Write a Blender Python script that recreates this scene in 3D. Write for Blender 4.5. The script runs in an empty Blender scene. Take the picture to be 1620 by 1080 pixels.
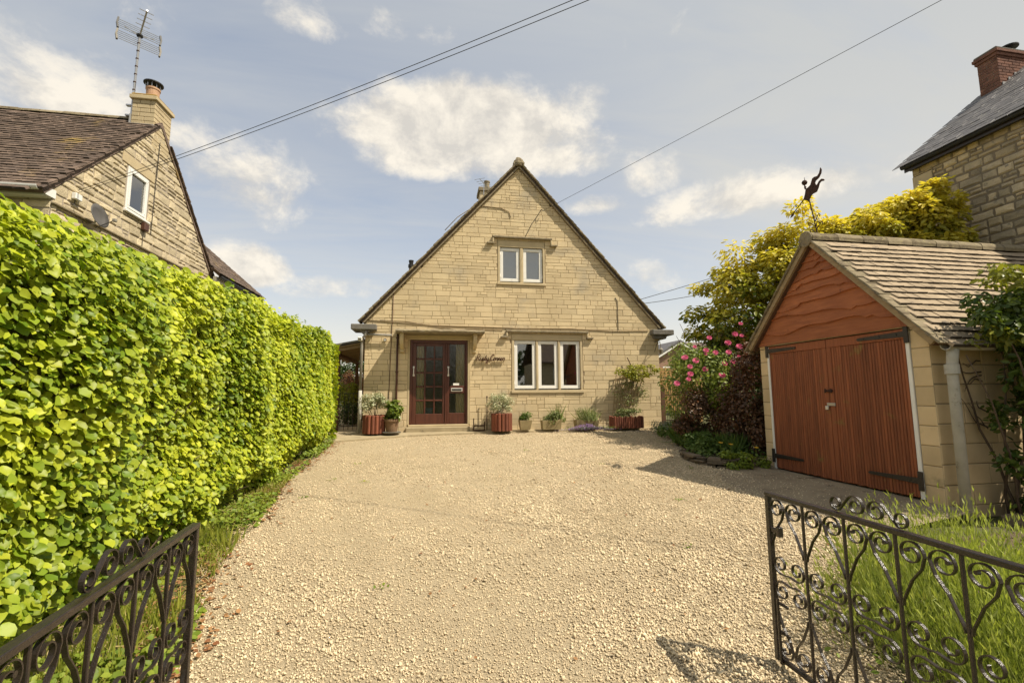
import bpy, math, random
import numpy as np
from mathutils import Vector, Matrix

R = math.radians
random.seed(7)
rng = np.random.default_rng(7)
SC = bpy.context.scene
COL = SC.collection

# ------------------------------------------------------------------ camera
CAM_Z = 1.5
YAW, PITCH, ROLL = R(9.9), R(6.5), R(0.34)
fw = Vector((math.sin(YAW) * math.cos(PITCH), math.cos(YAW) * math.cos(PITCH), math.sin(PITCH)))
rt0 = Vector((math.cos(YAW), -math.sin(YAW), 0.0))
up0 = rt0.cross(fw)
rt = rt0 * math.cos(ROLL) - up0 * math.sin(ROLL)
up = rt.cross(fw)
camd = bpy.data.cameras.new('camera')
cam = bpy.data.objects.new('camera', camd)
COL.objects.link(cam)
cam.matrix_world = Matrix(((rt.x, up.x, -fw.x, 0), (rt.y, up.y, -fw.y, 0), (rt.z, up.z, -fw.z, CAM_Z), (0, 0, 0, 1)))
camd.sensor_width = 36.0
camd.lens = 36.0 * 725 / 1620
camd.clip_start = 0.05
camd.clip_end = 2000
SC.camera = cam
EYE = np.array([0, 0, CAM_Z])
FW, RT, UP = np.array(fw), np.array(rt), np.array(up)

def pix(P):
    """pixel (of the 1620 wide photograph) and depth of world points: only used to choose which pieces show largest"""
    d = np.asarray(P, float) - EYE
    w = d @ FW
    w = np.where(np.abs(w) < 1e-6, 1e-6, w)
    return 810 + 725 * (d @ RT) / w, 540 - 725 * (d @ UP) / w, w

# ------------------------------------------------------------------ light
SUN = Vector((0.62, -0.36, 1.0)).normalized()            # towards the sun
SUN_EL = math.asin(SUN.z)
SUN_AZ = math.atan2(SUN.x, SUN.y)
sd = bpy.data.lights.new('sun', 'SUN')
sd.energy = 3.9
sd.angle = R(0.53)
sd.color = (1.0, 0.905, 0.74)
so = bpy.data.objects.new('sun', sd)
so.rotation_euler = SUN.to_track_quat('Z', 'Y').to_euler()
COL.objects.link(so)
SC.view_settings.view_transform = 'Standard'
SC.view_settings.look = 'None'
SC.view_settings.exposure = 0.76
SC.view_settings.gamma = 1.0
SC.view_settings.use_curve_mapping = False
SC.render.engine = 'CYCLES'
SC.cycles.max_bounces = 6
SC.cycles.transparent_max_bounces = 12

world = bpy.data.worlds.new('World')
SC.world = world
world.use_nodes = True
WT = world.node_tree
WT.nodes.clear()

class NB:
    """small node builder"""
    def __init__(s, tree): s.t = tree
    def n(s, typ, **kw):
        nd = s.t.nodes.new(typ)
        for k, v in kw.items(): setattr(nd, k, v)
        return nd
    def put(s, sock, v):
        if hasattr(v, 'is_output') or isinstance(v, bpy.types.NodeSocket): s.t.links.new(v, sock)
        else: sock.default_value = v
    def math(s, op, a, b=0.0, c=None, clamp=False):
        nd = s.n('ShaderNodeMath', operation=op, use_clamp=clamp)
        s.put(nd.inputs[0], a); s.put(nd.inputs[1], b)
        if c is not None: s.put(nd.inputs[2], c)
        return nd.outputs[0]
    def vmath(s, op, a, b=(0, 0, 0)):
        nd = s.n('ShaderNodeVectorMath', operation=op)
        s.put(nd.inputs[0], a); s.put(nd.inputs[1], b)
        return nd.outputs['Value'] if op in ('DOT_PRODUCT', 'LENGTH') else nd.outputs[0]
    def mix(s, f, a, b, blend='MIX'):
        nd = s.n('ShaderNodeMix', data_type='RGBA', blend_type=blend)
        s.put(nd.inputs[0], f)
        s.put(nd.inputs[6], a if not isinstance(a, tuple) else (*a, 1)[:4])
        s.put(nd.inputs[7], b if not isinstance(b, tuple) else (*b, 1)[:4])
        return nd.outputs[2]
    def noise(s, vec, scale, detail=4, rough=0.55, dist=0.0, out=0):
        nd = s.n('ShaderNodeTexNoise')
        if vec is not None: s.put(nd.inputs['Vector'], vec)
        nd.inputs['Scale'].default_value = scale
        nd.inputs['Detail'].default_value = detail
        nd.inputs['Roughness'].default_value = rough
        nd.inputs['Distortion'].default_value = dist
        return nd.outputs[out]
    def ramp(s, f, *stops):
        nd = s.n('ShaderNodeValToRGB')
        s.put(nd.inputs[0], f)
        el = nd.color_ramp.elements
        while len(el) < len(stops): el.new(0.5)
        for e, (p, c) in zip(el, stops):
            e.position = p
            e.color = (*c, 1) if isinstance(c, tuple) else (c, c, c, 1)
        return nd.outputs[0]
    def maprange(s, v, a, b, c=0.0, d=1.0, smooth=False):
        nd = s.n('ShaderNodeMapRange')
        if smooth: nd.interpolation_type = 'SMOOTHSTEP'
        s.put(nd.inputs[0], v)
        for i, x in enumerate((a, b, c, d)): nd.inputs[1 + i].default_value = x
        return nd.outputs[0]

def make_sky():
    b = NB(WT)
    tc = b.n('ShaderNodeTexCoord')
    d = b.vmath('NORMALIZE', tc.outputs['Generated'])
    sky = b.n('ShaderNodeTexSky', sky_type='NISHITA', sun_disc=False)
    sky.sun_elevation = SUN_EL
    sky.sun_rotation = SUN_AZ
    sky.air_density = 1.0; sky.dust_density = 1.6; sky.ozone_density = 1.0
    sep = b.n('ShaderNodeSeparateXYZ'); b.put(sep.inputs[0], d)
    z = sep.outputs[2]
    # thin high veil: whitens the whole sky, streaky
    zc = b.math('MAXIMUM', z, 0.0)
    k = b.math('DIVIDE', 1.0, b.math('ADD', zc, 0.18))
    comb = b.n('ShaderNodeCombineXYZ')
    b.put(comb.inputs[0], b.math('MULTIPLY', sep.outputs[0], k)); b.put(comb.inputs[1], b.math('MULTIPLY', sep.outputs[1], k))
    plane = comb.outputs[0]
    mp = b.n('ShaderNodeMapping'); b.put(mp.inputs[0], plane); mp.inputs['Scale'].default_value = (0.8, 2.6, 1); mp.inputs['Rotation'].default_value = (0, 0, 0.7)
    veil_n = b.noise(mp.outputs[0], 1.1, 5, 0.6, 0.6)
    veil = b.maprange(veil_n, 0.30, 0.75, 0.44, 0.80)
    haze = b.math('POWER', b.math('SUBTRACT', 1.0, zc), 2.9)
    veil = b.math('MAXIMUM', veil, b.math('MULTIPLY', haze, 1.15), clamp=True)
    # the side of the sky towards the sun is whiter
    sunside = b.maprange(b.vmath('DOT_PRODUCT', d, tuple(SUN)), 0.05, 0.75, 0.0, 0.45, True)
    veil = b.math('ADD', veil, sunside, clamp=True)
    veilcol = b.mix(haze, (3.28, 3.42, 3.52), (6.0, 5.6, 4.75))
    col = b.mix(veil, sky.outputs[0], veilcol)
    # cumulus: (direction, half sizes, weight)
    clouds = CLOUDS
    field = None
    for (u, wx, wy, wt) in clouds:
        u = Vector(u).normalized()
        r_ = Vector((u.y, -u.x, 0)).normalized(); p_ = r_.cross(u)
        a = b.math('DIVIDE', b.vmath('DOT_PRODUCT', d, tuple(r_)), wx)
        c = b.math('DIVIDE', b.vmath('DOT_PRODUCT', d, tuple(p_)), wy)
        # flat bases: squash the lower half
        c = b.math('MAXIMUM', c, b.math('MULTIPLY', c, -1.7))
        q = b.math('ADD', b.math('MULTIPLY', a, a), b.math('MULTIPLY', c, c))
        fr = b.math('GREATER_THAN', b.vmath('DOT_PRODUCT', d, tuple(u)), 0.2)
        f = b.math('MAXIMUM', b.math('MULTIPLY', b.math('SUBTRACT', 1.0, q), wt), -0.6)
        f = b.math('SUBTRACT', b.math('MULTIPLY', b.math('ADD', f, 0.6), fr), 0.6)
        field = f if field is None else b.math('MAXIMUM', field, f)
    sm = b.n('ShaderNodeMapping'); b.put(sm.inputs[0], d); sm.inputs['Scale'].default_value = (1, 1, 1.35)
    n1 = b.noise(sm.outputs[0], 8.0, 11, 0.64, 0.2)
    n2 = b.noise(sm.outputs[0], 3.1, 3, 0.5)
    # loose clouds everywhere, behind the camera too
    loose = b.maprange(n2, 0.52, 0.80, -0.55, 0.35)
    field = b.math('MAXIMUM', field, loose)
    cov = b.math('ADD', field, b.math('MULTIPLY', b.math('SUBTRACT', n1, 0.5), 2.2))
    al = b.maprange(cov, 0.02, 0.80, 0.0, 0.90, True)
    al = b.math('MULTIPLY', al, b.maprange(z, 0.0, 0.10, 0.35, 1.0))
    # cloud tops lit, thick middles grey
    off = b.vmath('ADD', sm.outputs[0], (0.02, 0.0, 0.055))
    n3 = b.noise(off, 8.0, 7, 0.64, 0.2)
    grey = b.maprange(b.math('ADD', b.math('SUBTRACT', n3, n1), b.math('MULTIPLY', cov, 0.06)), -0.06, 0.16, 0.0, 1.0)
    ccol = b.mix(grey, (6.2, 5.7, 4.85), (4.3, 4.05, 3.65))
    col = b.mix(al, col, ccol)
    bg = b.n('ShaderNodeBackground'); b.put(bg.inputs[0], col); bg.inputs[1].default_value = 0.10
    out = b.n('ShaderNodeOutputWorld'); WT.links.new(bg.outputs[0], out.inputs[0])

def direc(u, v):
    r = FW + RT * (u - 810) / 725 - UP * (v - 540) / 725
    return tuple(r / np.linalg.norm(r))
# where the clouds of that morning stood (unit directions), angular half sizes
CLOUDS = [((0.065, 0.855, 0.51), 0.30, 0.11, 1.25), ((0.0, 0.885, 0.465), 0.17, 0.08, 0.9), ((0.19, 0.86, 0.475), 0.17, 0.08, 0.95),
          ((-0.515, 0.745, 0.43), 0.17, 0.09, 0.58), ((-0.60, 0.69, 0.37), 0.22, 0.05, 0.6), ((-0.33, 0.865, 0.36), 0.12, 0.10, 0.45),
          ((-0.345, 0.905, 0.23), 0.085, 0.06, 0.95), ((0.25, 0.80, 0.55), 0.09, 0.05, 0.45), ((0.33, 0.86, 0.38), 0.07, 0.03, 0.5),
          ((0.60, 0.715, 0.36), 0.26, 0.06, 0.75), ((-0.22, 0.755, 0.62), 0.06, 0.035, 0.25), ((-0.06, 0.765, 0.64), 0.07, 0.035, 0.3),
          ((0.42, 0.80, 0.42), 0.07, 0.06, 0.42), ((-0.10, 0.93, 0.20), 0.25, 0.03, 0.35), ((0.40, 0.89, 0.23), 0.20, 0.04, 0.3)]
make_sky()

# ------------------------------------------------------------------ objects
def new_obj(name, me, parent=None):
    o = bpy.data.objects.new(name, me)
    COL.objects.link(o)
    if parent is not None: o.parent = parent
    return o

BASE = {}
def thing(name, label, cat, base=(0, 0, 0), group=None, rotz=0.0):
    o = new_obj(name, None)
    o.empty_display_size = 0.2
    o.location = base
    o.rotation_euler = (0, 0, rotz)
    tag(o, label, cat, group)
    BASE[o.name] = np.array(base, float)
    return o

def tag(o, label, cat, group=None):
    o['label'] = label; o['category'] = cat
    if group: o['group'] = group
    return o

def base_of(o):
    b = np.zeros(3)
    while o is not None:
        if o.name in BASE: return BASE[o.name]
        o = o.parent
    return b

def mk(name, V, F, mat=None, parent=None, rnd=None, smooth=False, local=False, stuff=False, mi=None):
    """one mesh object. V is in world space unless local; F a list of polygons or an (n,k) array"""
    V = np.asarray(V, np.float64).reshape(-1, 3)
    if parent is not None and not local: V = V - base_of(parent)
    me = mesh(name, V, F, mat, rnd, smooth, mi)
    o = new_obj(name, me, parent)
    if stuff: o['kind'] = 'stuff'
    return o

def mesh(name, V, F, mat=None, rnd=None, smooth=False, mi=None):
    me = bpy.data.meshes.new(name)
    if isinstance(F, np.ndarray):
        n, k = F.shape
        me.vertices.add(len(V)); me.vertices.foreach_set('co', np.asarray(V, np.float32).ravel())
        me.loops.add(n * k); me.loops.foreach_set('vertex_index', F.astype(np.int32).ravel())
        me.polygons.add(n)
        me.polygons.foreach_set('loop_start', np.arange(0, n * k, k, dtype=np.int32))
        me.polygons.foreach_set('loop_total', np.full(n, k, np.int32))
        me.update(calc_edges=True)
    else:
        me.from_pydata([tuple(v) for v in V], [], [tuple(int(i) for i in f) for f in F])
        n = len(F)
    if mat is not None:
        for m in (mat if isinstance(mat, (list, tuple)) else [mat]): me.materials.append(m)
    if mi is not None:
        me.polygons.foreach_set('material_index', np.asarray(mi, np.int32))
    a = me.attributes.new('rnd', 'FLOAT', 'FACE')
    r = np.full(n, 0.5 if rnd is None else rnd, np.float32) if np.isscalar(rnd) or rnd is None else np.asarray(rnd, np.float32)
    a.data.foreach_set('value', r)
    if smooth: me.polygons.foreach_set('use_smooth', np.ones(n, bool))
    return me

class MB:
    """collects pieces into one mesh"""
    def __init__(s): s.V = []; s.F = []; s.r = []; s.m = []; s.n = 0
    def add(s, V, F, rnd=0.5, mi=None):
        V = np.asarray(V, float).reshape(-1, 3)
        s.V.append(V); s.F += [tuple(int(i) + s.n for i in f) for f in F]; s.r += [rnd] * len(F); s.m += [0] * len(F) if mi is None else list(mi); s.n += len(V)
        return s
    def build(s, name, mat, parent=None, smooth=False, local=False, stuff=False):
        return mk(name, np.concatenate(s.V), s.F, mat, parent, np.array(s.r), smooth, local, stuff, s.m)

BOXF = [(0, 3, 2, 1), (4, 5, 6, 7), (0, 1, 5, 4), (1, 2, 6, 5), (2, 3, 7, 6), (3, 0, 4, 7)]
def box(x0, x1, y0, y1, z0, z1):
    return np.array([(x0, y0, z0), (x1, y0, z0), (x1, y1, z0), (x0, y1, z0), (x0, y0, z1), (x1, y0, z1), (x1, y1, z1), (x0, y1, z1)], float), BOXF

def cbox(x0, x1, y0, y1, z0, z1, c=0.006):
    """box with all edges chamfered (24 corners)"""
    lo = np.array([x0, y0, z0], float); hi = np.array([x1, y1, z1], float)
    c = min(c, 0.45 * min(hi - lo))
    V = []; idx = {}
    for sx in (0, 1):
        for sy in (0, 1):
            for sz in (0, 1):
                for ax in range(3):
                    p = np.where(np.array([sx, sy, sz]) == 1, hi - c, lo + c)
                    p[ax] = (hi if (sx, sy, sz)[ax] else lo)[ax]
                    idx[(sx, sy, sz, ax)] = len(V); V.append(p)
    F = []
    def q(*ks): F.append(tuple(idx[k] for k in ks))
    for s in (0, 1):
        a = [(s, 0, 0, 0), (s, 1, 0, 0), (s, 1, 1, 0), (s, 0, 1, 0)]; q(*(a if s else a[::-1]))
        a = [(0, s, 0, 1), (0, s, 1, 1), (1, s, 1, 1), (1, s, 0, 1)]; q(*(a if s else a[::-1]))
        a = [(0, 0, s, 2), (1, 0, s, 2), (1, 1, s, 2), (0, 1, s, 2)]; q(*(a if s else a[::-1]))
    for s in (0, 1):
        for t in (0, 1):
            f = [(s, t, 0, 0), (s, t, 1, 0), (s, t, 1, 1), (s, t, 0, 1)]; q(*(f if s == t else f[::-1])[::-1])
            f = [(s, 0, t, 0), (s, 1, t, 0), (s, 1, t, 2), (s, 0, t, 2)]; q(*(f if s == t else f[::-1]))
            f = [(0, s, t, 1), (1, s, t, 1), (1, s, t, 2), (0, s, t, 2)]; q(*(f if s == t else f[::-1])[::-1])
    for sx in (0, 1):
        for sy in (0, 1):
            for sz in (0, 1):
                f = [(sx, sy, sz, 0), (sx, sy, sz, 1), (sx, sy, sz, 2)]; q(*(f if (sx + sy + sz) % 2 else f[::-1]))
    return np.array(V), F

def frames(P):
    P = np.asarray(P, float); n = len(P)
    T = np.zeros_like(P); T[1:-1] = P[2:] - P[:-2]; T[0] = P[1] - P[0]; T[-1] = P[-1] - P[-2]
    T /= np.maximum(np.linalg.norm(T, axis=1, keepdims=True), 1e-9)
    a = np.array([0, 0, 1.0]) if abs(T[0][2]) < 0.9 else np.array([1.0, 0, 0])
    N = np.zeros_like(P); B = np.zeros_like(P)
    nn = a - T[0] * (a @ T[0])
    for i in range(n):
        nn = nn - T[i] * (nn @ T[i]); l = np.linalg.norm(nn)
        nn = nn / l if l > 1e-6 else np.cross(T[i], [0.3, 0.5, 0.8])
        N[i] = nn; B[i] = np.cross(T[i], nn)
    return T, N, B

def tube(P, r, k=8, cap=True):
    P = np.asarray(P, float); n = len(P)
    r = np.full(n, r, float) if np.isscalar(r) else np.asarray(r, float)
    T, N, B = frames(P)
    a = np.arange(k) * 2 * math.pi / k
    V = (P[:, None] + r[:, None, None] * (N[:, None] * np.cos(a)[None, :, None] + B[:, None] * np.sin(a)[None, :, None])).reshape(-1, 3)
    F = [(i * k + j, i * k + (j + 1) % k, (i + 1) * k + (j + 1) % k, (i + 1) * k + j) for i in range(n - 1) for j in range(k)]
    if cap: F += [tuple(range(k))[::-1], tuple((n - 1) * k + j for j in range(k))]
    return V, F

def strip2(P, w, t, nrm):
    """flat bar swept along a planar polyline P: w across the plane (along nrm), t in the plane"""
    P = np.asarray(P, float); n = len(P); nrm = np.asarray(nrm, float)
    T = np.zeros_like(P); T[1:-1] = P[2:] - P[:-2]; T[0] = P[1] - P[0]; T[-1] = P[-1] - P[-2]
    T /= np.maximum(np.linalg.norm(T, axis=1, keepdims=True), 1e-9)
    S = np.cross(T, nrm)
    V = np.stack([P + S * t / 2 + nrm * w / 2, P - S * t / 2 + nrm * w / 2, P - S * t / 2 - nrm * w / 2, P + S * t / 2 - nrm * w / 2], 1).reshape(-1, 3)
    F = [(i * 4 + j, i * 4 + (j + 1) % 4, (i + 1) * 4 + (j + 1) % 4, (i + 1) * 4 + j) for i in range(n - 1) for j in range(4)]
    F += [(3, 2, 1, 0), tuple((n - 1) * 4 + j for j in range(4))]
    return V, F

def lathe(prof, k=20, c=(0, 0, 0)):
    prof = np.asarray(prof, float); n = len(prof)
    a = np.arange(k) * 2 * math.pi / k
    V = np.stack([np.outer(prof[:, 0], np.cos(a)) + c[0], np.outer(prof[:, 0], np.sin(a)) + c[1], np.repeat(prof[:, 1:2], k, 1) + c[2]], -1).reshape(-1, 3)
    F = [(i * k + j, i * k + (j + 1) % k, (i + 1) * k + (j + 1) % k, (i + 1) * k + j) for i in range(n - 1) for j in range(k)]
    return V, F

def prism(poly, h0, h1, axis):
    """polygon [(a,b)] extruded along axis from h0 to h1; a,b fill the two other axes in xyz order"""
    n = len(poly); V = []
    for h in (h0, h1):
        for a, b in poly:
            V.append({0: (h, a, b), 1: (a, h, b), 2: (a, b, h)}[axis])
    F = [tuple(range(n))[::-1], tuple(range(n, 2 * n))] + [(i, (i + 1) % n, n + (i + 1) % n, n + i) for i in range(n)]
    return np.array(V, float), F

def B(name, x0, x1, y0, y1, z0, z1, mat, parent, c=0.006, rnd=0.5):
    V, F = cbox(x0, x1, y0, y1, z0, z1, c)
    return mk(name, V, F, mat, parent, rnd)

def gz(x, y):
    """height of the ground"""
    return 0.06 * (np.clip(y, -6, 12.3) - 2.6)

# ------------------------------------------------------------------ materials
def material(name, c1, c2=None, scale=4.0, detail=6, rough=0.85, bump=0.0, bscale=60.0, rv=0.0, spec=0.3, spots=None, aniso=None, metal=0.0, dist=0.0, coat=0.0, big=None):
    """principled material: two colours mixed by noise, piece-to-piece variation from the 'rnd' attribute, optional blotches
    spots = (colour, scale, low, high), big = (colour, scale, low, high) broad weathering; aniso stretches the grain"""
    m = bpy.data.materials.new(name); m.use_nodes = True
    t = m.node_tree; t.nodes.clear(); b = NB(t)
    geo = b.n('ShaderNodeNewGeometry'); pos = geo.outputs['Position']
    if aniso:
        mp = b.n('ShaderNodeMapping'); b.put(mp.inputs[0], pos); mp.inputs['Scale'].default_value = aniso; vec = mp.outputs[0]
    else: vec = pos
    at = b.n('ShaderNodeAttribute', attribute_name='rnd'); rnd = at.outputs['Fac']
    shift = vec
    c2 = c2 or tuple(0.7 * x for x in c1)
    n = b.noise(shift, scale, detail, 0.6, dist)
    f = b.maprange(n, 0.3, 0.7)
    if rv:
        f = b.math('ADD', f, b.math('MULTIPLY', b.math('SUBTRACT', rnd, 0.5), rv), clamp=True)
    col = b.mix(f, c1, c2)
    if rv:
        k = b.math('ADD', 1.0, b.math('MULTIPLY', b.math('SUBTRACT', b.math('FRACT', b.math('MULTIPLY', rnd, 7.77)), 0.5), rv * 0.55))
        vm = b.n('ShaderNodeVectorMath', operation='SCALE'); b.put(vm.inputs[0], col); b.put(vm.inputs['Scale'], k)
        col = vm.outputs[0]
    for sp in ([big] if big else []) + ([spots] if spots else []):
        q = b.maprange(b.noise(pos, sp[1], 6, 0.65), sp[2], sp[3], smooth=True)
        col = b.mix(q, col, sp[0])
    p = b.n('ShaderNodeBsdfPrincipled')
    b.put(p.inputs['Base Color'], col)
    p.inputs['Roughness'].default_value = rough
    p.inputs['Specular IOR Level'].default_value = spec
    p.inputs['Metallic'].default_value = metal
    p.inputs['Coat Weight'].default_value = coat
    if bump:
        bn = b.n('ShaderNodeBump'); bn.inputs['Strength'].default_value = bump; bn.inputs['Distance'].default_value = 0.02
        h = b.math('ADD', b.noise(shift, bscale, 5, 0.65), b.math('MULTIPLY', n, 0.6))
        b.put(bn.inputs['Height'], h); b.put(p.inputs['Normal'], bn.outputs[0])
    o = b.n('ShaderNodeOutputMaterial'); t.links.new(p.outputs[0], o.inputs[0])
    return m

def leaf_mat(name, c1, c2, trans=0.35, rough=0.5, tc=None, spec=0.35):
    """leaf: colour picked per leaf between c1 and c2, light shows through"""
    m = bpy.data.materials.new(name); m.use_nodes = True
    t = m.node_tree; t.nodes.clear(); b = NB(t)
    at = b.n('ShaderNodeAttribute', attribute_name='rnd')
    geo = b.n('ShaderNodeNewGeometry')
    n = b.noise(geo.outputs['Position'], 1.7, 3)
    f = b.math('ADD', at.outputs['Fac'], b.math('MULTIPLY', b.math('SUBTRACT', n, 0.5), 0.9), clamp=True)
    col = b.mix(f, c1, c2)
    k = b.math('ADD', 0.8, b.math('MULTIPLY', b.math('FRACT', b.math('MULTIPLY', at.outputs['Fac'], 9.7)), 0.4))
    vm = b.n('ShaderNodeVectorMath', operation='SCALE'); b.put(vm.inputs[0], col); b.put(vm.inputs['Scale'], k)
    col = vm.outputs[0]
    p = b.n('ShaderNodeBsdfPrincipled'); b.put(p.inputs['Base Color'], col)
    p.inputs['Roughness'].default_value = rough; p.inputs['Specular IOR Level'].default_value = spec
    tr = b.n('ShaderNodeBsdfTranslucent')
    tcol = b.mix(1.0, col, (1.15, 1.2, 0.55), 'MULTIPLY') if tc is None else b.mix(1.0, col, tc, 'MULTIPLY')
    b.put(tr.inputs[0], tcol)
    mx = b.n('ShaderNodeMixShader'); mx.inputs[0].default_value = trans
    t.links.new(p.outputs[0], mx.inputs[1]); t.links.new(tr.outputs[0], mx.inputs[2])
    o = b.n('ShaderNodeOutputMaterial'); t.links.new(mx.outputs[0], o.inputs[0])
    return m

def glass_mat(name, tint, refl=0.16, rough=0.02, wavy=0.0):
    m = bpy.data.materials.new(name); m.use_nodes = True
    t = m.node_tree; t.nodes.clear(); b = NB(t)
    tr = b.n('ShaderNodeBsdfTransparent'); tr.inputs[0].default_value = (*tint, 1)
    gl = b.n('ShaderNodeBsdfGlossy'); gl.inputs['Roughness'].default_value = rough; gl.inputs[0].default_value = (1, 1, 1, 1)
    fr = b.n('ShaderNodeFresnel'); fr.inputs[0].default_value = 1.5
    f = b.math('ADD', b.math('MULTIPLY', fr.outputs[0], 1.0), refl, clamp=True)
    if wavy:
        geo = b.n('ShaderNodeNewGeometry')
        bn = b.n('ShaderNodeBump'); bn.inputs['Strength'].default_value = wavy; bn.inputs['Distance'].default_value = 0.01
        mp = b.n('ShaderNodeMapping'); b.put(mp.inputs[0], geo.outputs['Position']); mp.inputs['Scale'].default_value = (1, 1, 0.35)
        b.put(bn.inputs['Height'], b.noise(mp.outputs[0], 42, 3, 0.5)); b.put(gl.inputs['Normal'], bn.outputs[0])
    mx = b.n('ShaderNodeMixShader'); b.put(mx.inputs[0], f)
    t.links.new(tr.outputs[0], mx.inputs[1]); t.links.new(gl.outputs[0], mx.inputs[2])
    o = b.n('ShaderNodeOutputMaterial'); t.links.new(mx.outputs[0], o.inputs[0])
    return m

M = {}
M['stone'] = material('honey_ashlar', (0.67, 0.54, 0.335), (0.58, 0.46, 0.28), 2.2, 6, 0.9, 0.4, 60, 0.38, 0.15, spots=((0.44, 0.375, 0.27), 0.9, 0.53, 0.76))
M['mortar'] = material('brown_mortar', (0.34, 0.26, 0.16), (0.26, 0.195, 0.12), 8, 6, 0.95, 0.3, 80)
M['dressed'] = material('dressed_stone', (0.54, 0.44, 0.275), (0.44, 0.355, 0.22), 3, 6, 0.9, 0.2, 80, 0.2, 0.15)
M['lichen_stone'] = material('lichened_stone', (0.30, 0.25, 0.165), (0.175, 0.14, 0.095), 9, 8, 0.95, 0.6, 70, 0.5, 0.1, spots=((0.36, 0.31, 0.17), 16, 0.56, 0.68))
M['concrete_grey'] = material('weathered_concrete', (0.21, 0.195, 0.17), (0.13, 0.12, 0.105), 6, 8, 0.95, 0.4, 60, 0.2, 0.1)
M['rubble'] = material('cream_rubble', (0.62, 0.525, 0.355), (0.48, 0.405, 0.275), 5, 8, 0.95, 0.7, 45, 0.7, 0.1, spots=((0.32, 0.26, 0.17), 3.2, 0.58, 0.75))
M['rubble_dark'] = material('buff_grey_rubble', (0.60, 0.48, 0.30), (0.38, 0.315, 0.215), 4, 8, 0.95, 0.9, 40, 1.0, 0.1, spots=((0.20, 0.18, 0.15), 5, 0.57, 0.72))
M['mortar_grey'] = material('dark_grey_mortar', (0.27, 0.22, 0.15), (0.19, 0.155, 0.11), 8, 6, 0.95, 0.3, 60)
M['roof_tile'] = material('brown_stone_tile', (0.185, 0.135, 0.105), (0.10, 0.075, 0.062), 7, 7, 0.9, 0.6, 50, 0.9, 0.15, spots=((0.36, 0.25, 0.08), 1.3, 0.57, 0.76))
M['garage_tile'] = material('buff_grey_tile', (0.42, 0.33, 0.225), (0.30, 0.235, 0.16), 6, 7, 0.9, 0.5, 55, 0.35, 0.15, spots=((0.17, 0.14, 0.11), 6, 0.60, 0.72))
M['tile_edge'] = material('painted_shade_on_tile_edge', (0.075, 0.058, 0.042), (0.045, 0.036, 0.028), 20, 5, 0.95, 0.3, 60)  # dark colour on the lower butt faces paints the shadow lines between tile rows
M['slate'] = material('dark_slate', (0.135, 0.125, 0.125), (0.085, 0.08, 0.08), 5, 6, 0.6, 0.3, 40, 0.6, 0.4, spots=((0.30, 0.28, 0.23), 7, 0.60, 0.70))
M['brick'] = material('red_brick', (0.23, 0.115, 0.08), (0.13, 0.066, 0.05), 9, 6, 0.9, 0.4, 70, 0.6, 0.15)
M['mortar_pale'] = material('pale_mortar', (0.40, 0.34, 0.27), (0.31, 0.26, 0.2), 9, 5, 0.95, 0.3, 70)
M['garage_block'] = material('cream_block', (0.72, 0.55, 0.325), (0.61, 0.46, 0.265), 3, 6, 0.9, 0.3, 90, 0.4, 0.12, spots=((0.36, 0.29, 0.17), 2.6, 0.58, 0.75))
M['white'] = material('white_paint', (0.86, 0.84, 0.78), (0.80, 0.78, 0.72), 6, 4, 0.45, 0.0, 40, 0.0, 0.4)
M['upvc'] = material('white_plastic', (0.80, 0.79, 0.75), (0.74, 0.73, 0.69), 3, 3, 0.35, 0.0, 40, 0.0, 0.5)
M['render'] = material('white_render', (0.72, 0.68, 0.60), (0.62, 0.58, 0.50), 4, 6, 0.9, 0.2, 90)
M['mahogany'] = material('mahogany_stain', (0.105, 0.034, 0.019), (0.066, 0.020, 0.012), 6, 5, 0.38, 0.05, 40, 0.2, 0.5, aniso=(3, 3, 0.4))
M['garage_wood'] = material('red_brown_stain', (0.325, 0.105, 0.043), (0.20, 0.065, 0.028), 9, 7, 0.6, 0.25, 45, 0.5, 0.3, aniso=(3, 3, 0.25), spots=((0.26, 0.145, 0.045), 3.6, 0.60, 0.72))
M['waney'] = material('waney_board_stain', (0.44, 0.150, 0.056), (0.29, 0.094, 0.036), 8, 7, 0.65, 0.3, 40, 0.5, 0.3, aniso=(3, 0.35, 3), spots=((0.17, 0.055, 0.024), 11, 0.64, 0.72))
M['iron'] = material('black_iron', (0.022, 0.018, 0.016), (0.04, 0.030, 0.024), 30, 5, 0.38, 0.15, 200, 0.0, 0.5)
M['gate_iron'] = material('black_gloss_iron', (0.013, 0.010, 0.009), (0.030, 0.020, 0.016), 25, 6, 0.26, 0.25, 180, 0.0, 0.6, spots=((0.07, 0.042, 0.03), 60, 0.68, 0.76))
M['black_plastic'] = material('black_plastic', (0.02, 0.02, 0.02), (0.03, 0.03, 0.03), 9, 3, 0.5)
M['pipe_brown'] = material('brown_pipe', (0.10, 0.045, 0.028), (0.07, 0.03, 0.02), 9, 4, 0.5)
M['pipe_grey'] = material('grey_pipe', (0.30, 0.28, 0.24), (0.22, 0.20, 0.17), 8, 6, 0.8, 0.2, 60)
M['pipe_white'] = material('weathered_asbestos_pipe', (0.52, 0.50, 0.44), (0.40, 0.38, 0.33), 7, 8, 0.85, 0.3, 60, 0.0, 0.2, spots=((0.26, 0.23, 0.17), 14, 0.60, 0.72))
M['steel'] = material('galvanised_steel', (0.55, 0.54, 0.52), (0.42, 0.41, 0.40), 20, 4, 0.35, 0.0, 60, 0.0, 0.5, metal=0.9)
M['terracotta'] = material('terracotta', (0.50, 0.33, 0.21), (0.38, 0.22, 0.135), 9, 6, 0.85, 0.3, 60, 0.3)
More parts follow.
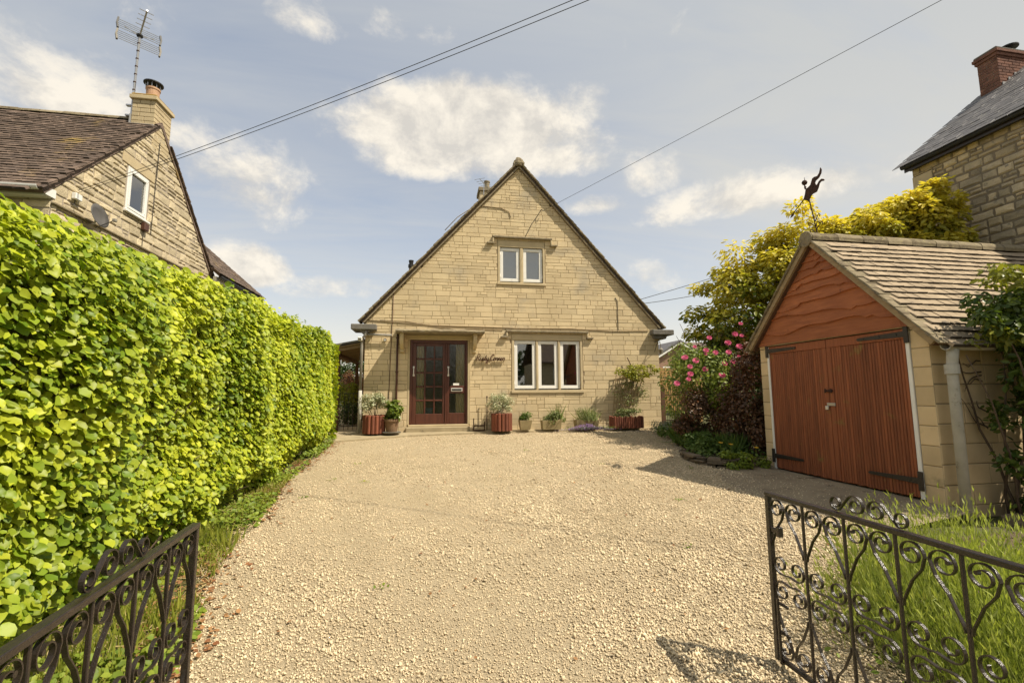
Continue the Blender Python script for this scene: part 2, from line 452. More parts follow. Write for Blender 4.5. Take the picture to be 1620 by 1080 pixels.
M['log_roll'] = material('red_brown_log', (0.27, 0.092, 0.050), (0.15, 0.054, 0.033), 12, 6, 0.75, 0.35, 50, 0.8, 0.25, aniso=(3, 3, 0.5))
M['pot_clay'] = material('brown_clay_pot', (0.24, 0.15, 0.085), (0.16, 0.10, 0.06), 10, 6, 0.8, 0.2, 60)
M['soil'] = material('dark_soil', (0.075, 0.052, 0.034), (0.04, 0.028, 0.02), 14, 8, 1.0, 0.9, 30)
M['bark'] = material('grey_brown_bark', (0.15, 0.105, 0.07), (0.08, 0.055, 0.038), 14, 8, 0.95, 0.8, 40, aniso=(2, 2, 0.5))
M['timber'] = material('weathered_timber', (0.34, 0.25, 0.14), (0.24, 0.17, 0.095), 9, 6, 0.85, 0.3, 50, 0.5, aniso=(1, 1, 3))
M['dark_timber'] = material('dark_brown_timber', (0.13, 0.07, 0.04), (0.085, 0.046, 0.028), 9, 6, 0.85, 0.3, 50, 0.4)
M['fence_wood'] = material('orange_fence_wood', (0.50, 0.31, 0.13), (0.38, 0.23, 0.095), 7, 6, 0.85, 0.3, 50, 0.5)
M['path'] = material('buff_concrete_path', (0.42, 0.345, 0.22), (0.32, 0.26, 0.165), 3, 9, 0.95, 0.5, 70, 0.0, 0.1, spots=((0.22, 0.175, 0.11), 4, 0.56, 0.72))
M['apron'] = material('worn_concrete_apron', (0.36, 0.295, 0.195), (0.25, 0.20, 0.135), 2.2, 9, 0.95, 0.6, 60, 0.0, 0.1, spots=((0.14, 0.105, 0.07), 3.5, 0.55, 0.72))
M['flat_stone'] = material('flat_walling_stone', (0.22, 0.17, 0.11), (0.13, 0.10, 0.07), 8, 7, 0.95, 0.7, 50, 0.9)
M['curtain'] = material('cream_curtain', (0.60, 0.54, 0.38), (0.52, 0.46, 0.32), 5, 4, 0.95)
M['blind'] = material('pale_blue_grey_blind', (0.42, 0.43, 0.41), (0.36, 0.37, 0.36), 3, 3, 0.9)
M['room'] = material('dim_room_wall', (0.16, 0.125, 0.085), (0.11, 0.085, 0.06), 2, 4, 0.95)
M['rust'] = material('rusty_iron', (0.075, 0.034, 0.022), (0.035, 0.020, 0.015), 30, 6, 0.85, 0.3, 80)
M['cable'] = material('black_cable', (0.035, 0.032, 0.03), (0.05, 0.046, 0.042), 5, 3, 0.7)
M['silver'] = material('satin_aluminium', (0.72, 0.70, 0.66), (0.66, 0.64, 0.60), 5, 3, 0.35, metal=0.6)
M['sandstone_pot'] = material('mossy_stone_trough', (0.36, 0.29, 0.155), (0.26, 0.21, 0.11), 9, 7, 0.95, 0.5, 50)
M['dish'] = material('dark_grey_dish', (0.10, 0.095, 0.09), (0.075, 0.07, 0.065), 5, 4, 0.55)
M['glass'] = glass_mat('window_glass', (0.80, 0.82, 0.80), 0.10)
M['glass_up'] = glass_mat('upper_window_glass', (0.72, 0.74, 0.72), 0.16)
M['glass_obscure'] = glass_mat('rippled_door_glass', (0.86, 0.85, 0.78), 0.0, 0.06, 0.4)

# ------------------------------------------------------------------ masonry
def wall_y(Y):
    """wall facing -y (towards the camera): s = x, t = z, d = outwards"""
    return (lambda s, t, d: (s, Y - d, t)), False
def wall_xp(X):
    """wall facing +x: s = y"""
    return (lambda s, t, d: (X + d, s, t)), False
def wall_xm(X):
    """wall facing -x: s = y"""
    return (lambda s, t, d: (X - d, s, t)), True

def clip_poly(P, a, b, c):
    """keep a*s + b*t <= c"""
    out = []
    for i in range(len(P)):
        p, q = P[i], P[(i + 1) % len(P)]
        dp, dq = a * p[0] + b * p[1] - c, a * q[0] + b * q[1] - c
        if dp <= 0: out.append(p)
        if dp * dq < 0:
            k = dp / (dp - dq); out.append((p[0] + k * (q[0] - p[0]), p[1] + k * (q[1] - p[1])))
    return out

def area(P):
    return 0.5 * sum(P[i][0] * P[(i + 1) % len(P)][1] - P[(i + 1) % len(P)][0] * P[i][1] for i in range(len(P)))

def subtract(rects, hole, mn=0.035):
    h0, h1, k0, k1 = hole; out = []
    for (a, b, c, d) in rects:
        if b <= h0 or a >= h1 or d <= k0 or c >= k1: out.append((a, b, c, d)); continue
        for r in ((a, min(b, h0), c, d), (max(a, h1), b, c, d), (max(a, h0), min(b, h1), c, min(d, k0)), (max(a, h0), min(b, h1), max(c, k1), d)):
            if r[1] - r[0] > mn and r[3] - r[2] > mn: out.append(r)
    return out

def coursed(s0, s1, t0, t1, hfun, lmin, lmax, holes=(), planes=(), split=0.0, gap=0.011, snap=()):
    """random coursed stones as polygons (s, t) with the joints already taken off"""
    polys = []; t = t0
    while t < t1 - 0.02:
        h = hfun(t)
        for sn in snap:
            if t < sn - 0.02 < t + h * 1.35 and sn - t > 0.06: h = sn - t
        if t1 - t - h < 0.05: h = t1 - t
        s = s0; first = True
        rects = []
        while s < s1 - 0.01:
            l = random.uniform(lmin, lmax) * (random.uniform(0.4, 1.0) if first else 1); first = False
            if s1 - s - l < lmin * 0.5: l = s1 - s
            if random.random() < split and h > 0.12:
                k = random.uniform(0.4, 0.6) * h
                m = random.uniform(0.35, 0.65) * l
                if random.random() < 0.5: rects += [(s, s + l, t, t + k), (s, s + m, t + k, t + h), (s + m, s + l, t + k, t + h)]
                else: rects += [(s, s + m, t, t + k), (s + m, s + l, t, t + k), (s, s + l, t + k, t + h)]
            else: rects.append((s, s + l, t, t + h))
            s += l
        for ho in holes: rects = subtract(rects, ho)
        for (a, b, c, d) in rects:
            g = gap / 2
            P = [(a + g, c + g), (b - g, c + g), (b - g, d - g), (a + g, d - g)]
            for pl in planes:
                P = clip_poly(P, *pl)
                if len(P) < 3: break
            if len(P) >= 3 and area(P) > 0.0015: polys.append(P)
        t += h
    return polys

def dedupe(P):
    out = [p for i, p in enumerate(P) if math.dist(p, P[i - 1]) > 0.004]
    return out

def stone_mesh(P, wm, flip, proud, ch, back=-0.012, rough=0.0):
    """one block: polygon P raised by 'proud' with chamfered arrises; rough > 0 gives a hammered, bulging, uneven block"""
    P = dedupe(P)
    if rough:
        Q = []
        n = len(P)
        for i in range(n):
            p, q = P[i], P[(i + 1) % n]
            Q.append((p[0] + random.uniform(-1, 1) * rough * 0.5, p[1] + random.uniform(-1, 1) * rough * 0.5))
            if math.dist(p, q) > 0.10:
                Q.append(((p[0] + q[0]) / 2 + random.uniform(-1, 1) * rough, (p[1] + q[1]) / 2 + random.uniform(-1, 1) * rough * 0.7))
        P = Q
    n = len(P)
    cx = sum(p[0] for p in P) / n; cy = sum(p[1] for p in P) / n
    m = min(max(p[0] for p in P) - min(p[0] for p in P), max(p[1] for p in P) - min(p[1] for p in P))
    c = min(ch, m * 0.25)
    V = []
    for (s, t) in P: V.append(wm(s, t, back))
    for (s, t) in P: V.append(wm(s, t, proud - c * (0.8 if not rough else 1.2)))
    for (s, t) in P:
        ds, dt = s - cx, t - cy; 
        V.append(wm(s - math.copysign(min(c, abs(ds) * 0.5), ds), t - math.copysign(min(c, abs(dt) * 0.5), dt), proud + (random.uniform(-0.4, 0.4) * rough if rough else 0)))
    F = []
    for i in range(n):
        j = (i + 1) % n
        F += [(i, j, n + j, n + i), (n + i, n + j, 2 * n + j, 2 * n + i)]
    if rough:
        k = len(V); V.append(wm(cx + random.uniform(-0.2, 0.2) * m, cy + random.uniform(-0.2, 0.2) * m, proud + random.uniform(0.1, 0.9) * rough))
        F += [(2 * n + i, 2 * n + (i + 1) % n, k) for i in range(n)]
    else: F.append(tuple(range(2 * n, 3 * n)))
    if flip: F = [f[::-1] for f in F]
    return np.array(V, float), F

def masonry(parent, name, polys, wall, mat, limit=300, proud=0.0, var=0.003, ch=0.008, rough=0.0, hidden=None, restname='stonework'):
    """each block of a wall: the ones that show largest as objects, the rest joined"""
    wm, flip = wall
    sc = []
    for P in polys:
        c = np.array(wm(sum(p[0] for p in P) / len(P), sum(p[1] for p in P) / len(P), 0))
        u, v, w = pix(c)
        ok = w > 0.2 and -20 < u < 1640 and -20 < v < 1100 and not (hidden and hidden(u, v))
        sc.append(area(P) / max(w, 0.3) ** 2 if ok else -1)
    order = np.argsort(sc)[::-1]
    rest = MB(); k = 0
    for i in order:
        V, F = stone_mesh(polys[i], wm, flip, proud + random.uniform(-var, var), ch, rough=rough)
        r = random.random()
        if sc[i] > 0 and k < limit: mk(name, V, F, mat, parent, r); k += 1
        else: rest.add(V, F, r)
    if rest.n: rest.build(restname, mat, parent, stuff=True)

def plate(poly, wall, d, mat, name, parent, thick=0.2):
    """solid backing behind a wall of blocks"""
    wm, flip = wall
    n = len(poly)
    V = [wm(s, t, d) for s, t in poly] + [wm(s, t, d - thick) for s, t in poly]
    F = [tuple(range(n)), tuple(range(n, 2 * n))[::-1]] + [(n + i, n + (i + 1) % n, (i + 1) % n, i) for i in range(n)]
    if flip: F = [f[::-1] for f in F]
    return mk(name, V, F, mat, parent)

def plate_rects(rects, wall, d, mat, name, parent, thick=0.2):
    wm, flip = wall; mb = MB()
    for (a, b, c, e) in rects:
        V = [wm(s, t, x) for x in (d, d - thick) for s, t in ((a, c), (b, c), (b, e), (a, e))]
        F = [(0, 1, 2, 3), (7, 6, 5, 4), (4, 5, 1, 0), (5, 6, 2, 1), (6, 7, 3, 2), (7, 4, 0, 3)]
        mb.add(V, [f[::-1] for f in F] if flip else F)
    return mb.build(name, mat, parent)

# ------------------------------------------------------------------ ground
def lerp_tab(tab, y):
    ys = [a for a, _ in tab]; xs = [b for _, b in tab]
    return np.interp(y, ys, xs)
LEFT_EDGE = [(-4, -1.35), (1.0, -1.30), (2.8, -1.38), (3.9, -1.66), (4.3, -1.76), (5, -1.82), (6, -1.92), (7.4, -2.08), (9.8, -2.12), (11.6, -2.16)]
RIGHT_EDGE = [(-4, 2.05), (1.0, 2.12), (2.5, 2.55), (3.4, 3.4), (4.0, 4.4), (5.0, 4.75), (6.6, 4.75), (7.1, 4.52), (7.85, 4.52), (8.6, 4.92), (10.85, 5.75), (11.7, 6.4)]

def grid_sheet(name, xs, ys, zf, mat, kind='structure'):
    X, Y = np.meshgrid(xs, ys)
    V = np.stack([X, Y, zf(X, Y)], -1).reshape(-1, 3)
    nx = len(xs); ny = len(ys)
    i = np.arange(ny - 1)[:, None] * nx + np.arange(nx - 1)[None]
    F = np.stack([i, i + 1, i + nx + 1, i + nx], -1).reshape(-1, 4)
    o = mk(name, V, F, mat, smooth=True); o['kind'] = kind
    return o

M['earth'] = material('rough_grass_and_earth', (0.10, 0.12, 0.035), (0.09, 0.075, 0.04), 3, 9, 1.0, 0.8, 25)
M['gravel'] = material('buff_gravel_bed', (0.52, 0.42, 0.275), (0.36, 0.29, 0.185), 80, 8, 0.95, 1.0, 70, spots=((0.38, 0.305, 0.185), 0.8, 0.5, 0.75))
M['pebble'] = material('buff_pebble', (0.71, 0.585, 0.395), (0.51, 0.41, 0.27), 3, 4, 0.9, 0.0, 50, 0.85, 0.15, big=((0.54, 0.42, 0.27), 0.55, 0.50, 0.78))
M['mulch'] = material('brown_mulch', (0.16, 0.12, 0.075), (0.09, 0.065, 0.04), 22, 9, 1.0, 1.0, 40)
near_x = np.arange(-14, 16.1, 0.5); near_y = np.arange(-8, 24.1, 0.5)
grid_sheet('ground', np.concatenate([[-600, -200, -80, -40, -22], near_x, [24, 40, 80, 200, 600]]),
           np.concatenate([[-600, -200, -60, -20], near_y, [32, 50, 100, 250, 900]]), lambda x, y: gz(x, y) - 0.012, M['earth'])

ys = np.arange(-4, 11.75, 0.15)
tt = np.linspace(0, 1, 26)
wob = 0.05 * np.sin(ys * 5.1) + 0.035 * np.sin(ys * 13.7 + 1)
LX = lerp_tab(LEFT_EDGE, ys) + wob; RX = lerp_tab(RIGHT_EDGE, ys) - wob * 0.6
GX = LX[:, None] + (RX - LX)[:, None] * tt[None]
GY = np.repeat(ys[:, None], len(tt), 1)
def gravel_z(x, y): return gz(x, y) + 0.004 + 0.010 * np.sin(x * 1.7 + 0.6 * np.sin(y)) * np.sin(y * 0.9) * 0.6
V = np.stack([GX, GY, gravel_z(GX, GY)], -1).reshape(-1, 3)
i = np.arange(len(ys) - 1)[:, None] * 26 + np.arange(25)[None]
o = mk('gravel_driveway', V, np.stack([i, i + 1, i + 27, i + 26], -1).reshape(-1, 4), M['gravel'], smooth=True); o['kind'] = 'structure'

def pebbles(name, pts, size, mat):
    """flat irregular stones, eight faces each, joined"""
    n = len(pts)
    base = np.array([(1, 0, 0), (0, 1, 0), (-1, 0, 0), (0, -1, 0), (0, 0, 0.75), (0, 0, -0.6)], float)
    Vv = np.repeat(base[None], n, 0)
    Vv *= rng.uniform(0.65, 1.25, (n, 6, 1))
    Vv += rng.normal(0, 0.16, (n, 6, 3))
    a = rng.uniform(0, 2 * math.pi, n); ca, sa = np.cos(a), np.sin(a)
    x = Vv[..., 0] * ca[:, None] - Vv[..., 1] * sa[:, None] * 0.75
    y = Vv[..., 0] * sa[:, None] + Vv[..., 1] * ca[:, None] * 0.75
    tx, ty = rng.normal(0, 0.35, (2, n))
    z = Vv[..., 2] + x * tx[:, None] + y * ty[:, None]
    Vv = np.stack([x, y, z], -1) * size[:, None, None] + pts[:, None]
    f = np.array([(0, 1, 4), (1, 2, 4), (2, 3, 4), (3, 0, 4), (1, 0, 5), (2, 1, 5), (3, 2, 5), (0, 3, 5)])
    F = (f[None] + 6 * np.arange(n)[:, None, None]).reshape(-1, 3)
    o = mk(name, Vv.reshape(-1, 3), F, mat, rnd=np.repeat(rng.random(n), 8)); o['kind'] = 'stuff'
    return o
def on_gravel(n, y0, y1, extra=0.0):
    y = rng.uniform(y0, y1, n); t = rng.random(n)
    l, r = lerp_tab(LEFT_EDGE, y) - extra, lerp_tab(RIGHT_EDGE, y) + extra
    x = l + (r - l) * t
    return np.stack([x, y, gravel_z(x, y)], -1)
P = [on_gravel(46000, 1.7, 3.6, 0.06), on_gravel(50000, 3.6, 6.0, 0.08), on_gravel(36000, 6.0, 9.0, 0.08), on_gravel(16000, 9.0, 11.5, 0.05)]
S = [rng.gamma(5, 0.00105, 46000) + 0.0012, rng.gamma(5, 0.0012, 50000) + 0.0012, rng.gamma(6, 0.0012, 36000), rng.gamma(7, 0.0012, 16000)]
P = np.concatenate(P); S = np.concatenate(S)
# coarser stones lie in drifts, finer ones between them
dr = np.sin(P[:, 0] * 1.9 + 1.3 * np.sin(P[:, 1] * 0.8)) * np.sin(P[:, 1] * 1.3 + 0.7) + 0.5 * np.sin(P[:, 0] * 4.3 + P[:, 1] * 3.1)
S = S * np.clip(1.08 + 0.18 * dr + 0.08 * (P[:, 0] - 0.3), 0.8, 1.6)
pebbles('gravel_stones', P + np.stack([0 * S, 0 * S, 0.001 + S * 0.35], -1), np.clip(S, 0.004, 0.021), M['pebble'])

# concrete strip along the front of the cottage
pp = [(-4.2, 10.2), (-2.2, 10.45), (-1.5, 10.72), (-0.5, 11.1), (0.9, 11.32), (2.9, 11.42), (5.5, 11.5), (6.4, 11.55), (6.4, 11.85), (-4.2, 11.85)]
V, F = prism(pp, 0.0, 0.0, 2)
for k in range(len(V)): V[k][2] = (0.30 if k < len(pp) else min(gz(0, V[k][1]) + 0.045, 0.60))
o = mk('concrete_path', V, F, M['path']); o['kind'] = 'structure'
# path round the left side of the cottage
o = mk('side_path', *box(-4.2, -1.66, 11.86, 24, 0.3, 0.598), M['path']); o['kind'] = 'structure'

# worn concrete apron of the garage
ap = [(5.70, 4.10), (5.70, 7.0), (4.85, 7.0), (4.45, 6.7), (4.2, 6.2), (4.12, 5.6), (4.2, 5.0), (4.45, 4.5), (4.9, 4.15)]
NA = 14
V = [(5.70, 4.1 + 2.9 * k / NA, 0.238) for k in range(NA + 1)]
def apt(k):
    f = k / NA; q = f * (len(ap) - 2)
    out = ap[1:][::-1]; i0 = min(int(q), len(out) - 2)
    a, b_ = np.array(out[i0]), np.array(out[i0 + 1]); return a + (b_ - a) * (q - i0)
V = []
for k in range(NA + 1):
    e = apt(k); g0 = np.array([5.70, 4.1 + 2.9 * k / NA])
    for t in np.linspace(0, 1, 6):
        p = g0 + (e - g0) * t
        V.append((p[0], p[1], 0.238 * (1 - t) + (gz(*p) + 0.016) * t))
    V.append((e[0] - 0.12, e[1] - 0.02, gz(*e) - 0.05))
F = [(k * 7 + j, k * 7 + j + 1, (k + 1) * 7 + j + 1, (k + 1) * 7 + j) for k in range(NA) for j in range(6)]
o = mk('garage_apron', V, F, M['apron'], smooth=True); o['kind'] = 'structure'
n = 1500
q = rng.random((n, 2)); px_ = 4.0 + 1.5 * q[:, 0] ** 1.7; py_ = 4.1 + 2.8 * q[:, 1]
pebbles('scattered_gravel', np.stack([px_, py_, np.interp(px_, [4.2, 5.7], [0.0, 1.0]) * 0.238 + (1 - np.interp(px_, [4.2, 5.7], [0, 1])) * (gz(0, py_) + 0.018)], -1), rng.uniform(0.004, 0.012, n), M['pebble'])

# bare soil of the beds
def sheet(name, poly, dz, mat):
    c = np.mean(np.array(poly), 0)
    rings = [1.0, 0.85, 0.5, 0.0]; V = []
    n = len(poly)
    for r in rings[:-1]:
        for p in poly:
            q = c + (np.array(p) - c) * r
            V.append((q[0], q[1], gz(*q) + (dz if r < 1 else -0.03) + (random.uniform(-0.02, 0.02) if r < 1 else 0)))
    V.append((c[0], c[1], gz(*c) + dz))
    F = [(a * n + k, a * n + (k + 1) % n, (a + 1) * n + (k + 1) % n, (a + 1) * n + k) for a in range(2) for k in range(n)] + [(2 * n + k, 2 * n + (k + 1) % n, 3 * n) for k in range(n)]
    o = mk(name, V, F, mat, smooth=True); o['kind'] = 'structure'
sheet('lavender_bed', [(2.1, -1), (2.3, 1.6), (2.75, 2.7), (3.6, 3.5), (4.5, 4.0), (5.6, 4.05), (8.0, 4.0), (9.0, 2.0), (8.0, -1)], 0.02, M['mulch'])
sheet('garden_bed', [(4.55, 7.1), (4.58, 7.8), (4.98, 8.6), (5.5, 9.9), (5.8, 10.9), (6.6, 11.2), (8.5, 11), (8.5, 7.3), (5.6, 7.05)], 0.10, M['soil'])
n = 2600
q = rng.random((n, 2)); px_ = 2.3 + 4 * q[:, 0]; py_ = 1.2 + 2.9 * q[:, 1]
ok = px_ > lerp_tab(RIGHT_EDGE, py_) - 0.1
pebbles('bed_gravel', np.stack([px_, py_, gz(px_, py_) + 0.022], -1)[ok], rng.uniform(0.005, 0.016, n)[ok], M['flat_stone'])

# ------------------------------------------------------------------ the cottage
YW = 11.7
cot = thing('cottage', 'honey stone cottage with steep gable, mahogany glazed door and white mullioned windows', 'house', (2.25, YW, 0.55))
W = wall_y(YW)
XL, XR, XC, ZE, ZA = -1.65, 6.15, 2.25, 3.28, 7.60
SL = (ZA - ZE) / (XC - XL)
holes = [(2.02, 3.96, 1.50, 3.06), (1.66, 2.96, 4.34, 5.57), (-0.60, 0.94, 0.5, 3.0)]
def hf(t):
    if t < 1.6: return random.choice([0.12, 0.15, 0.18, 0.21])
    if t < 3.2: return random.choice([0.09, 0.12, 0.14, 0.16])
    return random.choice([0.08, 0.10, 0.12, 0.14, 0.16])
planes = [(-SL, 1, ZE - SL * XL), (SL, 1, ZE + SL * XR)]
polys = coursed(XL, XR, 0.5, ZA, hf, 0.18, 0.52, holes, planes, 0.22, 0.0085, snap=(ZE,))
masonry(cot, 'stone', polys, W, M['stone'], 300, 0.0, 0.0025, 0.005)
# backing of the front wall, with its openings
rc = [(XL + 0.005, XR - 0.005, 0.3, ZE)]
for h in [(2.10, 3.88, 1.59, 2.89), (-0.56, 0.90, 0.3, 2.90)]: rc = subtract(rc, h, 0.001)
plate_rects(rc, W, -0.010, M['mortar'], 'wall', cot, 0.30)
d_ = 0.05
left = [(XL + 0.02, ZE), (1.73, ZE), (1.73, ZE + (1.73 - XL) * SL - d_)]
plate(left, W, -0.010, M['mortar'], 'wall', cot, 0.30)
plate([(2.89, ZE), (XR - 0.02, ZE), (2.89, ZE + (XR - 2.89) * SL - d_)], W, -0.010, M['mortar'], 'wall', cot, 0.30)
plate([(1.73, ZE), (2.89, ZE), (2.89, 4.42), (1.73, 4.42)], W, -0.010, M['mortar'], 'wall', cot, 0.30)
plate([(1.73, 5.38), (2.89, 5.38), (2.89, ZE + (XR - 2.89) * SL - d_), (XC, ZA - d_), (1.73, ZE + (1.73 - XL) * SL - d_)], W, -0.010, M['mortar'], 'wall', cot, 0.30)
# side and back walls
for x0, x1 in ((XL, XL + 0.3), (XR - 0.3, XR)):
    mk('side_wall', *box(x0, x1, YW + 0.31, 21.0, 0.3, ZE - 0.02), M['stone'], cot)
mk('back_wall', *prism([(XL, 0.3), (XR, 0.3), (XR, ZE), (XC, ZA - 0.05), (XL, ZE)], 21.0, 21.3, 1), M['stone'], cot)
# floors inside, so that rooms are dark and closed
mk('floor', *box(XL + 0.3, XR - 0.3, YW + 0.31, 20.9, 0.3, 0.70), M['room'], cot)
mk('floor', *box(XL + 0.3, XR - 0.3, YW + 0.31, 20.9, 3.26, 3.36), M['room'], cot)
for x0, x1, y1, z0, z1 in ((-0.9, 1.35, 14.6, 0.7, 3.25), (1.45, 4.6, 15.0, 0.7, 3.25), (0.6, 4.0, 14.5, 3.4, 6.0)):
    mk('room_wall', *box(x0, x1, y1, y1 + 0.1, z0, z1), M['room'], cot)
    mk('room_wall', *box(x0 - 0.1, x0, YW + 0.32, y1, z0, z1), M['room'], cot)
    mk('room_wall', *box(x1, x1 + 0.1, YW + 0.32, y1, z0, z1), M['room'], cot)

# roof: slabs behind the verge, tile courses, verge tiles
def roof_slab(x_e, z_e, x_a, z_a, y0, y1, th=0.10):
    n = np.array([-(z_a - z_e), x_a - x_e]) if x_a > x_e else np.array([z_a - z_e, -(x_a - x_e)])
    n = n / np.linalg.norm(n)
    if n[1] < 0: n = -n
    a, b_ = np.array([x_e, z_e]), np.array([x_a, z_a])
    P = [tuple(a), tuple(b_), tuple(b_ + n * th), tuple(a + n * th)]
    V, F = prism(P, y0, y1, 1); return V, F
for sgn in (-1, 1):
    xe = XC + sgn * (XC - XL + 0.03)
    mk('roof', *roof_slab(xe, ZE - 0.03, XC, ZA + 0.005, YW - 0.02, 21.4), M['roof_tile'], cot)
vt = None
Ls = math.hypot(XC - XL, ZA - ZE) + 0.10
nt = 46
ang = math.atan2(ZA - ZE, XC - XL)
tile_me = []
for k in range(4):
    V, F = cbox(-0.10, 0.13, -0.21, 0.30, 0, 0.032, 0.006)
    V = V + rng.normal(0, 0.004, V.shape)
    tile_me.append(mesh('verge_tile', V, F, M['lichen_stone'], rnd=random.random()))
for sgn in (-1, 1):
    for k in range(nt):
        s = (k + 0.4) / nt * Ls - 0.06
        x = XC + sgn * ((XC - XL) - s * math.cos(ang)); z = ZE + s * math.sin(ang)
        o = new_obj('verge_tile', random.choice(tile_me), cot)
        o.location = np.array((x + sgn * 0.075, YW + 0.10 + random.uniform(-0.012, 0.012), z + 0.075)) - BASE['cottage']
        o.rotation_euler = (random.uniform(-0.02, 0.02), (ang - 0.07 + random.uniform(-0.03, 0.03)) * (1 if sgn > 0 else 1) if sgn > 0 else 0, 0)
        if sgn > 0: o.rotation_euler = (random.uniform(-0.02, 0.02), ang - 0.07 + random.uniform(-0.03, 0.03), 0)
        else: o.rotation_euler = (random.uniform(-0.02, 0.02), -(ang - 0.07) + random.uniform(-0.03, 0.03), 0)
    # undercloak of mortar beneath the verge tiles
    xe = XC + sgn * (XC - XL + 0.02)
    mk('verge_mortar', *roof_slab(xe, ZE - 0.02, XC, ZA + 0.01, YW - 0.075, YW - 0.021, 0.030), M['lichen_stone'], cot)
# tile courses of the slopes, joined
for sgn in (-1, 1):
    mb = MB()
    for k in range(44):
        s = k / 44 * Ls
        c0 = np.array([XC + sgn * ((XC - XL) - s * math.cos(ang)), ZE + s * math.sin(ang)])
        nrm = np.array([sgn * math.sin(ang), math.cos(ang)]); dr = np.array([-sgn * math.cos(ang), math.sin(ang)])
        P = [c0 + nrm * 0.10, c0 + dr * 0.14 + nrm * 0.095, c0 + dr * 0.14 + nrm * 0.12, c0 + nrm * 0.135]
        V, F = prism([tuple(p) for p in P], YW + 0.35, 21.4, 1); mb.add(V, F, random.random())
    mb.build('tile_courses', M['roof_tile'], cot, stuff=True)
# ridge tiles and the lump of mortar at the apex
for k in range(20):
    y = YW - 0.11 + k * 0.48
    a = np.linspace(R(-20), R(200), 9)
    V = [(XC + 0.15 * math.cos(t) * rr, yy, ZA + 0.10 + 0.13 * math.sin(t) * rr) for yy in (y, y + 0.47) for rr in (1, 0.8) for t in a]
    n = 9; F = []
    for j in range(n - 1): F += [(j, j + 1, 2 * n + j + 1, 2 * n + j), (n + j + 1, n + j, 3 * n + j, 3 * n + j + 1), (j + 1, j, n + j, n + j + 1), (2 * n + j, 2 * n + j + 1, 3 * n + j + 1, 3 * n + j)]
    if k < 14: mk('ridge_tile', np.array(V) + rng.normal(0, 0.003, (len(V), 3)), F, M['lichen_stone'], cot, random.random())
V, F = lathe([(0.0, 0.17), (0.07, 0.16), (0.13, 0.09), (0.15, 0.0), (0.12, -0.07), (0, -0.08)], 10, (XC, YW - 0.03, ZA + 0.12))
mk('ridge_mortar', V * [1, 1, 1] + rng.normal(0, 0.010, V.shape), F, M['lichen_stone'], cot)

# eaves slabs at both corners
for x0, x1, xw0, xw1 in ((-1.96, -1.36, -1.80, -1.40), (5.90, 6.52, 5.94, 6.36)):
    s = B('eaves_slab', x0, x1, YW - 0.20, YW + 0.5, 3.075, 3.215, M['concrete_grey'], cot, 0.015)
    V, F = prism([(xw0, 3.073), (xw1, 3.073), (xw1 - 0.05 if x0 > 0 else xw1 - 0.28, 2.97), (xw0 + 0.05 if x0 > 0 else xw0 + 0.12, 2.97)], YW - 0.12, YW + 0.4, 1)
    mk('corbel', V, F, M['concrete_grey'], s)

# windows
def casement(parent, x0, x1, z0, z1, yb, matg, hinge_left):
    fw_ = 0.085
    f = None
    mb = MB()
    for a in ((x0, x1, z1 - fw_, z1), (x0, x1, z0, z0 + fw_), (x0, x0 + fw_, z0 + fw_, z1 - fw_), (x1 - fw_, x1, z0 + fw_, z1 - fw_)):
        mb.add(*cbox(a[0], a[1], yb - 0.045, yb + 0.02, a[2], a[3], 0.006))
    # putty bevel
    f = mb.build('casement', M['white'], parent)
    gx0, gx1, gz0, gz1 = x0 + fw_ - 0.004, x1 - fw_ + 0.004, z0 + fw_ - 0.004, z1 - fw_ + 0.004
    mk('pane', *box(gx0, gx1, yb - 0.012, yb - 0.006, gz0, gz1), matg, f)
    hx = x0 - 0.004 if hinge_left else x1 - 0.014
    for z in (z0 + 0.16, z1 - 0.16): mk('hinge', *cbox(hx, hx + 0.018, yb - 0.056, yb - 0.04, z - 0.04, z + 0.04, 0.004), M['white'], f)
    return f
def stone_window(lights, z0, z1, sx0, sx1, sz0, sz1, hood, matg):
    wnd = mk('window', *cbox(sx0, sx1, YW - 0.004, YW + 0.20, z1, sz1, 0.008), M['dressed'], cot)       # lintel is the window's own mesh
    B('sill', sx0 - 0.02, sx1 + 0.02, YW - 0.03, YW + 0.22, sz0, z0, M['dressed'], wnd, 0.012)
    B('jamb', sx0, lights[0][0], YW - 0.004, YW + 0.20, z0, z1, M['dressed'], wnd, 0.010)
    B('jamb', lights[-1][1], sx1, YW - 0.004, YW + 0.20, z0, z1, M['dressed'], wnd, 0.010)
    for a, b_ in zip(lights[:-1], lights[1:]): B('mullion', a[1], b_[0], YW + 0.004, YW + 0.20, z0, z1, M['dressed'], wnd, 0.016)
    for k, (a, b_) in enumerate(lights): casement(cot, a + 0.004, b_ - 0.004, z0 + 0.035, z1 - 0.004, YW + 0.085, matg, k != len(lights) - 1)
    x0, x1, zt, zb = hood
    h = B('hood_mould', x0, x1, YW - 0.085, YW + 0.01, zt - 0.055, zt, M['lichen_stone'], cot, 0.012)
    for sgn, xx in ((-1, x0), (1, x1)):
        a, b_ = (xx, xx + 0.045) if sgn < 0 else (xx - 0.045, xx)
        B('label_drop', a, b_, YW - 0.075, YW + 0.01, zb + 0.048, zt - 0.056, M['dressed'], h, 0.008)
        a, b_ = (xx - 0.14, xx + 0.05) if sgn < 0 else (xx - 0.05, xx + 0.14)
        B('label_stop', a, b_, YW - 0.080, YW + 0.01, zb, zb + 0.047, M['lichen_stone'], h, 0.010)
        a, b_ = (xx - 0.14, xx - 0.115) if sgn < 0 else (xx + 0.115, xx + 0.14)
stone_window([(2.10, 2.675), (2.74, 3.275), (3.34, 3.885)], 1.59, 2.89, 2.03, 3.95, 1.51, 3.05, (1.88, 4.11, 3.145, 2.94), M['glass'])
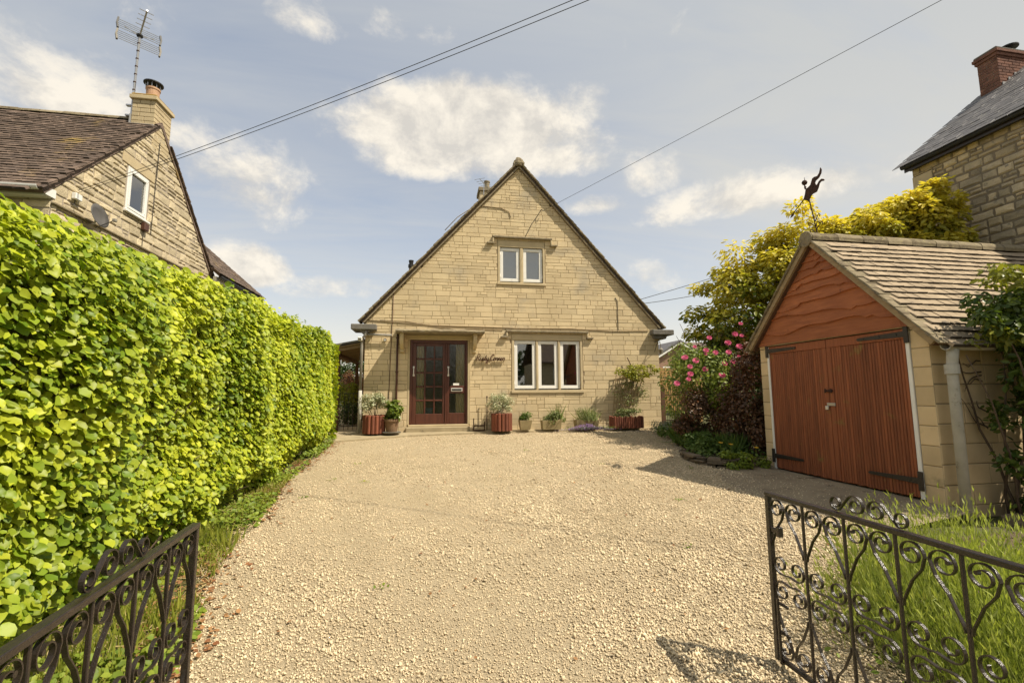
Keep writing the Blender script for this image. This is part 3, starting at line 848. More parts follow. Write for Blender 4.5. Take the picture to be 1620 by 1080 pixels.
stone_window([(1.73, 2.265), (2.36, 2.89)], 4.42, 5.38, 1.67, 2.95, 4.35, 5.56, (1.52, 3.15, 5.665, 5.44), M['glass_up'])
tag(mk('net_blind', *box(1.76, 2.86, YW + 0.40, YW + 0.41, 4.40, 5.40), M['blind']), 'pale grey blind behind the small upper gable window', 'blind')
# a little of the room shows in the lower window
t = thing('table_lamp', 'unlit table lamp standing inside the left light of the lower window', 'lamp', (2.40, YW + 0.9, 1.25))
mk('lamp_base', *lathe([(0, 0), (0.08, 0), (0.09, 0.02), (0.03, 0.05), (0.05, 0.15), (0.02, 0.28), (0.015, 0.34)], 12), M['dark_timber'], t, local=True)
mk('lamp_shade', *lathe([(0.16, 0.32), (0.10, 0.54)], 14), M['curtain'], t, local=True)
t = thing('side_table', 'small brown table under the lamp inside the lower window', 'table', (2.40, YW + 0.9, 0.70))
mk('table_top', *cbox(-0.3, 0.3, -0.25, 0.25, 0.52, 0.55), M['dark_timber'], t, local=True)
for sx in (-0.26, 0.26):
    for sy in (-0.21, 0.21): mk('leg', *box(sx - 0.02, sx + 0.02, sy - 0.02, sy + 0.02, 0, 0.52), M['dark_timber'], t, local=True)

# door and sidelight
DY = YW + 0.06
DX0, DX1, DZ0, DZ1 = -0.55, 0.89, 0.75, 2.865
dr = None
mb = MB()
for a in ((DX0, DX0 + 0.065, DZ0, DZ1), (DX1 - 0.045, DX1, DZ0, DZ1), (DX0 + 0.065, DX1 - 0.045, DZ1 - 0.075, DZ1), (0.325, 0.372, DZ0, DZ1 - 0.075)):
    mb.add(*cbox(a[0], a[1], DY - 0.03, DY + 0.07, a[2], a[3], 0.006))
frame = mb.build('door_frame', M['mahogany'], cot)
dx0, dx1, dz0, dz1 = -0.483, 0.323, 0.757, 2.787
cols = [(-0.392, -0.198), (-0.158, 0.036), (0.072, 0.262)]
rows = [(1.015, 1.325), (1.368, 1.668), (1.712, 2.018), (2.062, 2.365), (2.408, 2.712)]
mb = MB()
def rail(x0, x1, z0, z1, mbx, y0=-0.012, y1=0.035, c=0.008): mbx.add(*cbox(x0, x1, DY + y0, DY + y1, z0, z1, c))
rail(dx0, cols[0][0], dz0, dz1, mb); rail(cols[2][1], dx1, dz0, dz1, mb)
rail(cols[0][0], cols[2][1], dz0, rows[0][0], mb); rail(cols[0][0], cols[2][1], rows[4][1], dz1, mb)
door = mb.build('door', M['mahogany'], cot)
for a, b_ in ((cols[0][1], cols[1][0]), (cols[1][1], cols[2][0])):
    mk('glazing_bar', *cbox(a, b_, DY - 0.008, DY + 0.03, rows[0][0], rows[4][1], 0.010), M['mahogany'], door)
for a, b_ in zip(rows[:-1], rows[1:]):
    for c in cols: mk('glazing_bar', *cbox(c[0], c[1], DY - 0.006, DY + 0.028, a[1], b_[0], 0.010), M['mahogany'], door)
for c in cols:
    for r_ in rows: mk('pane', *box(c[0], c[1], DY + 0.008, DY + 0.013, r_[0], r_[1]), M['glass_obscure'], door)
def pull(x, parent, z0=1.955, z1=2.195):
    V, F = tube([(x, DY - 0.012, z0 + 0.02), (x, DY - 0.055, z0 + 0.02), (x, DY - 0.06, (z0 + z1) / 2), (x, DY - 0.055, z1 - 0.02), (x, DY - 0.012, z1 - 0.02)], 0.011, 8)
    h = mk('handle', V, F, M['white'], parent, smooth=True)
    for z in (z0 + 0.02, z1 - 0.02): mk('backplate', *cbox(x - 0.022, x + 0.022, DY - 0.022, DY - 0.012, z - 0.025, z + 0.025, 0.003), M['white'], parent)
pull(-0.455, door); 
lk = mk('lock', *lathe([(0, -0.02), (0.022, -0.02), (0.026, 0), (0, 0.0)], 12), M['white'], door, local=False)
lk.data.transform(Matrix.Rotation(R(90), 4, 'X')); lk.data.transform(Matrix.Translation(Vector(BASE['cottage'])) @ Matrix.Translation(Vector((0,0,0))))
lk.data.transform(Matrix.Translation(Vector((0.29, DY - 0.015, 2.235)) - Vector(BASE['cottage'])))
mb = MB()
sx0, sx1 = 0.374, 0.843
rail(sx0, 0.432, dz0, dz1, mb); rail(0.812, sx1, dz0, dz1, mb)
rail(0.432, 0.812, dz0, 1.03, mb); rail(0.432, 0.812, 2.765, dz1, mb); rail(0.432, 0.812, 1.52, 1.71, mb)
side = mb.build('sidelight', M['mahogany'], cot)
mk('pane', *box(0.432, 0.812, DY + 0.008, DY + 0.013, 1.71, 2.765), M['glass_obscure'], side)
mk('pane', *box(0.432, 0.812, DY + 0.008, DY + 0.013, 1.03, 1.52), M['glass_obscure'], side)
pull(0.405, side)
lb = mk('letter_box', *cbox(0.475, 0.765, DY - 0.03, DY - 0.012, 1.565, 1.655, 0.006), M['silver'], side)
mk('flap', *cbox(0.50, 0.74, DY - 0.036, DY - 0.030, 1.588, 1.63, 0.003), M['black_plastic'], side)
mk('notice', *box(0.53, 0.68, DY - 0.004, DY - 0.001, 1.722, 1.775), M['white'], side)
# curtains and a blue bucket seen through the glass
def curtain(label, x0, x1, y, z0, z1, folds):
    xs = np.linspace(x0, x1, folds * 6 + 1); yy = y + 0.03 * np.sin(np.linspace(0, folds * 2 * math.pi, len(xs)))
    V = [(x, q, z) for z in (z0, z1) for x, q in zip(xs, yy)]; n = len(xs)
    return tag(mk('curtain', V, [(k, k + 1, n + k + 1, n + k) for k in range(n - 1)], M['curtain'], smooth=True), label, 'curtain')
curtain('cream curtain behind the sidelight pane of the mahogany door', 0.60, 0.84, YW + 0.155, 0.8, 2.85, 4)
curtain('cream curtain behind the left column of panes in the mahogany door', -0.50, -0.20, YW + 0.155, 0.8, 2.85, 4)
t = thing('blue_box', 'blue plastic storage box behind the lowest panes of the mahogany door', 'box', (-0.20, YW + 0.42, 0.70))
M['blue'] = material('blue_plastic', (0.03, 0.16, 0.30), (0.02, 0.12, 0.24), 4, 3, 0.4)
mk('tub', *cbox(-0.22, 0.22, -0.12, 0.12, 0, 0.42, 0.02), M['blue'], t, local=True)
mk('lid', *cbox(-0.235, 0.235, -0.135, 0.135, 0.421, 0.455, 0.01), M['blue'], t, local=True)
# step and lintel
B('doorstep', -0.62, 0.96, YW - 0.13, YW + 0.14, 0.56, 0.70, M['path'], cot, 0.015)
B('threshold', -0.57, 0.92, YW - 0.02, YW + 0.16, 0.701, 0.752, M['dressed'], cot, 0.008)
B('lintel', -0.66, 0.99, YW - 0.006, YW + 0.2, 2.868, 2.985, M['dressed'], cot, 0.008)
for x0, x1 in ((-0.60, -0.552), (0.892, 0.94)): B('reveal', x0, x1, YW - 0.003, YW + 0.2, 0.753, 2.867, M['dressed'], cot, 0.006)
# canopy on two curved brackets
nx = 26
V = []
for i in range(nx + 1):
    x = -0.88 + 2.15 * i / nx
    for (y, z) in ((YW - 0.50, 2.988), (YW - 0.52, 3.025), (YW - 0.47, 3.07), (YW - 0.02, 3.115), (YW - 0.004, 2.99)):
        V.append((x, y + random.uniform(-0.008, 0.008) * (y < YW - 0.1), z + random.uniform(-0.006, 0.012) * (z > 3.0)))
F = [(i * 5 + j, i * 5 + (j + 1) % 5, (i + 1) * 5 + (j + 1) % 5, (i + 1) * 5 + j) for i in range(nx) for j in range(5)] + [(0, 1, 2, 3, 4), tuple(nx * 5 + j for j in (4, 3, 2, 1, 0))]
can = mk('canopy', V, [f[::-1] for f in F], M['lichen_stone'], cot)
for x in (-0.74, 1.05):
    a = np.linspace(0, math.pi / 2, 8)
    P = [(YW - 0.004, 2.986), (YW - 0.40, 2.986), (YW - 0.40, 2.92)] + [(YW - 0.10 - 0.30 * math.cos(t), 2.62 + 0.30 - 0.30 * math.sin(t)) for t in a[1:]] + [(YW - 0.10, 2.55), (YW - 0.004, 2.52)]
    V, F = prism(P, x - 0.045, x + 0.045, 0)
    mk('bracket', V, F, M['dressed'], can)

# the name of the house in brown script
def script(words_, x0, z0, h, slant=0.28):
    """joined-up letters as bent strip"""
    L = {'R': [(0.0, 0.0), (0.15, 1.0), (0.45, 1.1), (0.62, 0.85), (0.45, 0.58), (0.16, 0.5), (0.4, 0.35), (0.62, 0.0), (0.78, 0.05)],
         'C': [(0.62, 0.85), (0.45, 1.08), (0.15, 0.85), (0.0, 0.4), (0.12, 0.02), (0.42, 0.0), (0.68, 0.15)],
         'u': [(0, 0.1), (0.1, 0.5), (0.1, 0.1), (0.25, 0.0), (0.42, 0.2), (0.46, 0.5), (0.46, 0.05), (0.6, 0.1)],
         's': [(0, 0.1), (0.22, 0.5), (0.3, 0.2), (0.15, 0.0), (0.05, 0.06), (0.5, 0.1)],
         't': [(0, 0.1), (0.22, 0.95), (0.16, 0.08), (0.4, 0.08)],
         'y': [(0, 0.1), (0.1, 0.5), (0.12, 0.12), (0.38, 0.2), (0.46, 0.5), (0.34, -0.35), (0.1, -0.40), (0.2, -0.1), (0.6, 0.1)],
         'o': [(0, 0.1), (0.3, 0.5), (0.08, 0.35), (0.12, 0.02), (0.38, 0.08), (0.42, 0.4), (0.3, 0.48), (0.6, 0.4)],
         'r': [(0, 0.1), (0.14, 0.5), (0.2, 0.42), (0.4, 0.46), (0.36, 0.08), (0.52, 0.1)],
         'n': [(0, 0.1), (0.1, 0.5), (0.08, 0.0), (0.22, 0.45), (0.4, 0.45), (0.4, 0.06), (0.56, 0.1)],
         'e': [(0, 0.1), (0.34, 0.3), (0.3, 0.5), (0.1, 0.4), (0.1, 0.06), (0.34, 0.0), (0.52, 0.12)]}
    x = x0
    for wd in words_:
        pts = []
        for ch in wd:
            g = L[ch]
            for (a, c) in g: pts.append((x + (a + slant * c) * h * 0.82, z0 + c * h))
            x += (max(a for a, _ in g) - 0.04) * h * 0.82
        # smooth
        P = np.array(pts); Q = []
        for i in range(len(P) - 1):
            p0, p1, p2, p3 = P[max(i - 1, 0)], P[i], P[i + 1], P[min(i + 2, len(P) - 1)]
            for t_ in np.linspace(0, 1, 4, endpoint=False):
                Q.append(0.5 * (2 * p1 + (p2 - p0) * t_ + (2 * p0 - 5 * p1 + 4 * p2 - p3) * t_ ** 2 + (3 * p1 - p0 - 3 * p2 + p3) * t_ ** 3))
        Q.append(P[-1]); Q = np.array(Q)
        yield np.stack([Q[:, 0], np.full(len(Q), YW - 0.05), Q[:, 1]], -1)
        x += 0.26 * h
nm = thing('house_name', 'brown cursive name lettering fixed on the wall between door and window', 'sign', (1.1, YW, 2.34))
for P in script(('Rusty', 'Corner'), 1.10, 2.345, 0.145):
    mk('word', *strip2(P, 0.026, 0.021, (0, -1, 0)), M['dark_timber'], nm)
    for k in (3, len(P) // 2, len(P) - 4): mk('stud', *box(P[k][0] - 0.006, P[k][0] + 0.006, YW - 0.045, YW + 0.005, P[k][2] - 0.006, P[k][2] + 0.006), M['dark_timber'], nm)

# pipes, cables and fittings on the front
def part_tube(name, P, r, mat, parent, k=8): return mk(name, *tube(P, r, k), mat, parent, smooth=True)
p = part_tube('overflow_pipe', [(-0.86, YW - 0.035, 3.0), (-0.86, YW - 0.035, 0.66)], 0.024, M['pipe_brown'], cot)
for z in (2.05, 2.9, 1.2): mk('clip', *cbox(-0.895, -0.825, YW - 0.064, YW + 0.002, z - 0.015, z + 0.015, 0.004), M['pipe_brown'], p)
part_tube('cable', [(-0.98, YW - 0.012, 5.0 - 0.75), (-1.0, YW - 0.012, 3.3), (-1.03, YW - 0.012, 2.2), (-1.05, YW - 0.012, 0.7)], 0.008, M['pipe_brown'], cot, 5)
P = [(XL + 0.05, YW - 0.012, 3.335), (-1.0, YW - 0.012, 3.30), (0, YW - 0.012, 3.235), (1.2, YW - 0.012, 3.22), (2.2, YW - 0.012, 3.20), (3.6, YW - 0.012, 3.215), (4.8, YW - 0.012, 3.17), (5.85, YW - 0.012, 3.19)]
part_tube('cable', P, 0.011, M['mortar'], cot, 5)
part_tube('cable', [(-1.3, YW - 0.012, 3.335), (-0.7, YW - 0.012, 3.33), (0.6, YW - 0.012, 3.13), (1.05, YW - 0.012, 3.17), (1.8, YW - 0.012, 3.15)], 0.009, M['mortar'], cot, 5)
part_tube('cable', [(4.98, YW - 0.012, 3.2), (4.98, YW - 0.012, 4.0), (4.92, YW - 0.012, 4.1)], 0.008, M['cable'], cot, 5)
part_tube('cable', [(0.28, YW - 0.012, 5.75), (0.6, YW - 0.012, 6.12), (0.95, YW - 0.012, 6.38), (1.3, YW - 0.012, 6.47), (1.75, YW - 0.012, 6.45), (1.98, YW - 0.012, 6.36), (2.02, YW - 0.012, 6.2)], 0.010, M['mortar'], cot, 5)
br = mk('cable_bracket', *tube([(2.86, YW, 6.46), (2.86, YW - 0.09, 6.45), (2.90, YW - 0.11, 6.40), (2.94, YW - 0.08, 6.44)], 0.010, 6), M['cable'], cot)
part_tube('cable', [(2.86, YW - 0.03, 6.45), (2.6, YW - 0.012, 6.05), (2.42, YW - 0.012, 5.69)], 0.008, M['cable'], cot, 5)
# grey downpipe on the left corner, from the eaves slab
p = part_tube('downpipe', [(-1.60, YW - 0.13, 3.05), (-1.62, YW - 0.13, 2.95), (-1.70, YW - 0.06, 2.86), (-1.71, YW - 0.05, 2.7), (-1.71, YW - 0.05, 1.6)], 0.034, M['pipe_grey'], cot)
part_tube('downpipe', [(-1.71, YW - 0.05, 1.6), (-1.71, YW - 0.05, 0.6)], 0.040, M['pipe_white'], cot)
part_tube('gutter_stub', [(-1.62, YW - 0.10, 2.97), (-1.0, YW - 0.10, 2.955)], 0.028, M['pipe_grey'], cot)
sl = mk('floodlight', *cbox(-1.79, -1.69, YW - 0.19, YW - 0.10, 2.80, 2.90, 0.015), M['white'], cot)
mk('lens', *box(-1.78, -1.70, YW - 0.196, YW - 0.191, 2.81, 2.87), M['glass'], sl)
mk('sensor', *cbox(-1.20, -1.12, YW - 0.09, YW, 2.80, 2.88, 0.02), M['silver'], cot)
# flue and chimney rising through the left slope
mk('flue_pipe', *lathe([(0.055, 4.30), (0.055, 4.76), (0.075, 4.77), (0.075, 4.85), (0.05, 4.86), (0.065, 4.96), (0, 4.97)], 12, (-0.575, YW + 0.20, 0)), M['black_plastic'], cot, smooth=False)
ch = mk('chimney', *cbox(1.70, 2.42, 16.6, 17.3, 7.2, 9.15, 0.01), M['stone'], cot)
mk('chimney_cap', *cbox(1.64, 2.48, 16.54, 17.36, 9.151, 9.30, 0.015), M['lichen_stone'], ch)
mk('chimney_pot', *lathe([(0.12, 9.30), (0.13, 9.36), (0.10, 9.40), (0.095, 9.62), (0.12, 9.64), (0.12, 9.68), (0.08, 9.68), (0.08, 9.4)], 14, (2.0, 16.9, 0)), M['lichen_stone'], ch)
an = thing('roof_aerial', 'thin television aerial behind the left verge of the cottage gable', 'aerial', (2.0, 14.5, 7.9))
mk('mast', *tube([(1.62, 14.6, 7.0), (1.62, 14.6, 8.55)], 0.012, 6), M['steel'], an)
mk('boom', *tube([(1.45, 14.3, 8.50), (1.85, 15.0, 8.50)], 0.010, 6), M['steel'], an)
for k in range(6):
    f = k / 5; x, y = 1.45 + 0.4 * f, 14.3 + 0.7 * f
    mk('element', *tube([(x - 0.16, y + 0.09, 8.5), (x + 0.16, y - 0.09, 8.5)], 0.006, 5), M['steel'], an)

# ------------------------------------------------------------------ tiles on a slope
def tile_variants(name, w, l, t, mat, n=4, jit=0.004, ch=0.005):
    out = []
    for k in range(n):
        V, F = cbox(-w / 2, w / 2, -l * 0.35, l * 0.65, 0, t, ch)
        V = V + rng.normal(0, jit, V.shape) * [1, 1, 0.7]
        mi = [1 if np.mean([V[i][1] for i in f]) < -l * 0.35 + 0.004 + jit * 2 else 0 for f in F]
        out.append((V, F, mi))
    return out
def tiled_slope(parent, name, mat, origin, along, upslope, n_along, rows, gauge, w, l, t, limit=300, restname='roof_tiles', jit=0.004, hidden=None, rag=0.01, drop=0.05, edge=True):
    """tiles laid in broken bond on a plane: origin = lower corner, along / upslope unit vectors; nearest ones are objects of their own"""
    A = np.array(along, float); U = np.array(upslope, float); N = np.cross(A, U)
    if N[2] < 0: N = -N
    var = tile_variants(name, w - 0.006, l, t, mat, 5, jit)
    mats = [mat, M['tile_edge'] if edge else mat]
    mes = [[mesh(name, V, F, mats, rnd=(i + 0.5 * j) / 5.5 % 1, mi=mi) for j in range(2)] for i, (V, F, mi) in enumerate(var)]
    items = []
    for r in range(rows):
        for k in range(n_along + 1):
            off = (k + (0.5 if r % 2 else 0.0)) * w + random.uniform(-0.004, 0.004)
            if off > n_along * w + 1e-6: continue
            p = np.array(origin) + A * off + U * (r * gauge + random.uniform(-rag, rag)) + N * random.uniform(0, 0.006)
            items.append(p)
    P = np.array(items)
    u, v, d = pix(P)
    sc = np.where((d > 0.2) & (u > -20) & (u < 1640) & (v > -20) & (v < 1100), 1 / np.maximum(d, 0.1), -1)
    if hidden is not None: sc = np.where(hidden(u, v), -1, sc)
    order = np.argsort(-sc)
    rest = MB(); k = 0
    b0 = base_of(parent)
    for i in order:
        tilt = drop + random.uniform(-0.02, 0.02); tw = random.uniform(-0.015, 0.015)
        u2 = U * math.cos(tilt) - N * math.sin(tilt) + A * tw; u2 /= np.linalg.norm(u2)
        n2 = np.cross(A, u2) if np.cross(A, U) @ N > 0 else np.cross(u2, A)
        a2 = np.cross(u2, n2)
        Rm = np.stack([a2, u2, n2], 1)
        q = random.randrange(5)
        if sc[i] > 0 and k < limit:
            o = new_obj(name, mes[q][random.randrange(2)], parent)
            o.matrix_local = Matrix([[*Rm[0], P[i][0] - b0[0]], [*Rm[1], P[i][1] - b0[1]], [*Rm[2], P[i][2] - b0[2]], [0, 0, 0, 1]])
            k += 1
        else:
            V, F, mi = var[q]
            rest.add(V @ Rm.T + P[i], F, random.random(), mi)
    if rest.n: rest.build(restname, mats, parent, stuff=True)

# ------------------------------------------------------------------ the garage
gar = thing('garage', 'small stone garage with red-brown double doors, waney-edge gable boards and tiled roof', 'garage', (5.65, 5.84, 0.24))
GX, GYC, GZA, GS = 5.65, 5.84, 3.69, 1.07
GY0, GY1 = 4.36, 7.14
def gtop(y): return GZA - GS * abs(y - GYC)
# front piers, of cream blocks
Wg = wall_xm(GX)
def blocks(y0, y1, z0, z1, hh, lmin, lmax, planes=()): return coursed(y0, y1, z0, z1, lambda t: hh, lmin, lmax, (), planes, 0, 0.009)
pl = [(GS, 1, GZA + GS * GYC - 0.01), (-GS, 1, GZA - GS * GYC - 0.01)]
for y0, y1, nm_ in ((GY0, 4.575, 'pier'), (6.955, GY1, 'pier')):
    polys = blocks(y0, y1, 0.20, 2.30, 0.226, 0.5, 0.6, pl)
    masonry(gar, 'block', polys, Wg, M['garage_block'], 40, 0.0, 0.003, 0.008)
    mk(nm_, *box(GX + 0.008, GX + 0.215, y0 + 0.004, y1 - 0.004, 0.1, 2.02), M['mortar'], gar)
# side wall towards the camera
Ws = wall_y(GY0)
polys = blocks(GX + 0.004, 10.4, 0.0, 2.08, 0.226, 0.42, 0.46)
masonry(gar, 'block', polys, Ws, M['garage_block'], 60, 0.0, 0.003, 0.008, restname='blockwork')
mk('side_wall', *box(GX + 0.216, 10.4, GY0 + 0.008, GY0 + 0.2, 0.0, 2.06), M['mortar'], gar)
mk('side_wall', *box(GX + 0.216, 10.4, GY1 - 0.2, GY1, 0.0, 2.2), M['garage_block'], gar)
mk('back_wall', *prism([(GY0 + 0.2, 0), (GY1 - 0.2, 0), (GY1 - 0.2, 2.2), (GYC, GZA - 0.05), (GY0 + 0.2, 2.1)], 10.2, 10.4, 0), M['garage_block'], gar)
mk('floor', *box(GX + 0.02, 10.2, GY0 + 0.2, GY1 - 0.2, 0.05, 0.234), M['path'], gar)
# door posts, head strip
for y0, y1 in ((4.577, 4.622), (6.908, 6.953)): B('door_post', GX - 0.012, GX + 0.07, y0, y1, 0.25, 2.262, M['white'], gar, 0.004)
B('head_strip', GX - 0.03, GX + 0.02, 4.56, 6.99, 2.268, 2.296, M['timber'], gar, 0.004)
# doors of narrow upright boards in a frame
for y0, y1 in ((4.628, 5.752), (5.760, 6.902)):
    dmesh = MB()
    dmesh.add(*cbox(GX + 0.012, GX + 0.045, y0, y1, 0.262, 2.255, 0.004))
    dmesh.add(*cbox(GX - 0.016, GX + 0.010, y0, y1, 2.135, 2.255, 0.005))
    yl = y0 if y0 > 5.5 else y1
    dmesh.add(*cbox(GX - 0.016, GX + 0.010, *( (y0, y0 + 0.075) if y0 > 5.5 else (y1 - 0.075, y1)), 0.262, 2.133, 0.005))
    dleaf = dmesh.build('door', M['garage_wood'], gar)
    a, b_ = (y0 + 0.077, y1) if y0 > 5.5 else (y0, y1 - 0.077)
    nb = 26
    for k in range(nb):
        p0 = a + (b_ - a) * k / nb; p1 = a + (b_ - a) * (k + 1) / nb
        V, F = cbox(GX - 0.010 + random.uniform(-0.0015, 0.0015), GX + 0.010, p0 + 0.0022, p1 - 0.0022, 0.262 + random.uniform(-0.006, 0.004), 2.132, 0.006)
        mk('plank', V, F, M['garage_wood'], dleaf, random.random())
    # strap hinges
    for z in (2.19, 0.46):
        if z > 1 or True:
            hy = y0 if y0 < 5.5 else y1
            s = 1 if y0 < 5.5 else -1
            ln = 0.60 if y0 < 5.5 else 0.58
            P = [(hy - s * 0.01, z - 0.035), (hy + s * ln, z - 0.018), (hy + s * (ln + 0.02), z), (hy + s * ln, z + 0.018), (hy - s * 0.01, z + 0.035)]
            h = mk('strap_hinge', *prism(P if s > 0 else P[::-1], GX - 0.030, GX - 0.018, 0), M['iron'], dleaf)
            for q in (0.08, 0.3, 0.52): mk('bolt', *box(GX - 0.036, GX - 0.030, hy + s * q - 0.01, hy + s * q + 0.01, z - 0.01, z + 0.01), M['iron'], h)
            mk('hinge_plate', *cbox(GX - 0.034, GX - 0.014, hy - s * 0.065 if s > 0 else hy + 0.008, hy - 0.008 if s > 0 else hy + 0.065, z - 0.11, z + 0.11, 0.004), M['iron'], h)
hs = mk('hasp', *cbox(GX - 0.030, GX - 0.017, 5.66, 5.80, 1.30, 1.345, 0.004), M['steel'], gar)
pk = mk('padlock', *cbox(GX - 0.055, GX - 0.031, 5.76, 5.81, 1.245, 1.30, 0.006), M['silver'], hs)
mk('door_bolt', *cbox(GX - 0.035, GX - 0.017, 5.69, 5.81, 1.50, 1.53, 0.004), M['rust'], gar)
for y in (5.70, 5.80): mk('bolt_knob', *cbox(GX - 0.045, GX - 0.035, y - 0.014, y + 0.014, 1.485, 1.545, 0.004), M['rust'], gar)

# waney-edge boards of the gable
levels = [2.30, 2.50, 2.70, 2.87, 3.02, 3.15, 3.27, 3.38, 3.48, 3.58, 3.70]
mk('gable_backing', *prism([(GY0 + 0.1, 2.25), (GY1 - 0.02, 2.25), (GYC, GZA - 0.02)], GX + 0.03, GX + 0.10, 0), M['dark_timber'], gar)
for i in range(len(levels) - 1):
    z0, z1 = levels[i], levels[i + 1] + 0.05
    yl, yr = GYC - (GZA - z0 + 0.03) / GS - 0.0, GYC + (GZA - z0 + 0.03) / GS
    yl, yr = max(yl, 4.50), min(yr, GY1 + 0.03)
    n = 26; ph = random.uniform(0, 6); am = random.uniform(0.026, 0.044) if i else 0.006
    kn = random.uniform(yl, yr)
    ys_ = np.linspace(yl, yr, n)
    wv = am * (np.sin((ys_ - yl) * random.uniform(2.2, 3.6) + ph) + 0.5 * np.sin((ys_ - yl) * 7.3 + ph * 2)) + 0.028 * np.exp(-((ys_ - kn) / 0.045) ** 2) * (1 if i else 0) - 0.018 * np.exp(-((ys_ - kn - 0.11) / 0.03) ** 2) * (1 if i else 0)
    lo = z0 + wv - 0.02
    V = []; 
    for y, z in zip(ys_, lo):
        zt = min(z1, gtop(y) + 0.02)
        z = min(z, zt - 0.002)
        V += [(GX - 0.042, y, z), (GX - 0.002, y, zt), (GX + 0.026, y, zt), (GX + 0.012, y, z)]
    F = [(k * 4 + j, k * 4 + (j + 1) % 4, (k + 1) * 4 + (j + 1) % 4, (k + 1) * 4 + j) for k in range(n - 1) for j in range(4)] + [(3, 2, 1, 0), tuple((n - 1) * 4 + j for j in range(4))]
    mk('waney_board', V, F, M['waney'], gar, random.random())

# roof: boards below, tiles above, mortared verge, round ridge tiles
nrm = np.array([-GS, 1]) / math.hypot(GS, 1)        # (y, z) normal of the slope facing the camera: (-GS, 1)
for sgn in (-1, 1):
    OH = 1.57 if sgn < 0 else 1.38
    e = (GYC + sgn * OH, GZA - GS * OH + 0.005); a = (GYC, GZA + 0.005)
    k = np.array([sgn * GS, 1]) / math.hypot(GS, 1)
    P = [e, a, (a[0] + 0, a[1] + 0.085 / k[1]), (e[0] + k[0] * 0.085, e[1] + k[1] * 0.085)]
    mk('roof', *prism(P if sgn < 0 else P[::-1], GX - 0.07, 10.5, 0), M['dark_timber'], gar)
    # verge: cream fillet and tile edges
    Pm = [(e[0] + k[0] * 0.012, e[1] + k[1] * 0.012), (a[0], a[1] + 0.012 / k[1]), (a[0], a[1] + 0.08 / k[1]), (e[0] + k[0] * 0.08, e[1] + k[1] * 0.08)]
    mk('verge_fillet', *prism(Pm if sgn < 0 else Pm[::-1], GX - 0.11, GX - 0.071, 0), M['timber'], gar)
    OV = OH + 0.05
    Lg = OV * math.hypot(GS, 1); ag = math.atan(GS)
    for r in range(17):
        s = 0.07 + r * (Lg - 0.1) / 17
        V, F = cbox(-0.16, 0.10, -0.075, 0.12, 0, 0.026, 0.005); V = V + rng.normal(0, 0.004, V.shape)
        c = math.cos(ag - 0.05); q = math.sin(ag - 0.05)
        Y_ = V[:, 1] * c - V[:, 2] * q; Z_ = V[:, 1] * q + V[:, 2] * c
        yy = GYC + sgn * (OV - s * math.cos(ag)); zz = GZA - GS * OV + s * math.sin(ag) + 0.005
        V = np.stack([V[:, 0] + GX + 0.02, yy + (Y_ if sgn < 0 else -Y_) + k[0] * 0.085, zz + Z_ + k[1] * 0.085], 1)
        mk('verge_tile', V, F if sgn < 0 else [f[::-1] for f in F], M['lichen_stone'], gar, random.random())
L_ = math.hypot(1, GS)
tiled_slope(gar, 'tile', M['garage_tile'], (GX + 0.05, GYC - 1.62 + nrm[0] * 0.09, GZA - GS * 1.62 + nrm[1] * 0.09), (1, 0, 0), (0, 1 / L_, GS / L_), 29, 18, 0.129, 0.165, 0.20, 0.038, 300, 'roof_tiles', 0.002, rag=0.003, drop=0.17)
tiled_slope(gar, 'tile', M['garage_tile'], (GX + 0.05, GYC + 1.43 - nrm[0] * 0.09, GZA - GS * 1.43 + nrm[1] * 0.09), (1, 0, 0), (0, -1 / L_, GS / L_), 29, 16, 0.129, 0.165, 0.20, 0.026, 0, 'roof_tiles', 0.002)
for k in range(11):
    x = GX - 0.12 + k * 0.445
    a = np.linspace(R(-15), R(195), 9); n = 9
    V = [(xx, GYC + 0.135 * math.cos(t) * rr, GZA + 0.085 + 0.115 * math.sin(t) * rr) for xx, q in ((x, 1.0), (x + 0.44, 0.97)) for rr in (q, q * 0.82) for t in a]
    F = []
    for j in range(n - 1): F += [(j, j + 1, 2 * n + j + 1, 2 * n + j), (n + j + 1, n + j, 3 * n + j, 3 * n + j + 1), (j + 1, j, n + j, n + j + 1), (2 * n + j, 2 * n + j + 1, 3 * n + j + 1, 3 * n + j)]
    mk('ridge_tile', np.array(V) + rng.normal(0, 0.003, (len(V), 3)), F, M['lichen_stone'], gar, random.random())
V, F = lathe([(0.0, 0.0), (0.10, 0.005), (0.125, 0.03), (0.12, 0.06), (0, 0.07)], 12)
V = np.stack([GX - 0.13 - V[:, 2] * 0.6 + 0.03, GYC + V[:, 0], GZA + 0.10 + V[:, 1]], 1) + rng.normal(0, 0.004, V.shape)
mk('ridge_end', V, F, M['lichen_stone'], gar)
# gutter and downpipe at the near corner
gy, gzz = GYC - 1.665, GZA - GS * 1.62 + 0.06
a = np.linspace(R(180), R(360), 9); n = 9
V = [(xx, gy + 0.062 * math.cos(t) * rr, gzz + 0.062 * math.sin(t) * rr) for xx in (GX - 0.02, 10.4) for rr in (1, 0.86) for t in a]
F = []
for j in range(n - 1): F += [(j, j + 1, 2 * n + j + 1, 2 * n + j), (n + j + 1, n + j, 3 * n + j, 3 * n + j + 1)]
F += [(0, 2 * n, 3 * n, n), (n - 1, 2 * n - 1, 4 * n - 1, 3 * n - 1), tuple(range(n)) + tuple(range(2 * n - 1, n - 1, -1))]
mk('gutter', V, F, M['pipe_white'], gar, smooth=False)
dp = mk('downpipe', *tube([(GX + 0.075, gy, gzz - 0.04), (GX + 0.08, gy + 0.02, gzz - 0.16), (GX + 0.085, 4.215, gzz - 0.30), (GX + 0.095, 4.235, 0.12)], [0.055, 0.052, 0.05, 0.05], 14), M['pipe_white'], gar, smooth=True)
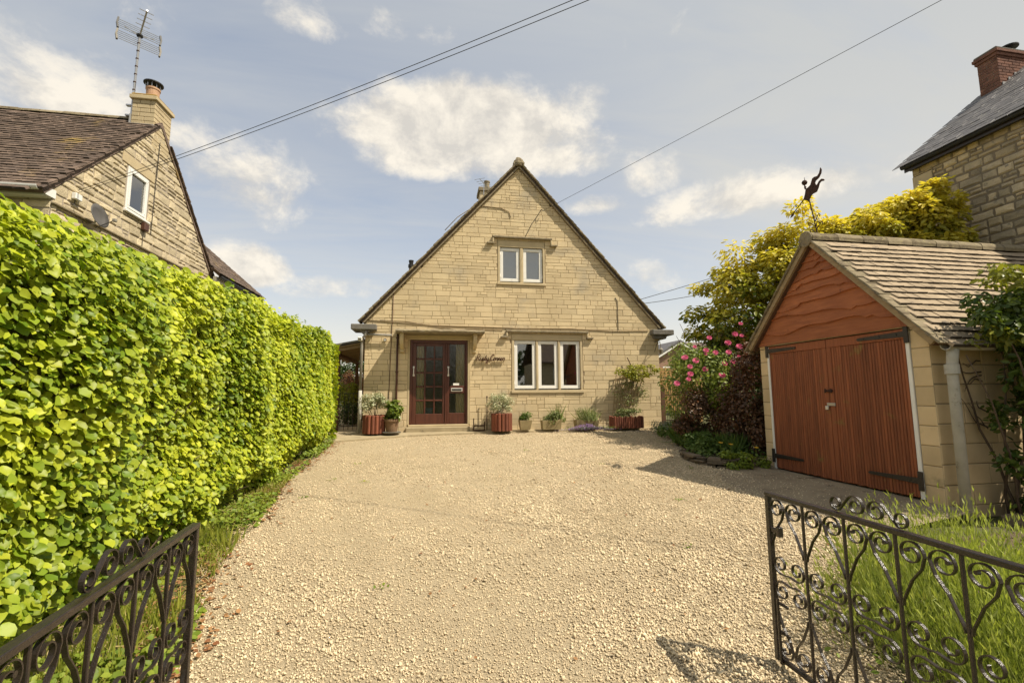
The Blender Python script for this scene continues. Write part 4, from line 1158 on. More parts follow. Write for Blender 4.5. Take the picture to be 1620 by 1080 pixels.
mk('socket', *lathe([(0.052, 0), (0.066, 0.005), (0.066, 0.11), (0.052, 0.115)], 14, (GX + 0.08, 4.21, gzz - 0.33)), M['pipe_white'], dp)
# stones along the foot of the side wall
for (x, y, w, d, h, r, lab) in ((6.25, 4.10, 0.34, 0.16, 0.10, 0.1, 'flat mossy stone lying at the foot of the garage side wall, nearest the white downpipe'), (6.75, 4.05, 0.26, 0.16, 0.12, -0.2, 'second flat stone at the foot of the garage side wall, below the climbing shrub')):
    V, F = cbox(-w / 2, w / 2, -d / 2, d / 2, -0.05, h, 0.03); V = V + rng.normal(0, 0.008, V.shape)
    o = mk('stone', V, F, M['flat_stone'], local=True); o.location = (x, y, gz(x, y)); o.rotation_euler = (0, 0, r); tag(o, lab, 'stone')

# weathervane on the ridge: rod with scrolls, arrow and a flat winged figure
vx, vy, vz = 5.72, 5.80, 3.86
van = thing('weathervane', 'rusty iron weathervane with flat winged figure and arrow on the garage ridge', 'weathervane', (vx, vy, vz))
def vp(px_, py_):    # outline on the plane of the figure, in metres
    u, v = 1220 + px_ / 9.82, 270 + py_ / 9.82
    return (vy + (1294.5 - u) * 0.0142 + 0.012, vz + (368.5 - v) * 0.01035)
def flat(name, pts, parent, th=0.008): return mk(name, *prism([vp(*p) for p in pts], vx - th / 2, vx + th / 2, 0), M['rust'], parent)
mk('rod', *tube([(vx, vp(735, 965)[0], vz - 0.04), (vx, vp(700, 700)[0], vp(700, 700)[1]), (vx, vp(660, 400)[0], vp(660, 400)[1])], 0.009, 6), M['rust'], van)
flat('figure', [(585, 365), (612, 290), (628, 215), (660, 212), (690, 195), (708, 150), (722, 115), (748, 108), (785, 120), (812, 92), (824, 50), (832, 22), (846, 60), (838, 110), (806, 160), (762, 178), (752, 205), (768, 250), (800, 208), (832, 192), (858, 210), (872, 240), (850, 238), (832, 228), (808, 246), (790, 300), (765, 345), (715, 345), (690, 362), (668, 400), (655, 428), (640, 405), (612, 382)], van)
flat('neck', [(614, 215), (612, 150), (622, 150), (632, 215)], van)
for (a, b_, r) in ((618, 112, 0.042), (622, 185, 0.018)):
    y, z = vp(a, b_); V, F = lathe([(0, -r), (r * 0.7, -r * 0.7), (r, 0), (r * 0.7, r * 0.7), (0, r)], 10); mk('ball', V + [vx, y, z], F, M['rust'], van)
mk('spike', *tube([(vx, *vp(620, 90)), (vx, *vp(623, 30))], [0.006, 0.002], 5), M['rust'], van)
mk('arrow', *tube([(vx, *vp(600, 352)), (vx, *vp(430, 490))], 0.008, 6), M['rust'], van)
flat('arrow_head', [(388, 535), (415, 482), (440, 488), (436, 520)], van)
for a, b_ in ((482, 398), (492, 495)):
    t = np.linspace(0, 5.2, 14); y, z = vp(a, b_)
    mk('curl', *tube(np.stack([np.full(14, vx), y + 0.024 * np.cos(t) * (1 - t / 12), z + 0.022 * np.sin(t) * (1 - t / 12)], 1), 0.007, 5), M['rust'], van)
for a, b_, s in ((640, 770, 1), (765, 700, -1), (655, 875, 1), (790, 830, -1), (750, 800, -1)):
    y, z = vp(a, b_); yr, zr = vp(712, b_ + 60)
    t = np.linspace(0, 4.5, 10)
    P = [(vx, yr, zr)] + [(vx, y + 0.03 * math.cos(q + (0 if s < 0 else math.pi)) * (1 - q / 9), z + 0.03 * math.sin(q) * (1 - q / 9)) for q in t]
    mk('scroll', *tube(P, 0.007, 5), M['rust'], van)

# ------------------------------------------------------------------ neighbour on the left
lh = thing('neighbour_house', 'pale rubble stone house rising behind the hedge, with mossy brown tiled roof', 'house', (-6.5, 11.65, 0.5))
LX0, LYA, LYB, LYC, LZE, LZA = -6.5, 8.83, 14.48, 11.65, 5.08, 7.88
LS = (LZA - LZE) / (LYC - LYA)
Wl = wall_xp(LX0)
pl = [(LS, 1, LZE + LS * LYB - 0.0), (-LS, 1, LZE - LS * LYA)]
hol = [(10.62, 11.42, 5.42, 6.44), (10.45, 11.60, 6.44, 6.68)]
polys = coursed(LYA, LYB, 2.2, LZA, lambda t: random.choice([0.09, 0.12, 0.15, 0.18, 0.21]), 0.16, 0.55, hol, pl, 0.25, 0.020, snap=(4.82,))
masonry(lh, 'stone', polys, Wl, M['rubble'], 300, 0.004, 0.010, 0.014, rough=0.010, hidden=lambda u, v: v > 312 + 0.43 * u)
rc = [(LYA, LYB, 0.0, LZE)]
plate_rects(rc, Wl, -0.012, M['mortar_pale'], 'wall', lh, 0.3)
plate([(LYA + 0.02, LZE + 0.001), (10.66, LZE + 0.001), (10.66, LZE + (10.66 - LYA) * LS - 0.03)], Wl, -0.012, M['mortar_pale'], 'wall', lh, 0.3)
plate([(10.66, LZE + 0.001), (11.38, LZE + 0.001), (11.38, 5.46), (10.66, 5.46)], Wl, -0.012, M['mortar_pale'], 'wall', lh, 0.3)
plate([(10.66, 6.42), (11.38, 6.42), (11.38, LZE + (11.38 - LYA) * LS - 0.03), (10.66, LZE + (10.66 - LYA) * LS - 0.03)], Wl, -0.012, M['mortar_pale'], 'wall', lh, 0.3)
plate([(11.38, LZE + 0.001), (LYB - 0.02, LZE + 0.001), (LYC, LZA - 0.03), (11.38, LZE + (11.38 - LYA) * LS - 0.03)], Wl, -0.012, M['mortar_pale'], 'wall', lh, 0.3)
# front wall (faces the road) and the dark inside
polys = coursed(-17, LX0 - 0.01, 3.6, 5.0, lambda t: random.choice([0.14, 0.18, 0.22]), 0.25, 0.6, (), (), 0.1, 0.016)
masonry(lh, 'stone', polys, wall_y(LYA), M['rubble'], 30, 0.004, 0.008, 0.012, rough=0.006, hidden=lambda u, v: v > 312 or u > 100)
mk('front_wall', *box(-17, LX0 - 0.32, LYA + 0.012, LYA + 0.3, 0, 5.04), M['mortar_pale'], lh)
mk('back_wall', *box(-17, LX0 - 0.32, LYB - 0.3, LYB, 0, 5.04), M['rubble'], lh)
mk('room_wall', *box(-9.2, -9.1, LYA + 0.3, LYB - 0.3, 3.0, 6.9), M['room'], lh)
B('string_course', LX0 - 0.01, LX0 + 0.05, LYA - 0.02, LYB - 0.05, 4.79, 4.835, M['lichen_stone'], lh, 0.012)
B('lintel', LX0 - 0.1, LX0 + 0.008, 10.46, 11.59, 6.45, 6.67, M['dressed'], lh, 0.01)
# window
wn = MB()
wy0, wy1, wz0, wz1 = 10.66, 11.38, 5.46, 6.43
for a in ((wy0, wy1, wz1 - 0.055, wz1), (wy0, wy1, wz0, wz0 + 0.055), (wy0, wy0 + 0.055, wz0 + 0.055, wz1 - 0.055), (wy1 - 0.055, wy1, wz0 + 0.055, wz1 - 0.055)):
    wn.add(*cbox(LX0 - 0.07, LX0 + 0.005, a[0], a[1], a[2], a[3], 0.006))
w_ = wn.build('window', M['upvc'], lh)
sw = MB()
for a in ((wy0 + 0.057, wy1 - 0.057, wz1 - 0.11, wz1 - 0.057), (wy0 + 0.057, wy1 - 0.057, wz0 + 0.057, wz0 + 0.11), (wy0 + 0.057, wy0 + 0.11, wz0 + 0.11, wz1 - 0.11), (wy1 - 0.11, wy1 - 0.057, wz0 + 0.11, wz1 - 0.11)):
    sw.add(*cbox(LX0 - 0.06, LX0 + 0.018, a[0], a[1], a[2], a[3], 0.006))
sw.build('sash', M['upvc'], w_)
mk('pane', *box(LX0 - 0.03, LX0 - 0.024, wy0 + 0.105, wy1 - 0.105, wz0 + 0.105, wz1 - 0.105), M['glass_up'], w_)
mk('sill', *cbox(LX0 - 0.05, LX0 + 0.07, wy0 - 0.06, wy1 + 0.06, wz0 - 0.055, wz0 - 0.003, 0.008), M['upvc'], w_)
tag(mk('net_blind', *box(LX0 - 0.36, LX0 - 0.35, wy0 - 0.3, wy1 + 0.3, wz0 - 0.2, wz1 + 0.2), M['blind']), 'pale blind behind the gable window of the neighbour house on the left', 'blind')
# roof
lam = math.hypot(1, LS)
for sgn in (-1, 1):
    e = (LYC + sgn * 3.02, LZA - LS * 3.02 + 0.02); a = (LYC, LZA + 0.02); k = np.array([sgn * LS, 1]) / lam
    P = [e, a, (a[0], a[1] + 0.09 / k[1]), (e[0] + k[0] * 0.09, e[1] + k[1] * 0.09)]
    mk('roof', *prism(P if sgn < 0 else P[::-1], -17, LX0 + 0.02, 0), M['roof_tile'], lh)
    Lg = 3.05 * lam; ag = math.atan(LS)
    for r in range(34):
        s = 0.05 + r * (Lg - 0.05) / 34
        if abs(LYC + sgn * (3.02 - s / lam) - 11.7) < 0.36: continue
        V, F = cbox(-0.25, 0.055, -0.08, 0.12, 0, 0.028, 0.006); V = V + rng.normal(0, 0.005, V.shape)
        c = math.cos(ag - 0.1); q = math.sin(ag - 0.1)
        Y_ = V[:, 1] * c - V[:, 2] * q; Z_ = V[:, 1] * q + V[:, 2] * c
        V = np.stack([V[:, 0] + LX0 + 0.01, LYC + sgn * (3.02 - s / lam) + (Y_ if sgn < 0 else -Y_) + k[0] * 0.09, LZA - LS * 3.02 + s * LS / lam + Z_ + k[1] * 0.09 + 0.02], 1)
        mk('verge_tile', V, F if sgn < 0 else [f[::-1] for f in F], M['roof_tile'], lh, random.random())
kn_ = np.array([-LS, 1]) / lam
nA = 20
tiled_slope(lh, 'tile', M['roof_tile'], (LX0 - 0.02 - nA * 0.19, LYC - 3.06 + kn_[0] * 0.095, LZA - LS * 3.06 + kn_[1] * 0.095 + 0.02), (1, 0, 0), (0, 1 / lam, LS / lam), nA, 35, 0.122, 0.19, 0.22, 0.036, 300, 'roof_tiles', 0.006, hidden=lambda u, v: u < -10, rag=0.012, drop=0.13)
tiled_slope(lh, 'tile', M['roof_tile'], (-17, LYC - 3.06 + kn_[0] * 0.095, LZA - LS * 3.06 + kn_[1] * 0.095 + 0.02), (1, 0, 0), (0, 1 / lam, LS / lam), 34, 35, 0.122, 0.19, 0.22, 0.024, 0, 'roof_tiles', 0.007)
for k in range(20):
    x = -7.10 - (k + 1) * 0.46
    a = np.linspace(R(0), R(180), 8); n = 8
    V = [(xx, LYC + 0.13 * math.cos(t) * rr, LZA + 0.10 + 0.10 * math.sin(t) * rr) for xx in (x, x + 0.45) for rr in (1, 0.8) for t in a]; F = []
    for j in range(n - 1): F += [(j, j + 1, 2 * n + j + 1, 2 * n + j), (n + j + 1, n + j, 3 * n + j, 3 * n + j + 1), (j + 1, j, n + j, n + j + 1), (2 * n + j, 2 * n + j + 1, 3 * n + j + 1, 3 * n + j)]
    mk('ridge_tile', np.array(V) + rng.normal(0, 0.004, (len(V), 3)), F, M['lichen_stone'], lh, random.random())
# gutter and fascia along the front eaves
B('fascia', -17, LX0 - 0.02, LYA - 0.16, LYA - 0.13, 4.885, 5.05, M['upvc'], lh, 0.004)
B('soffit', -17, LX0 - 0.02, LYA - 0.129, LYA - 0.001, 4.885, 4.905, M['upvc'], lh, 0.003)
B('fascia_end', LX0 - 0.018, LX0 + 0.012, LYA - 0.16, LYA + 0.05, 4.90, 5.05, M['upvc'], lh, 0.004)
a = np.linspace(R(175), R(365), 9); n = 9
V = [(xx, LYA - 0.265 + 0.062 * math.cos(t) * rr, 5.00 + 0.062 * math.sin(t) * rr) for xx in (-17, LX0 - 0.02) for rr in (1, 0.88) for t in a]; F = []
for j in range(n - 1): F += [(j, j + 1, 2 * n + j + 1, 2 * n + j), (n + j + 1, n + j, 3 * n + j, 3 * n + j + 1)]
F += [tuple(range(2 * n, 3 * n)) + tuple(range(4 * n - 1, 3 * n - 1, -1))]
mk('gutter', V, F, M['upvc'], lh)
# chimney
cx0, cx1, cy0, cy1 = -6.985, -6.497, 11.37, 12.04
chm = mk('chimney', *box(cx0 + 0.01, cx1 - 0.01, cy0 + 0.01, cy1 - 0.01, 7.2, 8.40), M['mortar'], lh)
for wl, s0, s1 in ((wall_y(cy0), cx0, cx1), (wall_xp(cx1), cy0 + 0.002, cy1)):
    polys = coursed(s0, s1, 7.25, 8.40, lambda t: 0.105, 0.18, 0.36, (), (), 0, 0.010)
    masonry(chm, 'block', polys, wl, M['dressed'], 60, 0.0, 0.003, 0.006)
cap = mk('chimney_cap', *cbox(cx0 - 0.05, cx1 + 0.045, cy0 - 0.05, cy1 + 0.05, 8.401, 8.50, 0.012), M['dressed'], chm)
M['ochre_lichen'] = material('ochre_lichen_mortar', (0.42, 0.27, 0.06), (0.30, 0.20, 0.06), 12, 7, 0.95, 0.5, 50)
mk('flaunching', *cbox(cx0 - 0.03, cx1 + 0.02, cy0 - 0.03, cy1 + 0.03, 8.501, 8.55, 0.03), M['ochre_lichen'], chm)
pot = mk('chimney_pot', *lathe([(0.15, 8.53), (0.155, 8.56), (0.13, 8.60), (0.135, 8.78), (0.15, 8.80), (0.15, 8.84), (0.12, 8.84)], 18, (-6.72, 11.62, 0)), M['terracotta'], chm)
V, F = lathe([(0.0, 9.00), (0.17, 8.99), (0.20, 8.975), (0.20, 8.95), (0.0, 8.945)], 20, (-6.72, 11.62, 0)); mk('cowl', V, F, M['black_plastic'], chm)
for k in range(10):
    t = k * 2 * math.pi / 10; x, y = -6.72 + 0.145 * math.cos(t), 11.62 + 0.145 * math.sin(t)
    mk('cowl_bar', *box(x - 0.006, x + 0.006, y - 0.006, y + 0.006, 8.84, 8.95), M['steel'], chm)
M['lead'] = material('lead_flashing', (0.36, 0.36, 0.36), (0.27, 0.27, 0.27), 8, 4, 0.6, 0.1, 50)
mk('flashing', *box(cx0 - 0.02, cx1 - 0.002, cy0 - 0.02, cy0 - 0.006, 7.60, 7.80), M['lead'], chm)
mk('flashing', *box(cx0 - 0.03, cx0 - 0.004, cy0 - 0.02, cy1, 7.60, 8.02), M['lead'], chm)
# aerial on a braced mast
ae = thing('tv_aerial', 'tall television aerial on a steel mast strapped to the left chimney', 'aerial', (-7.08, 11.5, 7.95))
mx_, my_ = -7.06, 11.5
mk('mast', *tube([(mx_, my_, 7.95), (mx_ + 0.02, my_, 10.12)], 0.026, 8), M['steel'], ae)
for z in (8.05, 8.30): mk('bracket', *cbox(mx_ - 0.12, mx_ + 0.10, my_ - 0.035, my_ + 0.035, z - 0.02, z + 0.02, 0.004), M['steel'], ae)
for k in range(8): mk('mast_band', *lathe([(0.031, -0.014), (0.031, 0.014)], 8, (mx_ + 0.002 * k, my_, 8.5 + 0.2 * k)), M['rust'], ae)
bd = np.array([0.42, -0.55, 0.12]); bd /= np.linalg.norm(bd)
c0 = np.array([mx_ + 0.02, my_, 10.10])
p0, p1 = c0 - bd * 0.10, c0 + bd * 0.85
mk('boom', *tube([p0, p1], 0.018, 6), M['steel'], ae)
el = np.cross(bd, [0, 0, 1]); el /= np.linalg.norm(el); upv = np.cross(el, bd)
for s in (0.35, 0.5, 0.65, 0.8): mk('element', *tube([c0 + bd * s - el * 0.13, c0 + bd * s + el * 0.13], 0.008, 5), M['steel'], ae)
for sz in (1, -1):
    for k in range(5):
        q = c0 - bd * 0.06 + upv * sz * (0.05 + 0.055 * k)
        mk('reflector_rod', *tube([q - el * 0.40, q + el * 0.40], 0.007, 5), M['steel'], ae)
    for s in (-1, 1):
        q0 = c0 - bd * 0.06 + el * s * 0.40 + upv * sz * 0.02; q1 = c0 - bd * 0.06 + el * s * 0.40 + upv * sz * 0.31
        mk('end_cap', *strip2([q0, (q0 + q1) / 2 + el * s * 0.02, q1], 0.06, 0.035, bd), M['black_plastic'] if sz > 0 else M['pipe_grey'], ae)
    mk('strut', *tube([c0, c0 - bd * 0.06 + el * 0.28 * sz + upv * 0.13], 0.009, 5), M['steel'], ae)
mk('junction_box', *lathe([(0, -0.04), (0.06, -0.03), (0.07, 0), (0.06, 0.03), (0, 0.04)], 10, tuple(c0)), M['black_plastic'], ae)
# fittings on the gable: dish, white box, vent
ds = thing('satellite_dish', 'dark grey satellite dish on the neighbour gable just above the hedge', 'satellite dish', (-6.5, 9.66, 4.80))
dn = Vector((0.95, -0.10, 0.26)).normalized()
V, F = lathe([(0, 0.0), (0.08, 0.006), (0.16, 0.028), (0.235, 0.065), (0.235, 0.072), (0.16, 0.036), (0.08, 0.014), (0, 0.008)], 22)
V = V * [0.85, 1.0, 0.9]
q = dn.to_track_quat('Z', 'Y').to_matrix(); V = V @ np.array(q).T + np.array((-6.30, 9.58, 4.88))
mk('reflector', V, F, M['dish'], ds, smooth=True)
mk('mount', *tube([(-6.5, 9.66, 4.76), (-6.38, 9.66, 4.76), (-6.33, 9.62, 4.88)], 0.018, 7), M['steel'], ds)
e = np.array((-6.30, 9.58, 4.88)) + np.array(dn) * 0.34 + np.array((0, 0, -0.16))
mk('feed_arm', *tube([np.array((-6.30, 9.58, 4.66)), e], 0.009, 6), M['dish'], ds)
mk('receiver', *cbox(e[0] - 0.03, e[0] + 0.03, e[1] - 0.03, e[1] + 0.03, e[2] - 0.03, e[2] + 0.03, 0.01), M['pipe_grey'], ds)
jb = mk('cable_box', *cbox(LX0 + 0.012, LX0 + 0.09, 9.20, 9.36, 5.06, 5.18, 0.01), M['upvc'], lh)
mk('cable', *tube([(LX0 + 0.03, 9.28, 5.06), (LX0 + 0.03, 9.27, 4.99), (LX0 + 0.03, 9.22, 4.95)], 0.008, 5), M['cable'], lh)
mk('vent', *cbox(LX0 + 0.012, LX0 + 0.10, 11.20, 11.36, 5.20, 5.37, 0.012), M['pipe_brown'], lh)
mk('cable', *tube([(LX0 + 0.03, 11.28, 5.20), (LX0 + 0.03, 11.28, 4.84)], 0.006, 5), M['cable'], lh)
mk('cable', *tube([(LX0 + 0.025, 11.62, 7.5), (LX0 + 0.025, 11.60, 6.7), (LX0 + 0.025, 11.56, 5.2)], 0.008, 5), M['cable'], lh)
# rendered wing behind
mk('wing_wall', *box(-10, -6.42, LYB + 0.005, 17.7, 0, 4.92), M['render'], lh)
wr = mk('wing_roof', *prism([(-6.22, 4.98), (-8.6, 7.1), (-8.6, 7.2), (-6.22, 5.08)], LYB + 0.02, 18.0, 1), M['roof_tile'], lh)
mk('wing_roof', *prism([(-8.6, 7.1), (-11, 4.98), (-11, 5.08), (-8.6, 7.2)], LYB + 0.02, 18.0, 1), M['roof_tile'], lh)
ws = math.atan2(2.12, 2.38)
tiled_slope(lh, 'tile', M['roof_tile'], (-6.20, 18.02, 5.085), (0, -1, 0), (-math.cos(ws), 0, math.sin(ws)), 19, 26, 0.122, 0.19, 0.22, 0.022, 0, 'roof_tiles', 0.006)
B('wing_fascia', -6.40, -6.30, LYB + 0.03, 17.98, 4.86, 4.99, M['upvc'], lh, 0.004)
mk('wing_gutter', *tube([(-6.20, LYB + 0.03, 4.97), (-6.20, 18.0, 4.96)], 0.055, 8), M['black_plastic'], lh)

# ------------------------------------------------------------------ neighbour on the right
rh = thing('neighbour_house', 'tall dark rubble stone house with slate roof and red brick chimney behind the garage', 'house', (11, 5, 0))
RX0, RYA, RYB, RZE = 11.0, 8.45, 0.5, 6.72
Wr = wall_xm(RX0)
quo = [(7.98, RYA, 5.55, 6.05), (8.02, RYA, 6.05, 6.45), (8.15, RYA, 5.2, 5.55), (7.9, RYA, 4.85, 5.2), (8.1, RYA, 4.4, 4.85), (7.95, RYA, 3.9, 4.4), (8.1, RYA, 3.4, 3.9)]
polys = coursed(RYB, RYA, 1.0, 6.70, lambda t: random.choice([0.10, 0.13, 0.15, 0.18]), 0.16, 0.42, quo, (), 0.15, 0.022)
masonry(rh, 'stone', polys, Wr, M['rubble_dark'], 300, 0.006, 0.010, 0.022, rough=0.014, hidden=lambda u, v: u < 1440 or v > 425)
for q in quo: 
    V, F = stone_mesh([(q[0] + 0.01, q[2] + 0.01), (q[1] - 0.0, q[2] + 0.01), (q[1] - 0.0, q[3] - 0.01), (q[0] + 0.01, q[3] - 0.01)], Wr[0], True, 0.016, 0.012)
    mk('quoin', V, F, M['dressed'], rh, random.random())
plate_rects([(RYB, RYA, 0, 6.72)], Wr, -0.014, M['mortar_grey'], 'wall', rh, 0.3)
mk('gable_wall', *prism([(RX0 + 0.32, 0), (17.2, 0), (17.2, 6.72), (14.25, 9.05), (RX0 + 0.32, 6.75)], RYA - 0.3, RYA, 1), M['rubble_dark'], rh)
mk('gable_wall', *prism([(RX0 + 0.32, 0), (17.2, 0), (17.2, 6.72), (14.25, 9.05), (RX0 + 0.32, 6.75)], RYB, RYB + 0.3, 1), M['rubble_dark'], rh)
rs = math.atan2(8.63 - 6.75, 13.32 - 10.9)
ex, ez = 10.84, 6.705
Lr = 4.35
P = [(ex, ez), (ex + Lr * math.cos(rs), ez + Lr * math.sin(rs)), (ex + Lr * math.cos(rs), ez + Lr * math.sin(rs) + 0.06), (ex - 0.02, ez + 0.05)]
mk('roof', *prism(P, RYB - 0.1, RYA + 0.06, 1), M['slate'], rh)
P = [(ex + Lr * math.cos(rs), ez + Lr * math.sin(rs)), (17.5, 6.6), (17.5, 6.66), (ex + Lr * math.cos(rs), ez + Lr * math.sin(rs) + 0.06)]
mk('roof', *prism(P, RYB - 0.1, RYA + 0.06, 1), M['slate'], rh)
tiled_slope(rh, 'slate', M['slate'], (ex - 0.03, RYA + 0.08, ez + 0.065), (0, -1, 0), (math.cos(rs), 0, math.sin(rs)), 29, 21, 0.205, 0.28, 0.34, 0.012, 300, 'roof_slates', 0.004, drop=0.02, edge=False)
mk('fascia', *cbox(ex + 0.005, ex + 0.03, RYB, RYA + 0.05, ez - 0.13, ez - 0.002, 0.004), M['iron'], rh)
mk('gutter', *tube([(ex - 0.045, RYB, ez - 0.02), (ex - 0.045, RYA + 0.06, ez - 0.01)], 0.055, 10), M['black_plastic'], rh, smooth=True)
mk('soffit', *box(ex + 0.031, RX0 - 0.02, RYB, RYA, ez - 0.10, ez - 0.085), M['iron'], rh)
kx0, kx1, ky0, ky1, kz0, kz1 = 13.32, 14.75, 8.05, 8.46, 8.3, 9.55
rch = mk('chimney', *box(kx0 + 0.012, kx1 - 0.01, ky0 + 0.012, ky1, kz0, kz1), M['mortar_pale'], rh)
for wl, s0, s1 in ((wall_xm(kx0), ky0, ky1), (wall_y(ky0), kx0 + 0.002, kx1)):
    polys = []
    z = kz0; r = 0
    while z < kz1 - 0.03:
        s = s0 - (0.11 if r % 2 else 0)
        while s < s1:
            a_, b_ = max(s, s0), min(s + 0.225, s1)
            if b_ - a_ > 0.04: polys.append([(a_ + 0.005, z + 0.005), (b_ - 0.005, z + 0.005), (b_ - 0.005, z + 0.070), (a_ + 0.005, z + 0.070)])
            s += 0.225
        z += 0.075; r += 1
    masonry(rch, 'brick', polys, wl, M['brick'], 150, 0.0, 0.003, 0.004)
for j, (o_, z) in enumerate(((0.03, 9.551), (0.06, 9.63))):
    V, F = cbox(kx0 - o_, kx1 + o_, ky0 - o_, ky1 + o_, z, z + 0.075, 0.006); mk('oversail_course', V, F, M['brick'], rch, 0.3 + 0.3 * j)
mk('chimney_cap', *cbox(kx0 - 0.04, kx1 + 0.04, ky0 - 0.04, ky1 + 0.04, 9.706, 9.77, 0.02), M['concrete_grey'], rch)
mk('chimney_pot', *lathe([(0.11, 9.76), (0.10, 9.86), (0.115, 9.88)], 14, (14.05, 8.25, 0)), M['terracotta'], rch)
mk('cowl', *lathe([(0.05, 9.90), (0.05, 9.95), (0.19, 9.97), (0.19, 10.0), (0.03, 10.05), (0, 10.05)], 18, (14.05, 8.25, 0)), M['black_plastic'], rch)
for k in range(3):
    V, F = cbox(kx0 + 0.05 + 0.2 * k, kx0 + 0.25 + 0.2 * k, ky0 - 0.02, ky0 - 0.006, 8.55 + 0.145 * k, 8.86 + 0.145 * k, 0.003); mk('flashing', V, F, M['lead'], rch)

# ------------------------------------------------------------------ leaves
T_BROAD = (np.array([(0, 0, 0), (0, 0.5, -0.07), (0, 1.0, -0.02), (-0.30, 0.28, 0.02), (-0.31, 0.66, 0.03), (0.30, 0.28, 0.02), (0.31, 0.66, 0.03)], float),
           np.array([(0, 1, 3), (3, 1, 4), (4, 1, 2), (0, 5, 1), (5, 6, 1), (6, 2, 1)]))
T_SMALL = (np.array([(0, 0, 0), (-0.28, 0.5, 0.05), (0, 1.0, 0), (0.28, 0.5, 0.05)], float), np.array([(0, 3, 1), (1, 3, 2)]))
T_LEAF = (np.array([(0, 0, 0), (0, 0.35, -0.07), (0, 0.7, -0.05), (0, 1.0, -0.10), (-0.21, 0.16, 0.03), (-0.36, 0.47, -0.01), (-0.23, 0.80, 0.05), (0.21, 0.16, 0.03), (0.36, 0.47, -0.01), (0.23, 0.80, 0.05)], float),
          np.array([(0, 1, 4), (4, 1, 5), (1, 2, 5), (5, 2, 6), (2, 3, 6), (0, 7, 1), (7, 8, 1), (1, 8, 2), (8, 9, 2), (2, 9, 3)]))
T_LONG = (np.array([(0, 0, 0), (-0.13, 0.4, 0.04), (0, 0.45, -0.02), (0.13, 0.4, 0.04), (0, 1.0, -0.12)], float), np.array([(0, 2, 1), (0, 3, 2), (1, 2, 4), (2, 3, 4)]))
T_BLADE = (np.array([(-0.02, 0, 0), (0.02, 0, 0), (-0.016, 0.5, 0.03), (0.016, 0.5, 0.03), (0, 1, 0.12)], float), np.array([(0, 1, 3), (0, 3, 2), (2, 3, 4)]))

def unit(v):
    return v / np.maximum(np.linalg.norm(v, axis=-1, keepdims=True), 1e-9)

def leaf_frames(N, T):
    N = unit(N); T = unit(T - N * (T * N).sum(-1, keepdims=True)); Bv = np.cross(T, N)
    return Bv, T, N
def leaf_geo(P, N, T, size, tmpl):
    """positions, normals, growing directions, sizes -> vertices and faces"""
    tv, tf = tmpl
    Bv, T, N = leaf_frames(N, T)
    s = size[:, None, None]
    V = P[:, None] + s * (tv[None, :, 0:1] * Bv[:, None] + tv[None, :, 1:2] * T[:, None] + tv[None, :, 2:3] * N[:, None])
    F = tf[None] + (len(tv) * np.arange(len(P)))[:, None, None]
    return V.reshape(-1, 3), F.reshape(-1, 3)
def leaves(name, P, N, T, size, tmpl, mat, parent=None, rnd=None, stuff=True):
    V, F = leaf_geo(P, N, T, size, tmpl)
    rnd = rng.random(len(P)) if rnd is None else rnd
    return mk(name, V, F, mat, parent, np.repeat(rnd, len(tmpl[1])), stuff=stuff)
def rdir(n): return unit(rng.normal(0, 1, (n, 3)))

def in_view(P, m=30):
    u, v, w = pix(P)
    return (w > 0.25) & (u > -m) & (u < 1620 + m) & (v > -m) & (v < 1080 + m), w

def vnoise(x, y, s=1.0, seed=0):
    """cheap smooth value noise"""
    r = np.random.default_rng(seed).random((64, 64))
    x = np.asarray(x) * s + 200.3; y = np.asarray(y) * s + 100.7
    i, j = np.floor(x).astype(int), np.floor(y).astype(int); f, g = x - i, y - j
    f, g = f * f * (3 - 2 * f), g * g * (3 - 2 * g)
    q = lambda a, b: r[a % 64, b % 64]
    return (q(i, j) * (1 - f) + q(i + 1, j) * f) * (1 - g) + (q(i, j + 1) * (1 - f) + q(i + 1, j + 1) * f) * g - 0.5

# ------------------------------------------------------------------ the hedge
M['hedge'] = leaf_mat('beech_hedge_leaf', (0.155, 0.25, 0.016), (0.54, 0.57, 0.042), 0.40, 0.45)
M['hedge_core'] = material('hedge_twigs', (0.085, 0.10, 0.022), (0.05, 0.05, 0.018), 12, 6, 1.0, 0.6, 20)
hd = thing('hedge', 'long clipped bright green beech hedge along the left side of the gravel drive', 'hedge', (-2.7, 6, 0.2))
HY0, HY1, HX = -1.5, 11.15, -2.12
def htop(y): return 2.45 + 0.085 * np.clip((6 - y) / 3, 0, 1) + 0.055 * (np.clip(y, 0, 9.2) - 2.5) * 0.95 - 0.10 * np.clip(y - 9.2, 0, 5) + 0.07 * vnoise(y, 0 * y, 0.9, 3) * 2
def hface(y, z): return HX + 0.30 * vnoise(y, z, 1.1, 5) + 0.12 * vnoise(y, z, 3.1, 6) - 0.10 * np.clip((z - 1.9) / 0.8, 0, 1) ** 2 - 0.22 * np.clip((0.42 - (z - gz(0, y))) / 0.4, 0, 1) - 0.25 * np.clip((y - 10.7) / 0.45, 0, 1) ** 2
